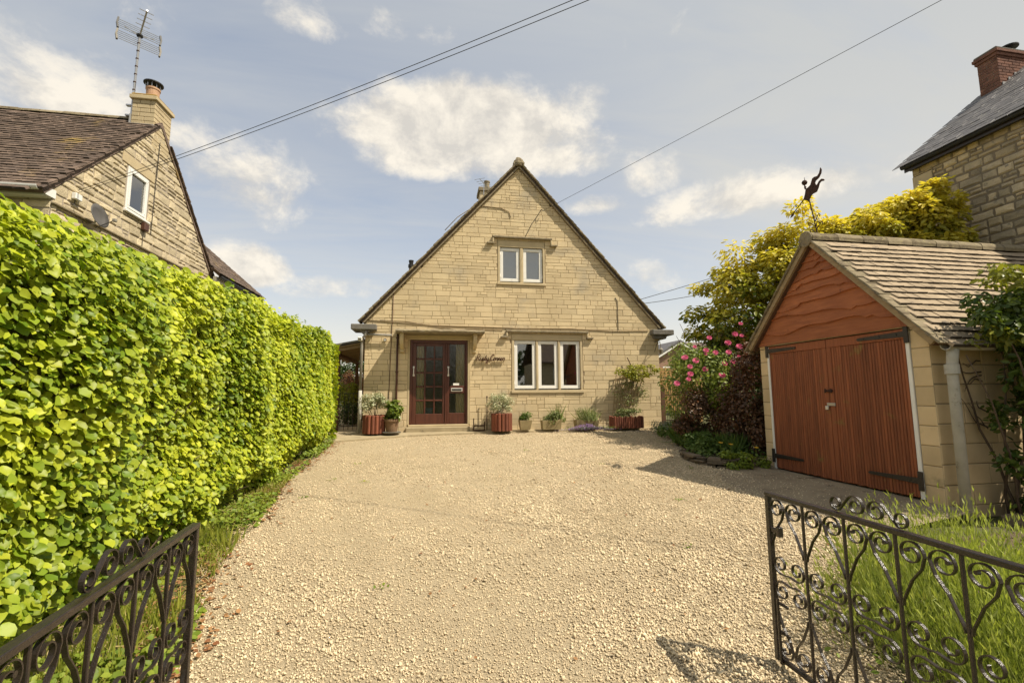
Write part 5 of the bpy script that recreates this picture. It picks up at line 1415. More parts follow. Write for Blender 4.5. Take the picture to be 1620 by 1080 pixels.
# dense inside
mk('hedge_core', *box(-3.35, HX - 0.24, HY0 + 0.1, HY1 - 0.25, 0.0, 2.25), M['hedge_core'], hd)
nf = 84000
y = HY0 + (HY1 - HY0) * rng.random(nf) ** 1.0; tz = rng.random(nf)
z = gz(0, y) + 0.06 + (htop(y) - gz(0, y) - 0.02) * tz
dep = rng.random(nf) ** 1.6 * 0.26
P1 = np.stack([hface(y, z) - dep, y, z], -1)
N1 = np.stack([np.full(nf, 0.8), rng.normal(-0.25, 0.37, nf), rng.normal(0.65, 0.34, nf)], -1)
T1 = np.stack([rng.normal(0.45, 0.3, nf), rng.normal(0, 0.75, nf), rng.normal(-0.62, 0.45, nf)], -1)
ntop = 20000
y = HY0 + (HY1 - HY0) * rng.random(ntop); x = -3.4 + (HX - 0.05 + 3.4) * rng.random(ntop)
P2 = np.stack([x, y, htop(y) - 0.10 * np.clip((x + 2.45) / 0.3, 0, 1) - rng.random(ntop) ** 1.6 * 0.18 + 0.05 * vnoise(x, y, 3, 9)], -1)
N2 = np.stack([rng.normal(0.25, 0.35, ntop), rng.normal(-0.1, 0.35, ntop), np.full(ntop, 0.9)], -1)
T2 = np.stack([rng.normal(0.2, 0.7, ntop), rng.normal(0, 0.7, ntop), rng.normal(0.0, 0.35, ntop)], -1)
ne = 6000
x = -3.4 + 1.28 * rng.random(ne); tz = rng.random(ne); z = 0.52 + 2.15 * tz
P3 = np.stack([x, HY1 - rng.random(ne) ** 1.6 * 0.22 + 0.12 * vnoise(x, z, 1.5, 11) - 0.2 * np.clip((x + 2.4) / 0.3, 0, 1) ** 2, z], -1)
N3 = np.stack([rng.normal(0.2, 0.35, ne), np.full(ne, 0.85), rng.normal(0.5, 0.35, ne)], -1)
T3 = np.stack([rng.normal(0, 0.7, ne), rng.normal(0.4, 0.3, ne), rng.normal(-0.5, 0.4, ne)], -1)
# shoots along the top edge
sh = []
for k in range(120):
    yy = random.uniform(HY0, HY1); xx = random.uniform(-2.75, HX - 0.02); L = random.uniform(0.04, 0.15)
    d = np.array([random.gauss(0.25, 0.3), random.gauss(0, 0.3), 1.0]); d /= np.linalg.norm(d)
    for j in range(5): sh.append((np.array([xx, yy, htop(np.array(yy)) - 0.03]) + d * L * j / 4, d))
P4 = np.array([a for a, _ in sh]); n4 = len(P4)
N4 = np.stack([rng.normal(0.4, 0.4, n4), rng.normal(-0.2, 0.4, n4), np.full(n4, 0.7)], -1); T4 = rdir(n4) + [0.2, 0, 0.4]
P = np.concatenate([P1, P2, P3, P4]); N = np.concatenate([N1, N2, N3, N4]); T = np.concatenate([T1, T2, T3, T4])
size = np.concatenate([np.clip(rng.normal(0.057, 0.016, nf), 0.024, 0.098), rng.uniform(0.034, 0.07, ntop), rng.uniform(0.05, 0.085, ne), rng.uniform(0.04, 0.075, n4)])
# young golden leaves come in patches, more of them along the top
patch = 0.5 + 0.55 * vnoise(P[:, 1], P[:, 2], 1.6, 21) + 0.10 * np.clip((P[:, 2] - 1.6), -0.5, 1)
rr = np.clip(patch + rng.normal(0, 0.26, len(P)), 0, 1)
iv, w = in_view(P)
outer = np.concatenate([dep < 0.05, np.zeros(ntop, bool), np.zeros(ne, bool), np.ones(n4, bool)])
sc = np.where(iv & outer & (w > 1.3), size / w, -1)
big = np.argsort(-sc)[:300]
keep = np.ones(len(P), bool); keep[big] = False
LM = [mesh('leaf', T_LEAF[0] + rng.normal(0, 0.02, T_LEAF[0].shape), T_LEAF[1], M['hedge'], rnd=q) for q in np.linspace(0.05, 0.95, 8)]
Bv, Tv, Nv = leaf_frames(N[big], T[big]); b0 = base_of(hd)
for k, i in enumerate(big):
    o = new_obj('leaf', LM[min(7, int(rr[i] * 8))], hd); s = size[i]
    o.matrix_local = Matrix([[*(s * np.array([Bv[k][a], Tv[k][a], Nv[k][a]])), P[i][a] - b0[a]] for a in range(3)] + [[0, 0, 0, 1]])
leaves('foliage', P[keep], N[keep], T[keep], size[keep], T_LEAF, M['hedge'], hd, rr[keep])
# bare twigs showing low down
tw = MB()
for k in range(160):
    yy = random.uniform(0, 11); zz = gz(0, yy) + random.uniform(0.0, 1.2)
    p = np.array([HX - 0.2, yy, zz]); q = p + np.array([random.uniform(0.05, 0.2), random.uniform(-0.2, 0.2), random.uniform(0.05, 0.35)])
    tw.add(*tube([p, (p + q) / 2 + rng.normal(0, 0.02, 3), q], [0.007, 0.005, 0.003], 4, False))
tw.build('twigs', M['bark'], hd, stuff=True)

# grass and weeds between the hedge and the gravel, with fallen beech leaves
M['grass'] = leaf_mat('long_grass', (0.17, 0.22, 0.025), (0.36, 0.36, 0.06), 0.35, 0.5)
M['weed'] = leaf_mat('low_weed_leaf', (0.14, 0.21, 0.025), (0.28, 0.33, 0.04), 0.35, 0.5)
M['dead_leaf'] = leaf_mat('fallen_leaf', (0.22, 0.085, 0.035), (0.34, 0.19, 0.08), 0.1, 0.8)
n = 15000
y = 0.9 + 10.3 * rng.random(n) ** 1.25; l = lerp_tab(LEFT_EDGE, y)
hw = np.where(y < 5.5, 1.0, 0.45) + 0.0 * y
x = l - hw + (hw + 0.06) * rng.random(n) ** 0.8
ok = (x > HX - 0.5) & (vnoise(x, y, 2.4, 31) > -0.12 - 0.12 * (x < l - 0.15))
x, y = x[ok], y[ok]; n = len(x)
hgt = rng.uniform(0.03, 0.105, n) * np.where(y < 6, 1.15, 0.8) * (0.7 + 1.0 * np.clip(vnoise(x, y, 1.3, 33) + 0.5, 0, 1))
g = leaves('verge_grass', np.stack([x, y, gz(x, y) - 0.005], -1), np.stack([rng.normal(0, 1, n), rng.normal(0, 1, n), np.full(n, 0.25)], -1), np.stack([rng.normal(0.1, 0.4, n), rng.normal(0, 0.4, n), np.ones(n)], -1), hgt, (T_BLADE[0] * [2.0, 1, 1], T_BLADE[1]), M['grass'])
n = 13000
y = 0.9 + 10 * rng.random(n) ** 1.2; l = lerp_tab(LEFT_EDGE, y); x = l - 0.85 + 0.94 * rng.random(n) ** 0.7
ok = (x > HX - 0.4) & (vnoise(x, y, 1.9, 35) > -0.12); x, y = x[ok], y[ok]; n = len(x)
leaves('verge_weeds', np.stack([x, y, gz(x, y) + rng.random(n) ** 1.4 * 0.10], -1), rdir(n) * 0.5 + [0.2, -0.2, 0.9], rdir(n) + [0.2, 0, 0.2], rng.uniform(0.025, 0.065, n), T_BROAD, M['weed'])
M['straw'] = leaf_mat('dry_grass', (0.30, 0.22, 0.09), (0.48, 0.38, 0.18), 0.2, 0.7, tc=(1, 0.9, 0.6))
n = 4200
y = 0.9 + 6.0 * rng.random(n) ** 1.2; l = lerp_tab(LEFT_EDGE, y); x = l - 0.85 + 0.92 * rng.random(n)
ok = vnoise(x, y, 2.1, 39) > -0.15; x, y = x[ok], y[ok]; n = len(x)
leaves('dry_grass', np.stack([x, y, gz(x, y) + 0.01 + rng.random(n) * 0.03], -1), rdir(n) * 0.6 + [0, 0, 0.8], rdir(n) * [1, 1, 0.35] + [0.1, 0, 0.2], rng.uniform(0.04, 0.11, n), (T_BLADE[0] * [2.2, 1, 1], T_BLADE[1]), M['straw'])
n = 4200
y = 1.2 + 10.0 * rng.random(n); l = lerp_tab(LEFT_EDGE, y); x = l - 0.05 + rng.normal(0, 0.14, n)
ok = vnoise(x, y, 1.5, 37) > -0.1; x, y = x[ok], y[ok]; n = len(x)
leaves('fallen_leaves', np.stack([x, y, gz(x, y) + 0.018], -1), rdir(n) * 0.4 + [0, 0, 1], rdir(n), rng.uniform(0.02, 0.05, n), T_BROAD, M['dead_leaf'])
n = 130
q = on_gravel(n, 2.2, 9)
wp = []
for k in range(16):
    c = on_gravel(1, 2.3, 9.5)[0]; m_ = random.randint(5, 16); wp.append(c + np.stack([rng.normal(0, 0.035, m_), rng.normal(0, 0.035, m_), np.full(m_, 0.012)], -1))
wp = np.concatenate(wp); leaves('gravel_weeds', wp, rdir(len(wp)) * 0.5 + [0, -0.2, 0.8], rdir(len(wp)) + [0, 0, 0.4], rng.uniform(0.012, 0.032, len(wp)), T_BROAD, M['weed'])
leaves('stray_leaves', q + [0, 0, 0.02], rdir(n) * 0.5 + [0, 0, 1], rdir(n), rng.uniform(0.015, 0.04, n), T_BROAD, M['dead_leaf'])

# ------------------------------------------------------------------ bushes and trees
def limb_path(p, d, L, n=6, wob=0.12, rise=0.0):
    P = [np.array(p, float)]; d = np.array(d, float) / np.linalg.norm(d)
    for k in range(n):
        d = d + rng.normal(0, wob, 3) + [0, 0, rise]; d /= np.linalg.norm(d); P.append(P[-1] + d * L / n)
    return np.array(P)
def bush(obj, c, rad, n, size, tmpl, mat, name='foliage', lumps=9, lump_r=0.5, shell=0.55, up=0.5, droop=-0.2, seed=1, rfun=None, clump=True):
    """leaves in lumps spread over an ellipsoid; gaps stay open between the lumps"""
    g = np.random.default_rng(seed)
    c = np.array(c, float); rad = np.array(rad, float)
    L = unit(g.normal(0, 1, (lumps, 3))) * (0.45 + 0.5 * g.random((lumps, 1))) * rad + c
    k = g.integers(0, lumps, n)
    d = unit(g.normal(0, 1, (n, 3)))
    r = (shell + (1 - shell) * g.random((n, 1)))
    P = L[k] + d * r * rad * lump_r * (0.75 + 0.5 * g.random((lumps, 1)))[k]
    N = d + np.array([0, 0, up]) + g.normal(0, 0.35, (n, 3)); T = d * 0.6 + g.normal(0, 0.6, (n, 3)) + np.array([0, 0, droop])
    s = g.uniform(*size, n)
    rn = g.random(n) if rfun is None else np.clip(rfun(P, d, r) + g.normal(0, 0.15, n), 0, 1)
    return leaves(name, P, N, T, s, tmpl, mat, obj, rn)

# golden tree behind the garage: sprays of drooping leaflets
M['gold'] = leaf_mat('golden_leaf', (0.10, 0.155, 0.018), (0.68, 0.565, 0.085), 0.40, 0.45)
gt = thing('golden_tree', 'broad golden-leaved tree spreading behind the garage roof', 'tree', (7.9, 8.8, 0.5))
trunk = mk('trunk', *tube([(7.9, 8.8, 0.3), (7.85, 8.8, 1.2), (7.9, 8.85, 2.2), (8.1, 8.8, 3.2), (8.4, 8.8, 4.0)], [0.19, 0.16, 0.14, 0.11, 0.06], 10), M['bark'], gt, smooth=True)
crown_c = [((7.7, 10.3, 3.5), (1.25, 1.1, 1.2)), ((8.7, 10.4, 4.6), (1.35, 1.1, 1.1)), ((10.2, 10.5, 5.4), (1.5, 1.2, 1.15)), ((11.6, 10.6, 5.75), (1.3, 1.1, 1.0)), ((12.9, 10.5, 5.9), (1.2, 1.0, 0.9)),
           ((13.7, 10.3, 5.6), (0.9, 0.9, 0.8)), ((12.9, 10.2, 6.45), (0.6, 0.6, 0.6)), ((14.0, 10.1, 6.7), (0.5, 0.5, 0.9)), ((8.3, 10.2, 2.6), (1.3, 1.0, 0.9)), ((7.2, 10.3, 2.5), (0.75, 0.8, 0.7)), ((9.8, 10.4, 3.9), (1.4, 1.0, 1.1)), ((11.6, 10.4, 4.6), (1.5, 1.0, 1.0)), ((9.6, 10.4, 2.7), (1.2, 0.9, 0.9)), ((13.1, 10.3, 4.9), (1.2, 0.9, 0.8))]
def nearer(c, r):
    f = np.interp(c[0], [7.0, 9.0, 12.0, 15.0], [0.93, 0.86, 0.77, 0.715])
    c = EYE + (np.array(c) - EYE) * f
    return tuple(c), tuple(np.array(r) * f)
crown_c = [nearer(c, r) for c, r in crown_c]
for c, r in crown_c[:8]:
    st = np.array([8.0, 8.9, 2.4 + random.uniform(0, 1)]); e = np.array(c)
    m_ = (st + e) / 2 + rng.normal(0, 0.2, 3) + [0, 0, -0.15]
    mk('limb', *tube([st, (st + m_) / 2 + [0, 0, 0.02], m_, (m_ + e) / 2 + [0, 0, 0.1], e], [0.07, 0.06, 0.045, 0.03, 0.014], 6), M['bark'], trunk, smooth=True)
SP, SN, ST, SS, SR = [], [], [], [], []
g = np.random.default_rng(77)
for (c, r) in crown_c:
    c, r = np.array(c), np.array(r); nl = int(14 + 15 * r[0] * r[2])
    L = unit(g.normal(0, 1, (nl, 3))) * (0.35 + 0.62 * g.random((nl, 1)) ** 0.6) * r + c
    lr = g.uniform(0.20, 0.40, nl) * (r[0] * r[1] * r[2]) ** (1 / 3)
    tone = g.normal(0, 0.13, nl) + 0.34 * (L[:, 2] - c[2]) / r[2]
    n = int(3300 * r[0] * r[2]) + 900
    k = g.integers(0, nl, n); d = unit(g.normal(0, 1, (n, 3))); q = g.random((n, 1)) ** 0.4
    # each clump is a little flattened, its leaves fanned out and hanging at the tips
    P = L[k] + d * q * lr[k][:, None] * [1.15, 1.15, 0.75]
    SP.append(P); SN.append(d * 0.5 + [0, -0.1, 0.75] + g.normal(0, 0.4, (n, 3))); ST.append(d * [1, 1, 0.3] + g.normal(0, 0.35, (n, 3)) + [0, 0, -0.45])
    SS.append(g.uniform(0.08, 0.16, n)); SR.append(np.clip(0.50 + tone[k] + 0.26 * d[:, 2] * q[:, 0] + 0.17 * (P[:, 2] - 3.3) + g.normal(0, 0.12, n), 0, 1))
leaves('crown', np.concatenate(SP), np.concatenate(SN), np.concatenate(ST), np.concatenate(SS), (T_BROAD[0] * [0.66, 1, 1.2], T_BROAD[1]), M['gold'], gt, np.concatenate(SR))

# rose with pink flowers
M['rose_leaf'] = leaf_mat('rose_leaf', (0.14, 0.20, 0.045), (0.36, 0.41, 0.11), 0.38, 0.4)
M['pink'] = leaf_mat('pink_petal', (0.66, 0.09, 0.22), (0.78, 0.22, 0.36), 0.25, 0.6, tc=(1.1, 0.9, 0.9))
M['pale_bloom'] = leaf_mat('faded_blossom', (0.42, 0.32, 0.24), (0.60, 0.50, 0.40), 0.25, 0.7, tc=(1, 1, 1))
rb = thing('rose_bush', 'tall rose bush with bright pink flowers between cottage and garage', 'rose bush', (6.3, 9.3, 0.45))
rbf = bush(rb, (5.85, 9.1, 1.80), (1.0, 0.75, 0.85), 9000, (0.035, 0.075), T_BROAD, M['rose_leaf'], lumps=16, lump_r=0.42, seed=41)
bush(rb, (6.75, 9.3, 2.35), (0.75, 0.7, 0.85), 5200, (0.035, 0.075), T_BROAD, M['rose_leaf'], lumps=15, lump_r=0.40, seed=42)
bush(rb, (6.75, 9.1, 2.75), (0.62, 0.45, 0.5), 1500, (0.03, 0.06), T_SMALL, M['pale_bloom'], 'faded_blossom', lumps=26, lump_r=0.22, seed=43)
for k in range(14):
    a = np.array([6.3 + random.uniform(-0.25, 0.25), 9.3 + random.uniform(-0.2, 0.2), 0.4]); e = np.array([random.uniform(5.3, 7.3), random.uniform(8.9, 9.6), random.uniform(1.9, 3.1)])
    mk('stem', *tube([a, a * 0.6 + e * 0.4 + [0, 0, 0.25], e], [0.014, 0.010, 0.005], 5), M['bark'], rb, smooth=True)
def rose_flower(p, r, parent):
    PP, NN, TT, SS_ = [], [], [], []
    f = np.array([-0.35, -0.75, 0.45]); f /= np.linalg.norm(f); e1 = np.cross(f, [0, 0, 1]); e1 /= np.linalg.norm(e1); e2 = np.cross(f, e1)
    for ring, (nn, open_, rad) in enumerate(((8, 0.35, 1.0), (7, 0.9, 0.75), (5, 1.8, 0.5))):
        for k in range(nn):
            a = 2 * math.pi * k / nn + ring * 0.4; rd = e1 * math.cos(a) + e2 * math.sin(a)
            PP.append(np.array(p) + rd * r * 0.08); TT.append(rd + f * open_); NN.append(f - rd * open_ * 0.6); SS_.append(r * rad)
    tm = (T_BROAD[0] * [1.5, 1, 1.5], T_BROAD[1])
    return leaves('flower', np.array(PP), np.array(NN), np.array(TT), np.array(SS_), tm, M['pink'], parent, stuff=False)
for q in [(5.15, 8.75, 2.22), (5.40, 8.72, 2.16), (5.86, 8.72, 2.33), (6.22, 8.8, 2.55), (6.40, 8.8, 2.74), (6.45, 8.75, 2.47), (5.90, 8.6, 1.85), (5.24, 8.68, 1.88), (4.97, 8.75, 1.69), (6.28, 8.75, 2.14), (5.6, 8.72, 1.98), (6.05, 8.7, 2.1)]:
    rose_flower(EYE + (np.array(q) - EYE) * 0.955, random.uniform(0.05, 0.07), rb)

for k in range(11):
    q = np.array([random.uniform(5.0, 6.6), 8.55, 0.0]); q[2] = 1.5 + 0.55 * (q[0] - 4.9) + random.uniform(-0.1, 0.75)
    rose_flower(EYE + (q - EYE) * 0.965, random.uniform(0.032, 0.058), rb)

# copper-leaved shrub beside the garage, and a lower one under the rose
M['copper'] = leaf_mat('copper_leaf', (0.070, 0.040, 0.022), (0.19, 0.105, 0.055), 0.25, 0.4, tc=(1.3, 0.6, 0.4))
cs = thing('copper_shrub', 'dark copper-leaved shrub climbing the left pier of the garage', 'shrub', (5.75, 7.55, 0.35))
bush(cs, (5.72, 7.62, 1.25), (0.42, 0.42, 1.05), 7500, (0.03, 0.065), T_BROAD, M['copper'], lumps=22, lump_r=0.42, seed=51)
bush(cs, (5.85, 7.5, 2.05), (0.30, 0.35, 0.30), 1500, (0.03, 0.06), T_BROAD, M['copper'], lumps=8, lump_r=0.5, seed=52)
for k in range(9):
    a = np.array([5.75 + random.uniform(-0.15, 0.15), 7.55 + random.uniform(-0.15, 0.15), 0.3]); e = a + [random.uniform(-0.2, 0.2), random.uniform(-0.2, 0.2), random.uniform(1.2, 1.9)]
    mk('stem', *tube([a, (a + e) / 2 + rng.normal(0, 0.05, 3), e], [0.016, 0.011, 0.005], 5), M['bark'], cs, smooth=True)
cs2 = thing('copper_shrub', 'low rounded copper-leaved shrub under the pink roses', 'shrub', (5.6, 8.6, 0.4))
bush(cs2, (5.45, 8.75, 1.0), (0.62, 0.45, 0.55), 6500, (0.03, 0.06), T_BROAD, M['copper'], lumps=16, lump_r=0.45, seed=53)
for k in range(7):
    a = np.array([5.6 + random.uniform(-0.15, 0.15), 8.65 + random.uniform(-0.15, 0.15), 0.35]); e = a + [random.uniform(-0.4, 0.4), random.uniform(-0.2, 0.2), random.uniform(0.5, 0.9)]
    mk('stem', *tube([a, (a + e) / 2, e], [0.013, 0.009, 0.005], 5), M['bark'], cs2, smooth=True)
M['lime'] = leaf_mat('lime_green_leaf', (0.14, 0.19, 0.025), (0.27, 0.31, 0.05), 0.4, 0.45)
ls_ = thing('lime_shrub', 'light green leafy shrub between the two copper shrubs', 'shrub', (5.7, 8.1, 0.4))
bush(ls_, (5.72, 8.25, 1.35), (0.35, 0.3, 0.42), 1600, (0.04, 0.085), T_BROAD, M['lime'], lumps=10, lump_r=0.5, seed=54)
for k in range(5):
    a = np.array([5.75, 8.25, 0.35]); e = a + [random.uniform(-0.25, 0.25), random.uniform(-0.2, 0.2), random.uniform(0.7, 1.2)]
    mk('stem', *tube([a, (a + e) / 2, e], [0.011, 0.008, 0.004], 5), M['bark'], ls_, smooth=True)

# low green plants in the bed
M['bed_green'] = leaf_mat('low_bed_leaf', (0.065, 0.12, 0.02), (0.15, 0.21, 0.04), 0.3, 0.5)
M['silver_green'] = leaf_mat('silvery_leaf', (0.17, 0.20, 0.13), (0.27, 0.30, 0.20), 0.25, 0.6, tc=(1, 1, 0.9))
def tuft(obj, c, r, n, h, mat, name='foliage', tm=T_BLADE, w=2.2, lean=0.55, seed=0):
    g = np.random.default_rng(seed); a = g.random(n) * 2 * math.pi; q = np.sqrt(g.random(n)) * r
    P = np.stack([c[0] + q * np.cos(a), c[1] + q * np.sin(a), np.full(n, c[2])], -1)
    T = np.stack([np.cos(a) * lean * q / r + g.normal(0, 0.22, n), np.sin(a) * lean * q / r + g.normal(0, 0.22, n), np.ones(n)], -1)
    N = np.stack([np.cos(a) + g.normal(0, 0.6, n), np.sin(a) + g.normal(0, 0.6, n), np.full(n, 0.3)], -1)
    return leaves(name, P, N, T, g.uniform(h[0], h[1], n), (tm[0] * [w, 1, 1], tm[1]), mat, obj)
def bed_plant(name, label, cat, c, r, n, kind, mat, h, seed, group=None):
    t = thing(name, label, cat, c, group)
    if kind == 'grass': tuft(t, c, r, n, h, mat, seed=seed)
    else: bush(t, (c[0], c[1], c[2] + h[1] * 0.5), (r, r, h[1] * 0.55), n, h, T_BROAD if kind == 'broad' else T_SMALL, mat, lumps=9, lump_r=0.5, seed=seed) if False else bush(t, (c[0], c[1], c[2] + kindh(h) * 0.5), (r, r, kindh(h) * 0.55), n, (h[0] * 0.25, h[0] * 0.45), T_BROAD if kind == 'broad' else T_LONG, mat, lumps=9, lump_r=0.5, seed=seed)
    mk('stem', *tube([(c[0], c[1], c[2] - 0.05), (c[0], c[1], c[2] + h[0] * 0.6)], 0.006, 5), M['weed'], t)
    return t
def kindh(h): return h[1]
bed_plant('grey_green_plant', 'low blue-grey herb mound at the corner of the bed nearest the side gate', 'plant', (5.62, 10.55, 0.50), 0.36, 1500, 'long', M['silver_green'], (0.16, 0.34), 61)
bed_plant('leafy_plant', 'rounded green leafy plant beside the blue-grey herb mound', 'plant', (5.55, 9.85, 0.50), 0.38, 1700, 'broad', M['bed_green'], (0.17, 0.36), 62)
bed_plant('grassy_plant', 'arching grassy clump in the middle of the garden bed', 'plant', (5.35, 9.0, 0.46), 0.34, 900, 'grass', M['bed_green'], (0.22, 0.46), 63)
bed_plant('leafy_plant', 'green leafy plant in front of the low copper shrub', 'plant', (5.15, 8.35, 0.42), 0.30, 1500, 'broad', M['bed_green'], (0.16, 0.32), 64)
bed_plant('leafy_plant', 'small green plant beside the yellow poppies', 'plant', (5.0, 7.72, 0.38), 0.26, 1100, 'broad', M['bed_green'], (0.14, 0.26), 65)
bed_plant('leafy_plant', 'spreading green plant in front of the stone edging by the garage', 'plant', (4.95, 7.02, 0.28), 0.26, 1300, 'broad', M['weed'], (0.13, 0.22), 66)
bed_plant('leafy_plant', 'green tuft against the left door post of the garage', 'plant', (5.38, 6.98, 0.27), 0.16, 600, 'broad', M['weed'], (0.11, 0.18), 67)
bed_plant('grassy_plant', 'thin grassy clump at the foot of the tall copper shrub', 'plant', (5.45, 7.75, 0.42), 0.26, 600, 'grass', M['bed_green'], (0.2, 0.40), 68)
n = 3800
q = rng.random((n, 2)); x = 4.6 + 2.2 * q[:, 0]; y = 7.2 + 3.6 * q[:, 1]
ok = (x > lerp_tab(RIGHT_EDGE, y) + 0.05) & (vnoise(x, y, 2, 71) > -0.2); x, y = x[ok], y[ok]; n = len(x)
leaves('bed_ground_cover', np.stack([x, y, gz(x, y) + 0.10 + rng.random(n) ** 1.5 * 0.12], -1), rdir(n) * 0.6 + [-0.1, -0.3, 0.8], rdir(n) + [0, 0, 0.3], rng.uniform(0.03, 0.07, n), T_BROAD, M['bed_green'])
M['yellow'] = leaf_mat('yellow_petal', (0.72, 0.40, 0.02), (0.80, 0.52, 0.05), 0.3, 0.5, tc=(1, 1, 0.6))
for k, (x, y, zz, lab) in enumerate(((4.98, 7.42, 0.62, 'yellow poppy above the stone edging, leftmost of three'), (5.10, 7.32, 0.60, 'yellow poppy above the stone edging, close to the leftmost one'), (5.42, 7.10, 0.56, 'yellow poppy above the stone edging, nearest the garage pier'))):
    t = thing('poppy', lab, 'flower', (x, y, 0.36), 'yellow poppies in the garden bed')
    mk('stem', *tube([(x, y, 0.34), (x + 0.01, y, zz)], 0.004, 5), M['weed'], t)
    a = np.arange(6) * math.pi / 3; d = np.stack([np.cos(a), np.sin(a), np.full(6, 0.5)], -1)
    leaves('petal', np.repeat([[x + 0.01, y, zz]], 6, 0), np.stack([-d[:, 0] * 0.4, -d[:, 1] * 0.4 - 0.2, np.ones(6)], -1), d, np.full(6, 0.045), (T_BROAD[0] * [1.6, 1, 1], T_BROAD[1]), M['yellow'], t, stuff=False)

# dry-laid stone edging of the bed: courses of flat stones
ed = thing('bed_edging', 'curved low edging of stacked flat stones round the garden bed', 'stone edging', (4.7, 7.4, 0.3))
path = np.array([(5.58, 7.06), (5.2, 7.04), (4.82, 7.08), (4.58, 7.28), (4.50, 7.55), (4.56, 7.85), (4.72, 8.15), (4.88, 8.45)])
sl_ = np.concatenate([[0], np.cumsum(np.linalg.norm(np.diff(path, axis=0), axis=1))])
for c in range(3):
    s = random.uniform(0, 0.1)
    while s < sl_[-1] - 0.1 - 0.35 * c:
        w = random.uniform(0.14, 0.34); h = random.uniform(0.035, 0.055); dpt = random.uniform(0.12, 0.2)
        m_ = min(s + w / 2, sl_[-1]); x = np.interp(m_, sl_, path[:, 0]); y = np.interp(m_, sl_, path[:, 1]); x2 = np.interp(m_ + 0.05, sl_, path[:, 0]); y2 = np.interp(m_ + 0.05, sl_, path[:, 1])
        a = math.atan2(y2 - y, x2 - x)
        V, F = cbox(-w / 2 + 0.006, w / 2 - 0.006, -dpt / 2, dpt / 2, 0, h, 0.010); V = V + rng.normal(0, 0.006, V.shape)
        ca, sa = math.cos(a), math.sin(a)
        V = np.stack([V[:, 0] * ca - V[:, 1] * sa + x, V[:, 0] * sa + V[:, 1] * ca + y, V[:, 2] + gz(x, y) - 0.01 + c * 0.050], 1)
        mk('stone', V, F, M['flat_stone'], ed, random.random()); s += w

# climbing shrub at the near side of the garage
M['climber'] = leaf_mat('dark_climber_leaf', (0.045, 0.085, 0.014), (0.13, 0.17, 0.03), 0.3, 0.35)
M['new_growth'] = leaf_mat('yellow_green_shoot', (0.17, 0.19, 0.025), (0.27, 0.27, 0.04), 0.35, 0.4)
cl = thing('climbing_shrub', 'tall dark green shrub climbing the near side wall of the garage over its eaves', 'shrub', (6.35, 3.95, 0.1))
for (c, r, n, s) in (((6.55, 3.95, 2.45), (0.75, 0.32, 0.40), 2500, 81), ((6.05, 3.9, 2.25), (0.32, 0.22, 0.18), 420, 82), ((6.75, 3.9, 1.3), (0.55, 0.3, 0.9), 2300, 83), ((6.45, 3.95, 0.45), (0.4, 0.22, 0.28), 700, 84), ((6.18, 4.1, 1.25), (0.16, 0.1, 0.2), 130, 85), ((6.9, 3.8, 2.0), (0.6, 0.3, 0.5), 1500, 86), ((6.4, 3.95, 1.75), (0.36, 0.2, 0.45), 900, 90), ((6.12, 4.05, 0.75), (0.16, 0.1, 0.18), 120, 87)):
    bush(cl, c, r, n, (0.05, 0.105), T_LONG if False else (T_BROAD[0] * [0.75, 1, 1], T_BROAD[1]), M['climber'], lumps=16, lump_r=0.38, seed=s)
bush(cl, (6.45, 3.85, 2.72), (0.85, 0.28, 0.16), 520, (0.05, 0.10), (T_BROAD[0] * [0.7, 1, 1], T_BROAD[1]), M['new_growth'], 'young_shoots', lumps=18, lump_r=0.34, seed=88)
bush(cl, (5.98, 3.9, 2.12), (0.30, 0.2, 0.14), 160, (0.05, 0.09), (T_BROAD[0] * [0.7, 1, 1], T_BROAD[1]), M['new_growth'], 'young_shoots', lumps=8, lump_r=0.45, seed=89)
for k in range(26):
    a = np.array([random.uniform(6.25, 7.1), random.uniform(3.9, 4.2), gz(0, 4) - 0.03]); P = limb_path(a, (random.uniform(-0.15, 0.2), random.uniform(-0.1, 0.1), 1), random.uniform(1.6, 2.7), 7, 0.10)
    P[:, 1] = np.clip(P[:, 1], 3.7, 4.31)
    mk('stem', *tube(P, np.linspace(0.016, 0.005, len(P)), 5), M['bark'], cl, smooth=True)
for k in range(7):
    a = np.array([6.3, 4.30, random.uniform(0.8, 1.9)]); P = limb_path(a, (-1, 0, random.uniform(-0.3, 0.7)), random.uniform(0.3, 0.55), 6, 0.3); P[:, 1] = 4.33
    mk('tendril', *tube(P, np.linspace(0.009, 0.004, len(P)), 4), M['bark'], cl)

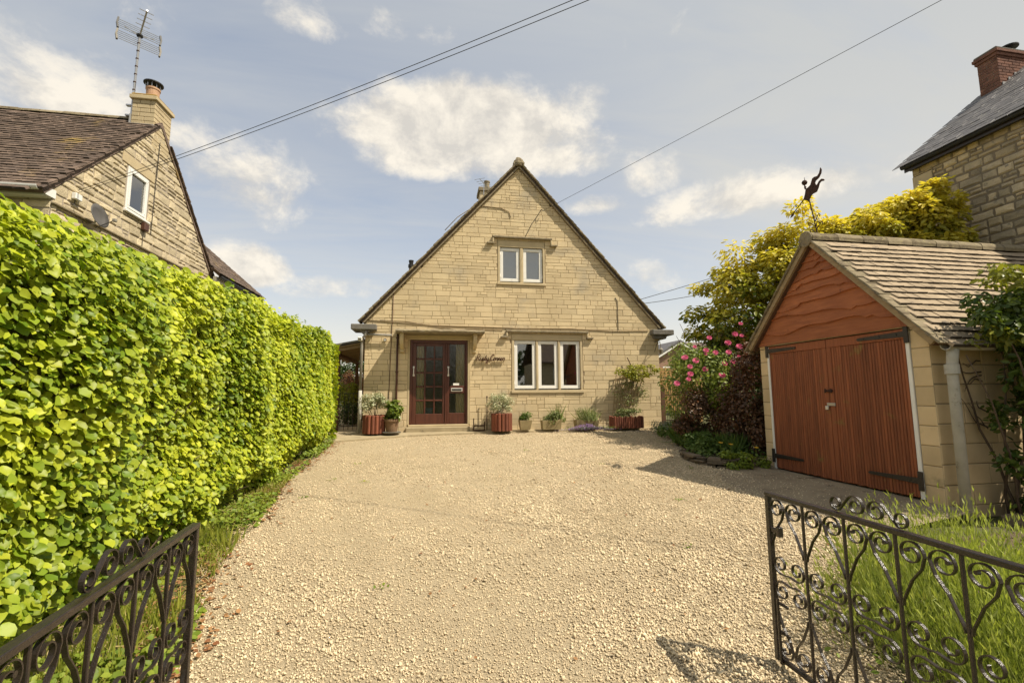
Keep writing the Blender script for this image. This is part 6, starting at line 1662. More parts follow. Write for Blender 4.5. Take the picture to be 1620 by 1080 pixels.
# lavender behind the right-hand gate
M['lavender'] = leaf_mat('lavender_shoot', (0.11, 0.165, 0.035), (0.47, 0.51, 0.12), 0.35, 0.5)
lv = thing('lavender', 'large bright green lavender clump behind the right-hand iron gate', 'lavender', (3.0, 2.2, 0.0))
STK = []
def spiky(obj, c, r, n, h, seed, lean=0.5):
    g = np.random.default_rng(seed); P, N, T, S, RR = [], [], [], [], []
    for k in range(n):
        a = g.random() * 2 * math.pi; q = math.sqrt(g.random()); b_ = np.array([c[0] + q * r * math.cos(a), c[1] + q * r * math.sin(a), gz(0, c[1]) + 0.02])
        d = np.array([math.cos(a) * lean * q + g.normal(0, 0.16), math.sin(a) * lean * q + g.normal(0, 0.16), 1.0]); d /= np.linalg.norm(d)
        L = g.uniform(*h) * (1.05 - 0.35 * q); tone = g.random()
        m_ = 9
        for j in range(m_):
            f = (j + 1) / m_
            if f < 0.3 or g.random() < 0.25: continue
            p = b_ + d * L * f
            for s in (0, 1):
                az = g.random() * 6.28; o_ = np.array([math.cos(az), math.sin(az), 0.0])
                P.append(p); T.append(d * 1.5 + o_ * 0.42); N.append(o_ + g.normal(0, 0.3, 3)); S.append(g.uniform(0.03, 0.065)); RR.append(np.clip(0.02 + 0.75 * f + 0.55 * (tone - 0.5), 0, 1))
        STK.append((b_, d, L, 0.4 + 0.3 * tone))
    return np.array(P), np.array(N), np.array(T), np.array(S), np.array(RR)
acc = [spiky(lv, *a) for a in (((2.95, 2.15), 0.50, 640, (0.55, 0.86), 91), ((3.45, 2.65), 0.55, 640, (0.5, 0.82), 92), ((2.85, 1.45), 0.50, 560, (0.55, 0.86), 93), ((3.6, 1.8), 0.6, 520, (0.55, 0.84), 94), ((2.45, 1.75), 0.22, 110, (0.3, 0.55), 95), ((2.62, 2.55), 0.25, 110, (0.25, 0.5), 96))]
A_ = [np.concatenate([q[i] for q in acc]) for i in range(5)]
leaves('shoots', A_[0], A_[1], A_[2], A_[3], (T_LONG[0] * [0.62, 1, 1], T_LONG[1]), M['lavender'], lv, A_[4])
q_ = np.array([a for a, _, _, _ in STK]); d_ = np.array([a for _, a, _, _ in STK])
leaves('stalks', q_, rdir(len(q_)) * [1, 1, 0.2], d_, np.array([a for _, _, a, _ in STK]), (T_BLADE[0] * [0.22, 1, 0.3], T_BLADE[1]), M['lavender'], lv, np.array([a for _, _, _, a in STK]))
for k in range(18):
    a = np.array([random.uniform(2.6, 3.5), random.uniform(1.4, 2.6), -0.05]); mk('stem', *tube([a, a + [random.uniform(-0.1, 0.1), random.uniform(-0.1, 0.1), 0.35]], [0.010, 0.005], 5), M['bark'], lv)
n = 420
x = rng.uniform(2.2, 4.6, n); y = rng.uniform(1.2, 3.9, n); ok = (x > lerp_tab(RIGHT_EDGE, y) - 0.25); x, y = x[ok], y[ok]; n = len(x)
leaves('bed_weeds', np.stack([x, y, gz(x, y) + 0.015 + rng.random(n) * 0.05], -1), rdir(n) * 0.5 + [0, -0.2, 0.9], rdir(n) + [0, 0, 0.4], rng.uniform(0.02, 0.06, n), T_BROAD, M['weed'])

# ------------------------------------------------------------------ planters along the cottage front
ZP = 0.60
def log_planter(label, cx, cy, rx, ry, h, nlog):
    t = thing('log_planter', label, 'planter', (cx, cy, ZP))
    for k in range(nlog):
        a = 2 * math.pi * k / nlog; x, y = cx + rx * math.cos(a), cy + ry * math.sin(a)
        r = math.pi * (rx + ry) / 2 / nlog * 1.02; hh = h + random.uniform(-0.015, 0.012)
        V, F = lathe([(0, 0), (r, 0), (r, hh - 0.012), (r - 0.012, hh), (0, hh)], 9, (x, y, ZP)); mk('log', V, F, M['log_roll'], t, random.random())
    V, F = lathe([(0, h - 0.06), (1, h - 0.06)], 16); V = V * [rx, ry, 1] + [cx, cy, ZP]; mk('soil', V, F, M['soil'], t)
    return t
def box_planter(label, x0, x1, y0, y1, h):
    t = thing('log_planter', label, 'planter', ((x0 + x1) / 2, (y0 + y1) / 2, ZP)); n = 13
    pts = [(x0 + (x1 - x0) * (k + 0.5) / n, y0) for k in range(n)] + [(x0, y0 + (y1 - y0) * (k + 0.5) / 5) for k in range(5)] + [(x1, y0 + (y1 - y0) * (k + 0.5) / 5) for k in range(5)]
    for x, y in pts:
        r = 0.028; hh = h + random.uniform(-0.02, 0.015); V, F = lathe([(0, 0), (r, 0), (r, hh - 0.01), (r - 0.01, hh), (0, hh)], 8, (x, y, ZP)); mk('log', V, F, M['log_roll'], t, random.random())
    mk('soil', *box(x0, x1, y0, y1, ZP, ZP + h - 0.05), M['soil'], t)
    return t
log_planter('round log-roll planter left of the mahogany door, holding the silvery shrub', -1.33, 11.32, 0.22, 0.20, 0.42, 16)
log_planter('round log-roll planter right of the mahogany door beside the boot scraper', 1.71, 11.34, 0.22, 0.20, 0.43, 16)
box_planter('long log-roll planter under the wall trellis at the right end', 4.62, 5.42, 11.30, 11.60, 0.30)
M['variegated'] = leaf_mat('variegated_leaf', (0.26, 0.30, 0.15), (0.62, 0.60, 0.40), 0.3, 0.5, tc=(1, 1, 0.85))
def pot_shrub(name, label, c, rad, n, size, mat, seed, tm=T_BROAD):
    t = thing(name, label, 'shrub', (c[0], c[1], c[2] - rad[2]))
    bush(t, c, rad, n, size, tm, mat, lumps=16, lump_r=0.42, seed=seed, shell=0.3)
    for k in range(6):
        a = np.array([c[0] + random.uniform(-0.05, 0.05), c[1], c[2] - rad[2] - 0.10]); e = np.array(c) + rng.normal(0, 0.35, 3) * np.array(rad)
        mk('stem', *tube([a, (a + e) / 2, e], [0.009, 0.007, 0.004], 5), M['bark'], t)
    return t
vl = (T_BROAD[0] * [0.8, 1, 1], T_BROAD[1])
pot_shrub('variegated_shrub', 'silvery variegated shrub in the log planter left of the door', (-1.34, 11.30, 1.30), (0.30, 0.27, 0.27), 1500, (0.035, 0.065), M['variegated'], 101, vl)
pot_shrub('variegated_shrub', 'pale variegated shrub in the log planter right of the door', (1.66, 11.32, 1.30), (0.31, 0.26, 0.27), 2000, (0.025, 0.05), M['variegated'], 102, vl)
M['glossy'] = leaf_mat('glossy_leaf', (0.09, 0.145, 0.02), (0.20, 0.25, 0.035), 0.3, 0.3)
pot_shrub('glossy_shrub', 'dark glossy green shrub in the clay pot beside the door', (-0.90, 11.24, 1.12), (0.27, 0.22, 0.22), 900, (0.05, 0.085), M['glossy'], 103)
pt = thing('clay_pot', 'brown clay pot on a saucer between the left log planter and the door', 'pot', (-0.92, 11.25, ZP))
mk('pot', *lathe([(0, 0.02), (0.12, 0.02), (0.165, 0.27), (0.19, 0.28), (0.19, 0.33), (0.165, 0.33), (0.15, 0.26), (0, 0.26)], 20, (-0.92, 11.25, ZP)), M['pot_clay'], pt, smooth=False)
mk('saucer', *lathe([(0, 0), (0.20, 0.0), (0.22, 0.03), (0.20, 0.035), (0, 0.018)], 20, (-0.92, 11.25, ZP)), M['concrete_grey'], pt)
def trough(label, x0, x1, y0, y1, h, flare=0.03):
    t = thing('stone_trough', label, 'trough', ((x0 + x1) / 2, (y0 + y1) / 2, ZP))
    a = [(x0 + flare, y0 + flare), (x1 - flare, y0 + flare), (x1 - flare, y1), (x0 + flare, y1)]; b_ = [(x0, y0), (x1, y0), (x1, y1), (x0, y1)]
    inn = [(x0 + 0.035, y0 + 0.035), (x1 - 0.035, y0 + 0.035), (x1 - 0.035, y1 - 0.035), (x0 + 0.035, y1 - 0.035)]
    V = [(*p, ZP) for p in a] + [(*p, ZP + h) for p in b_] + [(*p, ZP + h) for p in inn] + [(*p, ZP + h - 0.06) for p in inn]
    F = [(0, 3, 2, 1)] + [(q * 4 + k, q * 4 + (k + 1) % 4, q * 4 + 4 + (k + 1) % 4, q * 4 + 4 + k) for q in range(3) for k in range(4)]
    mk('trough', np.array(V) + rng.normal(0, 0.006, (16, 3)), F, M['sandstone_pot'], t)
    mk('soil', [V[k] for k in (12, 13, 14, 15)], [(0, 1, 2, 3)], M['soil'], t)
    return t
trough('small square stone pot beside the log planter right of the door', 2.16, 2.46, 11.30, 11.55, 0.24)
trough('long stone trough below the lower window', 2.74, 3.24, 11.30, 11.58, 0.24)
trough('stone trough below the right end of the lower window, behind the purple flowers', 3.62, 4.22, 11.30, 11.58, 0.22)
def small_plant(label, c, rad, n, size, mat, seed, tm=T_BROAD, cat='plant', name='potted_plant'):
    t = thing(name, label, cat, (c[0], c[1], c[2] - rad[2]))
    bush(t, c, rad, n, size, tm, mat, lumps=9, lump_r=0.5, seed=seed)
    mk('stem', *tube([(c[0], c[1], c[2] - rad[2] - 0.06), c], 0.006, 5), M['weed'], t)
    return t
M['sage'] = leaf_mat('sage_leaf', (0.12, 0.155, 0.05), (0.25, 0.28, 0.10), 0.3, 0.6)
small_plant('small green plant growing in the square stone pot', (2.32, 11.42, 0.92), (0.17, 0.13, 0.13), 600, (0.025, 0.05), M['bed_green'], 111)
small_plant('grey-green plant spilling from the long stone trough', (3.06, 11.40, 0.90), (0.26, 0.15, 0.15), 1000, (0.025, 0.055), M['sage'], 112)
t = small_plant('loose heather-like plant in the trough behind the purple flowers', (3.92, 11.42, 0.96), (0.30, 0.15, 0.18), 1100, (0.025, 0.05), M['sage'], 113, T_LONG)
tuft(t, (3.95, 11.42, 0.80), 0.26, 130, (0.2, 0.42), M['sage'], 'sprays', w=1.4, seed=114)
tuft(thing('wispy_plant', 'thin wispy stems rising from the right end of the long stone trough', 'plant', (3.17, 11.44, 0.80)), (3.17, 11.44, 0.80), 0.07, 50, (0.3, 0.55), M['sage'], 'stems', w=1.2, seed=115)
M['purple'] = leaf_mat('purple_flower', (0.20, 0.11, 0.26), (0.34, 0.22, 0.40), 0.25, 0.6, tc=(1, 0.9, 1))
au = thing('aubrieta', 'low mat of purple flowers at the foot of the wall between trough and planter', 'flowers', (3.95, 11.22, ZP))
g_ = 900
x = rng.normal(3.9, 0.25, g_) + rng.choice([0, 0.12, -0.1], g_); y = rng.uniform(11.12, 11.32, g_)
leaves('flowers', np.stack([x, y, ZP - 0.01 + rng.random(g_) * (0.06 + 0.10 * (vnoise(x, y, 7, 5) + 0.5)) * np.exp(-((x - 3.9) / 0.5) ** 2)], -1), rdir(g_) * 0.5 + [0, -0.4, 0.8], rdir(g_), rng.uniform(0.016, 0.03, g_), (T_SMALL[0] * [1.6, 1, 1], T_SMALL[1]), M['purple'], au)
leaves('foliage', np.stack([rng.normal(3.95, 0.36, 700), rng.uniform(11.12, 11.36, 700), ZP + rng.random(700) * 0.06], -1), rdir(700) * 0.5 + [0, -0.4, 0.8], rdir(700), rng.uniform(0.02, 0.035, 700), T_SMALL, M['bed_green'], au)
# fan trellis with a climber
tr = thing('trellis', 'diagonal wooden trellis leaning on the wall behind the long log planter', 'trellis', (5.1, 11.6, 0.85))
for k in range(8):
    a = (4.72 + 0.075 * k, 0.92 + 0.02 * k); b_ = (4.86 + 0.115 * k, 2.12 - 0.01 * k)
    mk('slat', *strip2([(a[0], 11.615, a[1]), (b_[0], 11.60, b_[1])], 0.012, 0.018, (0, -1, 0)), M['timber'], tr)
for k in range(9):
    f = k / 8; a = (4.72 + 0.14 * f, 0.95 + 1.15 * f); b_ = (4.72 + 0.53 + (0.14 + 0.28) * f, 0.80 + 1.20 * f + 0.28)
    mk('slat', *strip2([(a[0], 11.600, a[1]), (b_[0], 11.588, b_[1])], 0.012, 0.018, (0, -1, 0)), M['timber'], tr)
M['yellow_climber'] = leaf_mat('yellow_green_climber_leaf', (0.22, 0.25, 0.03), (0.48, 0.44, 0.06), 0.35, 0.5)
yc = thing('wall_climber', 'yellow-green climber spreading over the top of the wall trellis', 'climber', (5.2, 11.5, 0.85))
bush(yc, (5.36, 11.45, 2.02), (0.66, 0.14, 0.27), 1700, (0.03, 0.06), T_BROAD, M['yellow_climber'], lumps=30, lump_r=0.26, seed=121)
bush(yc, (5.2, 11.50, 1.58), (0.48, 0.07, 0.42), 480, (0.025, 0.05), T_BROAD, M['sage'], 'thin_foliage', lumps=18, lump_r=0.4, seed=122)
mk('stem', *tube([(5.02, 11.50, 0.80), (5.06, 11.50, 1.0), (4.96, 11.50, 1.18), (5.10, 11.50, 1.42), (5.25, 11.5, 1.62), (5.34, 11.48, 1.95)], [0.016, 0.015, 0.014, 0.012, 0.010, 0.006], 6), M['timber'], yc, smooth=True)
for k in range(8): mk('stem', *tube(limb_path((5.2, 11.50, 1.5 + 0.05 * k), (random.uniform(-0.4, 0.5), 0, 0.8), random.uniform(0.3, 0.6), 5, 0.15) * [1, 0, 1] + [0, 11.50, 0], 0.005, 4), M['bark'], yc)
mk('support_cane', *tube([(5.18, 11.62, 2.45), (5.42, 11.60, 1.95)], 0.012, 5), M['dark_timber'], yc)
small_plant('low pale green plant growing in the long log planter', (5.05, 11.45, 0.98), (0.36, 0.12, 0.12), 800, (0.025, 0.05), M['sage'], 123)
# boot scraper and rods right of the step
bs = thing('boot_scraper', 'small rusty iron boot scraper standing beside the doorstep', 'boot scraper', (1.17, 11.50, ZP))
for x in (1.03, 1.30): mk('post', *box(x - 0.012, x + 0.012, 11.49, 11.515, ZP, ZP + (0.30 if x < 1.1 else 0.22)), M['rust'], bs)
mk('blade', *box(1.043, 1.287, 11.495, 11.510, ZP + 0.10, ZP + 0.135), M['rust'], bs); mk('foot_bar', *box(1.02, 1.31, 11.44, 11.565, ZP, ZP + 0.015), M['rust'], bs)
sk = thing('iron_rod', 'thin rusty rod with knob standing between boot scraper and planter', 'rod', (1.37, 11.58, ZP))
mk('rod', *tube([(1.37, 11.58, ZP), (1.37, 11.58, 1.42)], 0.011, 7), M['rust'], sk)
mk('knob', *lathe([(0, -0.022), (0.018, -0.012), (0.022, 0), (0.018, 0.012), (0, 0.022)], 9, (1.37, 11.58, 1.43)), M['rust'], sk)

# ------------------------------------------------------------------ wrought-iron drive gates
def spiral(c, r0, r1, a0, turns, n=26):
    a = a0 + np.linspace(0, turns * 2 * math.pi, n); r = np.linspace(r0, r1, n)
    return [(c[0] + q * math.cos(t), c[1] + q * math.sin(t)) for q, t in zip(r, a)]
def make_gate(label, hinge, tip, z0, group):
    d = np.array(tip) - np.array(hinge); Lg = np.linalg.norm(d); rot = math.atan2(d[1], d[0])
    t = thing('iron_gate', label, 'gate', (hinge[0], hinge[1], z0), group, rot)
    m = M['gate_iron']; ZB, ZT = 0.045, 0.905
    n_ = (0, -1, 0)
    def lb(name, x0, x1, za, zb, w, par=t): return mk(name, *cbox(x0, x1, -w / 2, w / 2, za, zb, 0.0025), m, par, local=True)
    lb('top_rail', -0.0125, Lg + 0.0125, ZT, ZT + 0.022, 0.034); lb('bottom_rail', 0.0145, Lg - 0.0145, ZB - 0.020, ZB, 0.026)
    for x in (0, Lg): lb('stile', x - 0.014, x + 0.014, 0.02, ZT - 0.001, 0.028)
    NP = 5; w = Lg / NP
    for k in range(1, NP): lb('bar', k * w - 0.0065, k * w + 0.0065, ZB + 0.001, ZT - 0.001, 0.0135)
    def sc(name, pts): 
        P = np.array([(p[0], 0, p[1]) for p in pts]); return mk(name, *strip2(P, 0.015, 0.0048, n_), m, t, local=True)
    H = ZT - ZB; zm = (ZT + ZB) / 2
    for k in range(NP):
        x0 = k * w; cx = x0 + w / 2
        for s in (-1, 1):                              # left and right halves
            for v in (-1, 1):                          # upper and lower lyre
                X = lambda a: cx + s * a
                Z = lambda b_: zm + v * b_
                r = w * 0.212
                c = (w * 0.245, H / 2 - r - 0.006)
                P = [(w / 2 - 0.010, 0.150), (w / 2 - 0.016, 0.175), (w * 0.27, H / 2 - 0.165), (w * 0.10, H / 2 - 0.11), (0.006, H / 2 - 0.072)]
                Q = spiral(c, r, 0.019, math.pi * 1.0, -1.42, 34)
                P = P[:4] + [(c[0] + (q[0] - c[0]), q[1]) for q in Q]
                sc('lyre_scroll', [(X(a), Z(b_)) for a, b_ in P])
                e = P[-1]; V, F = lathe([(0, -0.008), (0.008, -0.008), (0.008, 0.008), (0, 0.008)], 8); V = np.stack([V[:, 0] + X(e[0]), V[:, 2], V[:, 1] + Z(e[1])], 1)
                mk('scroll_tip', V, F, m, t, local=True)
        for v in (-1, 1):
            P = []
            r = w * 0.205
            c1, c2 = (-w * 0.235, 0.070), (w * 0.235, 0.070)
            A = spiral(c1, r, 0.016, -math.pi / 2, -1.30, 30)[::-1]; Bq = spiral(c2, r, 0.016, -math.pi / 2, 1.30, 30)
            P = A + [(-w * 0.12, 0.070 - r + 0.002), (0, 0.070 - r + 0.008), (w * 0.12, 0.070 - r + 0.002)] + Bq
            sc('heart_scroll', [(cx + a, zm + v * b_) for a, b_ in P])
    cx = Lg / 2
    for s in (-1, 1):
        c1, c2 = (0.155, 0.042), (0.050, 0.050)
        A = spiral(c1, 0.034, 0.015, -math.pi * 0.62, 1.2, 26)[::-1]
        Bq = spiral(c2, 0.046, 0.016, math.pi * 0.22, 1.35, 30)
        sc('crest_scroll', [(cx + s * a, ZT + 0.022 + b_) for a, b_ in A + Bq])
    return t, Lg, lb
g1, Lg, lb = make_gate('black wrought-iron drive gate standing open on the right in front of the lavender', (1.93, 1.21), (1.93, 2.45), 0.0, 'pair of open drive gates')
lt = lb('latch', Lg - 0.075, Lg - 0.016, 0.71, 0.735, 0.02); lb('latch_knob', Lg - 0.085, Lg - 0.06, 0.695, 0.75, 0.03)
V, F = tube([(Lg - 0.045, 0.018, 0.36), (Lg - 0.045, 0.018, 0.02)], 0.008, 7); mk('drop_bolt', V, F, M['gate_iron'], g1, local=True)
for z in (0.33, 0.18): lb('bolt_guide', Lg - 0.10, Lg - 0.016, z - 0.008, z + 0.008, 0.012)
make_gate('black wrought-iron drive gate standing open on the left in front of the hedge', (-0.942, 1.135), (-1.047, 2.37), 0.0, 'pair of open drive gates')

for x, y, lab in ((1.93, 1.10, 'square black iron post carrying the right-hand drive gate'), (-0.932, 1.02, 'square black iron post carrying the left-hand drive gate')):
    t = thing('gate_post', lab, 'gate post', (x, y, -0.08))
    mk('post', *cbox(x - 0.032, x + 0.032, y - 0.032, y + 0.032, -0.3, 1.06, 0.005), M['gate_iron'], t); mk('cap', *prism([(x - 0.045, 1.061), (x + 0.045, 1.061), (x, 1.11)], y - 0.045, y + 0.045, 1), M['gate_iron'], t)
    for z in (0.20, 0.78): mk('hinge_pin', *tube([(x, y + 0.03, z), (x, y + 0.12, z)], 0.011, 6), M['gate_iron'], t)

# ------------------------------------------------------------------ things beside and behind the cottage
# lean-to on the left
cp = thing('lean_to', 'open timber lean-to with pale slatted roof on the left side of the cottage', 'lean-to', (-2.4, 13.5, 0.6))
for y in (12.25, 15.2): mk('post', *cbox(-2.40, -2.31, y - 0.045, y + 0.045, 0.58, 2.47, 0.006), M['dark_timber'], cp)
mk('beam', *cbox(-2.42, -2.33, 12.0, 15.6, 2.472, 2.56, 0.006), M['dark_timber'], cp)
for k in range(6):
    y = 12.05 + k * 0.68
    mk('rafter', *prism([(-2.75, 2.50), (-1.67, 2.72), (-1.67, 2.80), (-2.75, 2.585)], y, y + 0.05, 1), M['timber'], cp)
for k in range(9):
    x0 = -2.80 + k * 0.125; z0 = 2.575 + 0.20 * (x0 + 2.75) / 1.0 + 0.012
    mk('roof_board', *prism([(x0, z0), (x0 + 0.122, z0 + 0.0245), (x0 + 0.122, z0 + 0.045), (x0, z0 + 0.022)], 11.95, 15.7, 1), M['timber'], cp, random.random())
mk('roof_sheet', *prism([(-2.85, 2.620), (-1.67, 2.855), (-1.67, 2.90), (-2.85, 2.665)], 11.93, 15.75, 1), M['concrete_grey'], cp)
fe = thing('iron_railing', 'low black iron railing gate under the lean-to', 'gate', (-2.05, 12.3, 0.6))
for z in (0.70, 1.52): mk('rail', *box(-2.30, -1.74, 12.29, 12.31, z, z + 0.02), M['iron'], fe)
for k in range(6): mk('bar', *box(-2.30 + k * 0.108, -2.288 + k * 0.108, 12.294, 12.306, 0.62, 1.52), M['iron'], fe)
dw = thing('garden_wall', 'low stone garden wall beyond the lean-to', 'wall', (-2.8, 18.5, 0.6))
polys = coursed(-6.0, -1.0, 0.58, 1.05, lambda t: 0.15, 0.25, 0.5, (), (), 0.1, 0.014)
masonry(dw, 'stone', polys, wall_y(18.0), M['rubble'], 40, 0.0, 0.006, 0.01, rough=0.006, hidden=lambda u, v: (u < 500) | (u > 580))
mk('wall', *box(-6, -1, 18.012, 18.3, 0.3, 1.04), M['mortar_pale'], dw)
def far_bush(name, label, cat, c, rad, n, size, mat, seed, lumps=18, trunk=None):
    t = thing(name, label, cat, (c[0], c[1], 0.58))
    bush(t, c, rad, n, size, T_BROAD, mat, 'crown', lumps=lumps, lump_r=0.42, seed=seed)
    mk('trunk', *tube([(c[0], c[1], 0.5), (c[0] + 0.05, c[1], c[2] * 0.6), (c[0], c[1], c[2])], [trunk or 0.07, 0.05, 0.02], 7), M['bark'], t)
    return t
M['conifer'] = leaf_mat('yellow_conifer', (0.17, 0.22, 0.02), (0.36, 0.37, 0.03), 0.2, 0.6)
M['pinkbrown'] = leaf_mat('bronze_maple_leaf', (0.16, 0.085, 0.05), (0.30, 0.16, 0.09), 0.35, 0.5, tc=(1.2, 0.9, 0.6))
M['dark_leaf'] = leaf_mat('dark_green_leaf', (0.035, 0.065, 0.015), (0.09, 0.13, 0.03), 0.25, 0.45)
far_bush('round_conifer', 'rounded yellow-green shrub glimpsed beneath the lean-to', 'shrub', (-2.62, 15.0, 1.45), (0.42, 0.4, 0.45), 2600, (0.03, 0.06), M['conifer'], 131)
far_bush('bronze_shrub', 'bronze-leaved shrub behind the yellow-green shrub beneath the lean-to', 'shrub', (-2.55, 16.2, 1.75), (0.5, 0.45, 0.55), 2600, (0.03, 0.06), M['pinkbrown'], 132)
far_bush('dark_shrub', 'dark green shrub low in the shade beneath the lean-to', 'shrub', (-2.35, 14.6, 0.95), (0.5, 0.4, 0.4), 2200, (0.03, 0.06), M['dark_leaf'], 133)
far_bush('garden_tree', 'dark green tree top seen between lean-to roof and cottage', 'tree', (-3.1, 20.5, 2.3), (0.95, 0.8, 1.0), 4200, (0.06, 0.12), M['dark_leaf'], 134, trunk=0.1)
far_bush('garden_tree', 'rounded garden tree far behind the hedge end', 'tree', (-5.2, 24, 1.9), (1.5, 1.2, 1.1), 4200, (0.08, 0.15), M['dark_leaf'], 135, trunk=0.12)
# side gate, fence and meter post on the right
sg = thing('side_gate', 'narrow black iron gate at the right corner of the cottage', 'gate', (6.72, 12.15, 0.6))
for z in (0.72, 1.42): mk('rail', *box(6.50, 7.02, 12.14, 12.16, z, z + 0.025), M['iron'], sg)
for k in range(9):
    x = 6.51 + k * 0.062; zt = 1.52 + 0.10 * math.sin(math.pi * k / 8)
    b_ = mk('bar', *box(x - 0.007, x + 0.007, 12.143, 12.157, 0.64, zt), M['iron'], sg); mk('spearhead', *prism([(x - 0.016, zt), (x + 0.016, zt), (x, zt + 0.06)], 12.145, 12.155, 1), M['iron'], b_)
gp = thing('gate_post', 'short dark timber post between cottage corner and side gate', 'post', (6.40, 12.1, 0.6))
mk('post', *cbox(6.34, 6.47, 12.05, 12.18, 0.55, 1.58, 0.01), M['dark_timber'], gp); mk('cap', *prism([(6.33, 1.581), (6.48, 1.581), (6.405, 1.74)], 12.04, 12.19, 1), M['dark_timber'], gp)
fp = thing('fence_panel', 'orange-brown board fence panel behind the side gate', 'fence', (7.2, 13.4, 0.6))
for k in range(14): mk('board', *cbox(6.7 + k * 0.13, 6.822 + k * 0.13, 13.4 + 0.01 * (k % 2), 13.42 + 0.01 * (k % 2), 0.95 if k < 20 else 1, 2.28, 0.004), M['fence_wood'], fp, random.random())
for z in (1.1, 2.1): mk('rail', *cbox(6.7, 8.5, 13.432, 13.47, z, z + 0.07, 0.004), M['fence_wood'], fp)
for x in (6.72, 8.45): mk('post', *cbox(x - 0.04, x + 0.04, 13.472, 13.55, 0.55, 2.32, 0.004), M['fence_wood'], fp)
lm = thing('wall_lantern', 'small black bracket lantern on the right corner of the cottage', 'lantern', (6.2, 12.4, 2.75))
mk('arm', *tube([(6.16, 12.3, 2.80), (6.40, 12.3, 2.98), (6.52, 12.3, 2.92), (6.53, 12.3, 2.80)], 0.012, 6), M['pipe_grey'], lm)
mk('shade', *lathe([(0.02, 2.80), (0.07, 2.74), (0.05, 2.62), (0, 2.62)], 10, (6.53, 12.3, 0)), M['pipe_grey'], lm)
# hanging basket bracket that throws its shadow on the corner
hb = thing('hanging_bracket', 'dark iron hanging bracket fixed high on the right corner of the cottage wall', 'bracket', (5.98, 11.7, 2.6))
mk('arm', *tube([(6.02, 11.69, 2.88), (6.02, 11.42, 2.90), (6.02, 11.36, 2.84)], 0.009, 6), M['iron'], hb)
mk('brace', *tube([(6.02, 11.69, 2.62), (6.02, 11.58, 2.78), (6.02, 11.45, 2.895)], 0.007, 6), M['iron'], hb)
# far houses on the right
def far_house(label, x0, x1, y0, y1, ze, za, wallm, roofm, seed, gable_to_camera=True, chim=None):
    h = thing('brick_house', label, 'house', ((x0 + x1) / 2, y0, 0.58)); xm = (x0 + x1) / 2
    mk('wall', *prism([(x0, 0.3), (x1, 0.3), (x1, ze), (xm, za), (x0, ze)], y0, y1, 1) if gable_to_camera else box(x0, x1, y0, y1, 0.3, ze), wallm, h)
    if gable_to_camera:
        for s in (-1, 1):
            e = xm + s * (xm - x0 + 0.4); zz = ze - 0.4 * (za - ze) / (xm - x0)
            P = [(e, zz), (xm, za), (xm, za + 0.22), (e, zz + 0.2)]; r_ = mk('roof', *prism(P if s < 0 else P[::-1], y0 - 0.35, y1, 1), roofm, h)
            P = [(e, zz - 0.16), (xm, za - 0.16), (xm, za - 0.002), (e, zz - 0.002)]; mk('bargeboard', *prism(P if s < 0 else P[::-1], y0 - 0.38, y0 - 0.34, 1), M['white'], h)
    else:
        ym = (y0 + y1) / 2
        for s in (-1, 1):
            e = ym + s * (ym - y0 + 0.4); P = [(e, ze - 0.1), (ym, za), (ym, za + 0.2), (e, ze + 0.1)]; mk('roof', *prism(P if s < 0 else P[::-1], x0 - 0.3, x1 + 0.3, 0), roofm, h)
        mk('fascia', *box(x0 - 0.3, x1 + 0.3, y0 - 0.46, y0 - 0.42, ze - 0.25, ze + 0.08), M['white'], h)
    for k in range(2):
        wx = x0 + (x1 - x0) * (0.3 + 0.4 * k); wf = mk('window', *box(wx - 0.6, wx + 0.6, y0 - 0.05, y0 - 0.004, ze - 1.7, ze - 0.6), M['white'], h); mk('pane', *box(wx - 0.5, wx + 0.5, y0 - 0.07, y0 - 0.052, ze - 1.6, ze - 0.7), M['glass'], wf)
    if chim: c_ = mk('chimney', *box(chim[0], chim[0] + 0.7, chim[1], chim[1] + 0.7, za - 0.6, za + 0.9), M['brick'], h); mk('chimney_pot', *lathe([(0.13, za + 0.9), (0.11, za + 1.25)], 8, (chim[0] + 0.35, chim[1] + 0.35, 0)), M['terracotta'], h)
M['buff_brick'] = material('buff_pink_brick', (0.36, 0.22, 0.15), (0.28, 0.17, 0.12), 8, 6, 0.9, 0.1, 40)
M['far_roof'] = material('brown_grey_roof', (0.17, 0.125, 0.105), (0.12, 0.09, 0.075), 3, 6, 0.9, 0.2, 20)
far_house('distant brick house with grey roof and white gable trim just right of the cottage', 20.2, 26.0, 40, 50, 4.55, 6.25, M['buff_brick'], M['slate'], 1, True, (20.2, 46))
far_house('distant brick house with long brown roof behind the rose bush', 27.5, 42.0, 42, 52, 4.6, 6.9, M['buff_brick'], M['far_roof'], 2, False)
far_bush('purple_tree', 'dark purple tree top in front of the distant brown roof', 'tree', (16.2, 24, 3.4), (1.1, 0.9, 0.8), 2600, (0.08, 0.16), M['copper'], 141, trunk=0.1)
far_bush('garden_tree', 'green garden tree behind the rose bush', 'tree', (14.5, 19, 1.7), (1.6, 1.0, 1.2), 3800, (0.08, 0.15), M['dark_leaf'], 142, trunk=0.1)
far_bush('garden_tree', 'green garden tree behind the board fence', 'tree', (10.6, 18.2, 1.5), (1.4, 1.0, 1.0), 3600, (0.07, 0.14), M['weed'], 143, trunk=0.1)
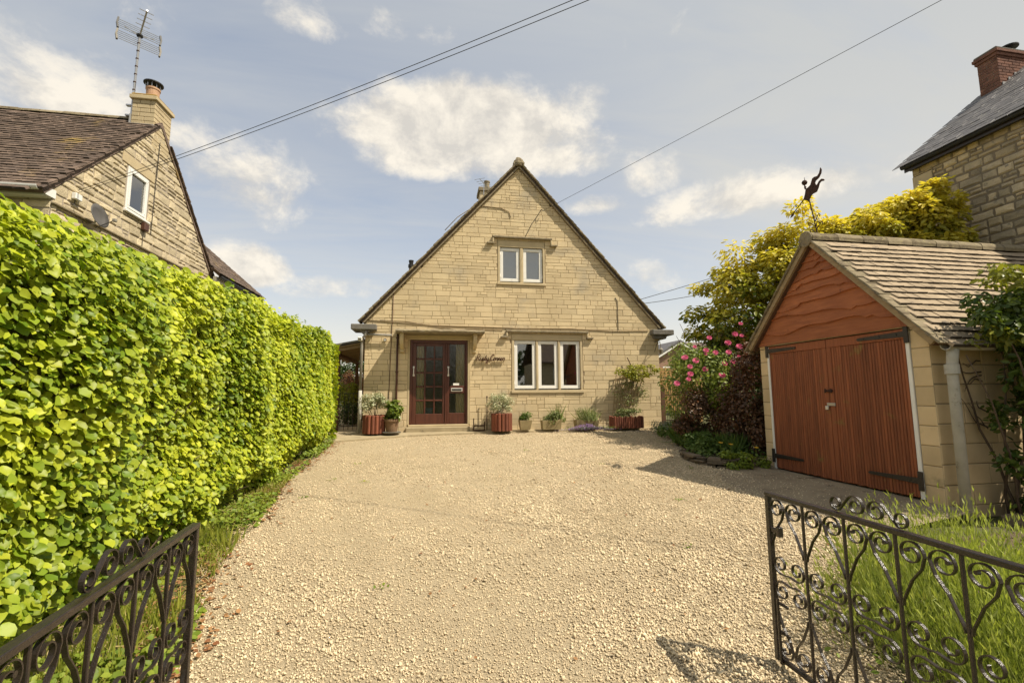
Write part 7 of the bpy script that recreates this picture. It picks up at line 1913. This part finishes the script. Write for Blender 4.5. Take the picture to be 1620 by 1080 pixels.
# distant tree belts close the view on all sides
def belt(name, pts, n, h, mat, seed):
    g = np.random.default_rng(seed); k = g.integers(0, len(pts) - 1, n); f = g.random(n)
    a = np.array(pts, float); P = a[k] * (1 - f[:, None]) + a[k + 1] * f[:, None]
    hh = h * (0.55 + 0.45 * (vnoise(P[:, 0], P[:, 1], 0.12, seed) + 0.5) * 2)
    P = np.concatenate([P + g.normal(0, 1.5, P.shape), (0.5 + hh * g.random(n) ** 0.7)[:, None]], 1)
    o = leaves(name, P, rdir(n) + [0, 0, 0.4], rdir(n), g.uniform(0.5, 1.1, n), T_BROAD, mat)
    return o
belt('distant_treeline', [(-120, 90), (-60, 105), (0, 110), (50, 108), (110, 95), (170, 60)], 9000, 5.0, M['dark_leaf'], 151)
belt('roadside_treeline', [(-60, -35), (0, -40), (60, -35)], 9000, 5.0, M['dark_leaf'], 152)
def facing_house(label, x0, x1):
    h = thing('stone_house', label, 'house', ((x0 + x1) / 2, -20, -0.5))
    mk('wall', *box(x0, x1, -27, -20, -0.6, 4.6), M['rubble_dark'], h)
    for s in (-1, 1):
        e = -23.5 + s * 3.9; P = [(e, 4.4), (-23.5, 7.6), (-23.5, 7.75), (e, 4.55)]; mk('roof', *prism(P if s < 0 else P[::-1], x0 - 0.2, x1 + 0.2, 0), M['roof_tile'], h)
    for k in range(3):
        wx = x0 + (x1 - x0) * (k + 0.5) / 3
        for z in (0.6, 2.9): wf = mk('window', *box(wx - 0.5, wx + 0.5, -19.99, -19.94, z, z + 1.1), M['white'], h); mk('pane', *box(wx - 0.4, wx + 0.4, -19.935, -19.93, z + 0.1, z + 1.0), M['glass'], wf)
facing_house('plain stone house across the road behind the gates, seen only as a reflection', 10.2, 22)
facing_house('second stone house across the road further left, seen only as a reflection', -14, -3)

# ------------------------------------------------------------------ overhead wires
POLE = np.array([9.87, -0.36, 7.34])
def wire(name, label, a, b_, sag, r, n=40):
    a, b_ = np.array(a, float), np.array(b_, float); t = np.linspace(0, 1, n)
    P = a + (b_ - a) * t[:, None]; P[:, 2] -= sag * 4 * t * (1 - t)
    return tag(mk(name, *tube(P, r, 5), M['cable'], smooth=True), label, 'wire')
wire('overhead_wire', 'black overhead wire from the left neighbour gable, upper of two strands', (-6.42, 9.24, 5.23), POLE + [0, 0, 0.03], 0.32, 0.0045)
wire('overhead_wire', 'black overhead wire from the left neighbour gable, lower of two strands', (-6.42, 9.26, 5.20), POLE + [0, 0.04, -0.01], 0.345, 0.0045)
wire('overhead_wire', 'black overhead wire from the top of the cottage gable towards the upper right', (2.94, 11.61, 6.44), POLE + [0.02, 0.0, 0.0], 0.03, 0.0045)
wire('overhead_wire', 'thin distant wire right of the cottage roof, upper of two', (6.6, 15.0, 4.6), (14.5, 14.0, 7.1), 0.05, 0.010)
wire('overhead_wire', 'thin distant wire right of the cottage roof, lower of two', (6.6, 15.0, 4.55), (14.5, 14.0, 6.4), 0.25, 0.010)
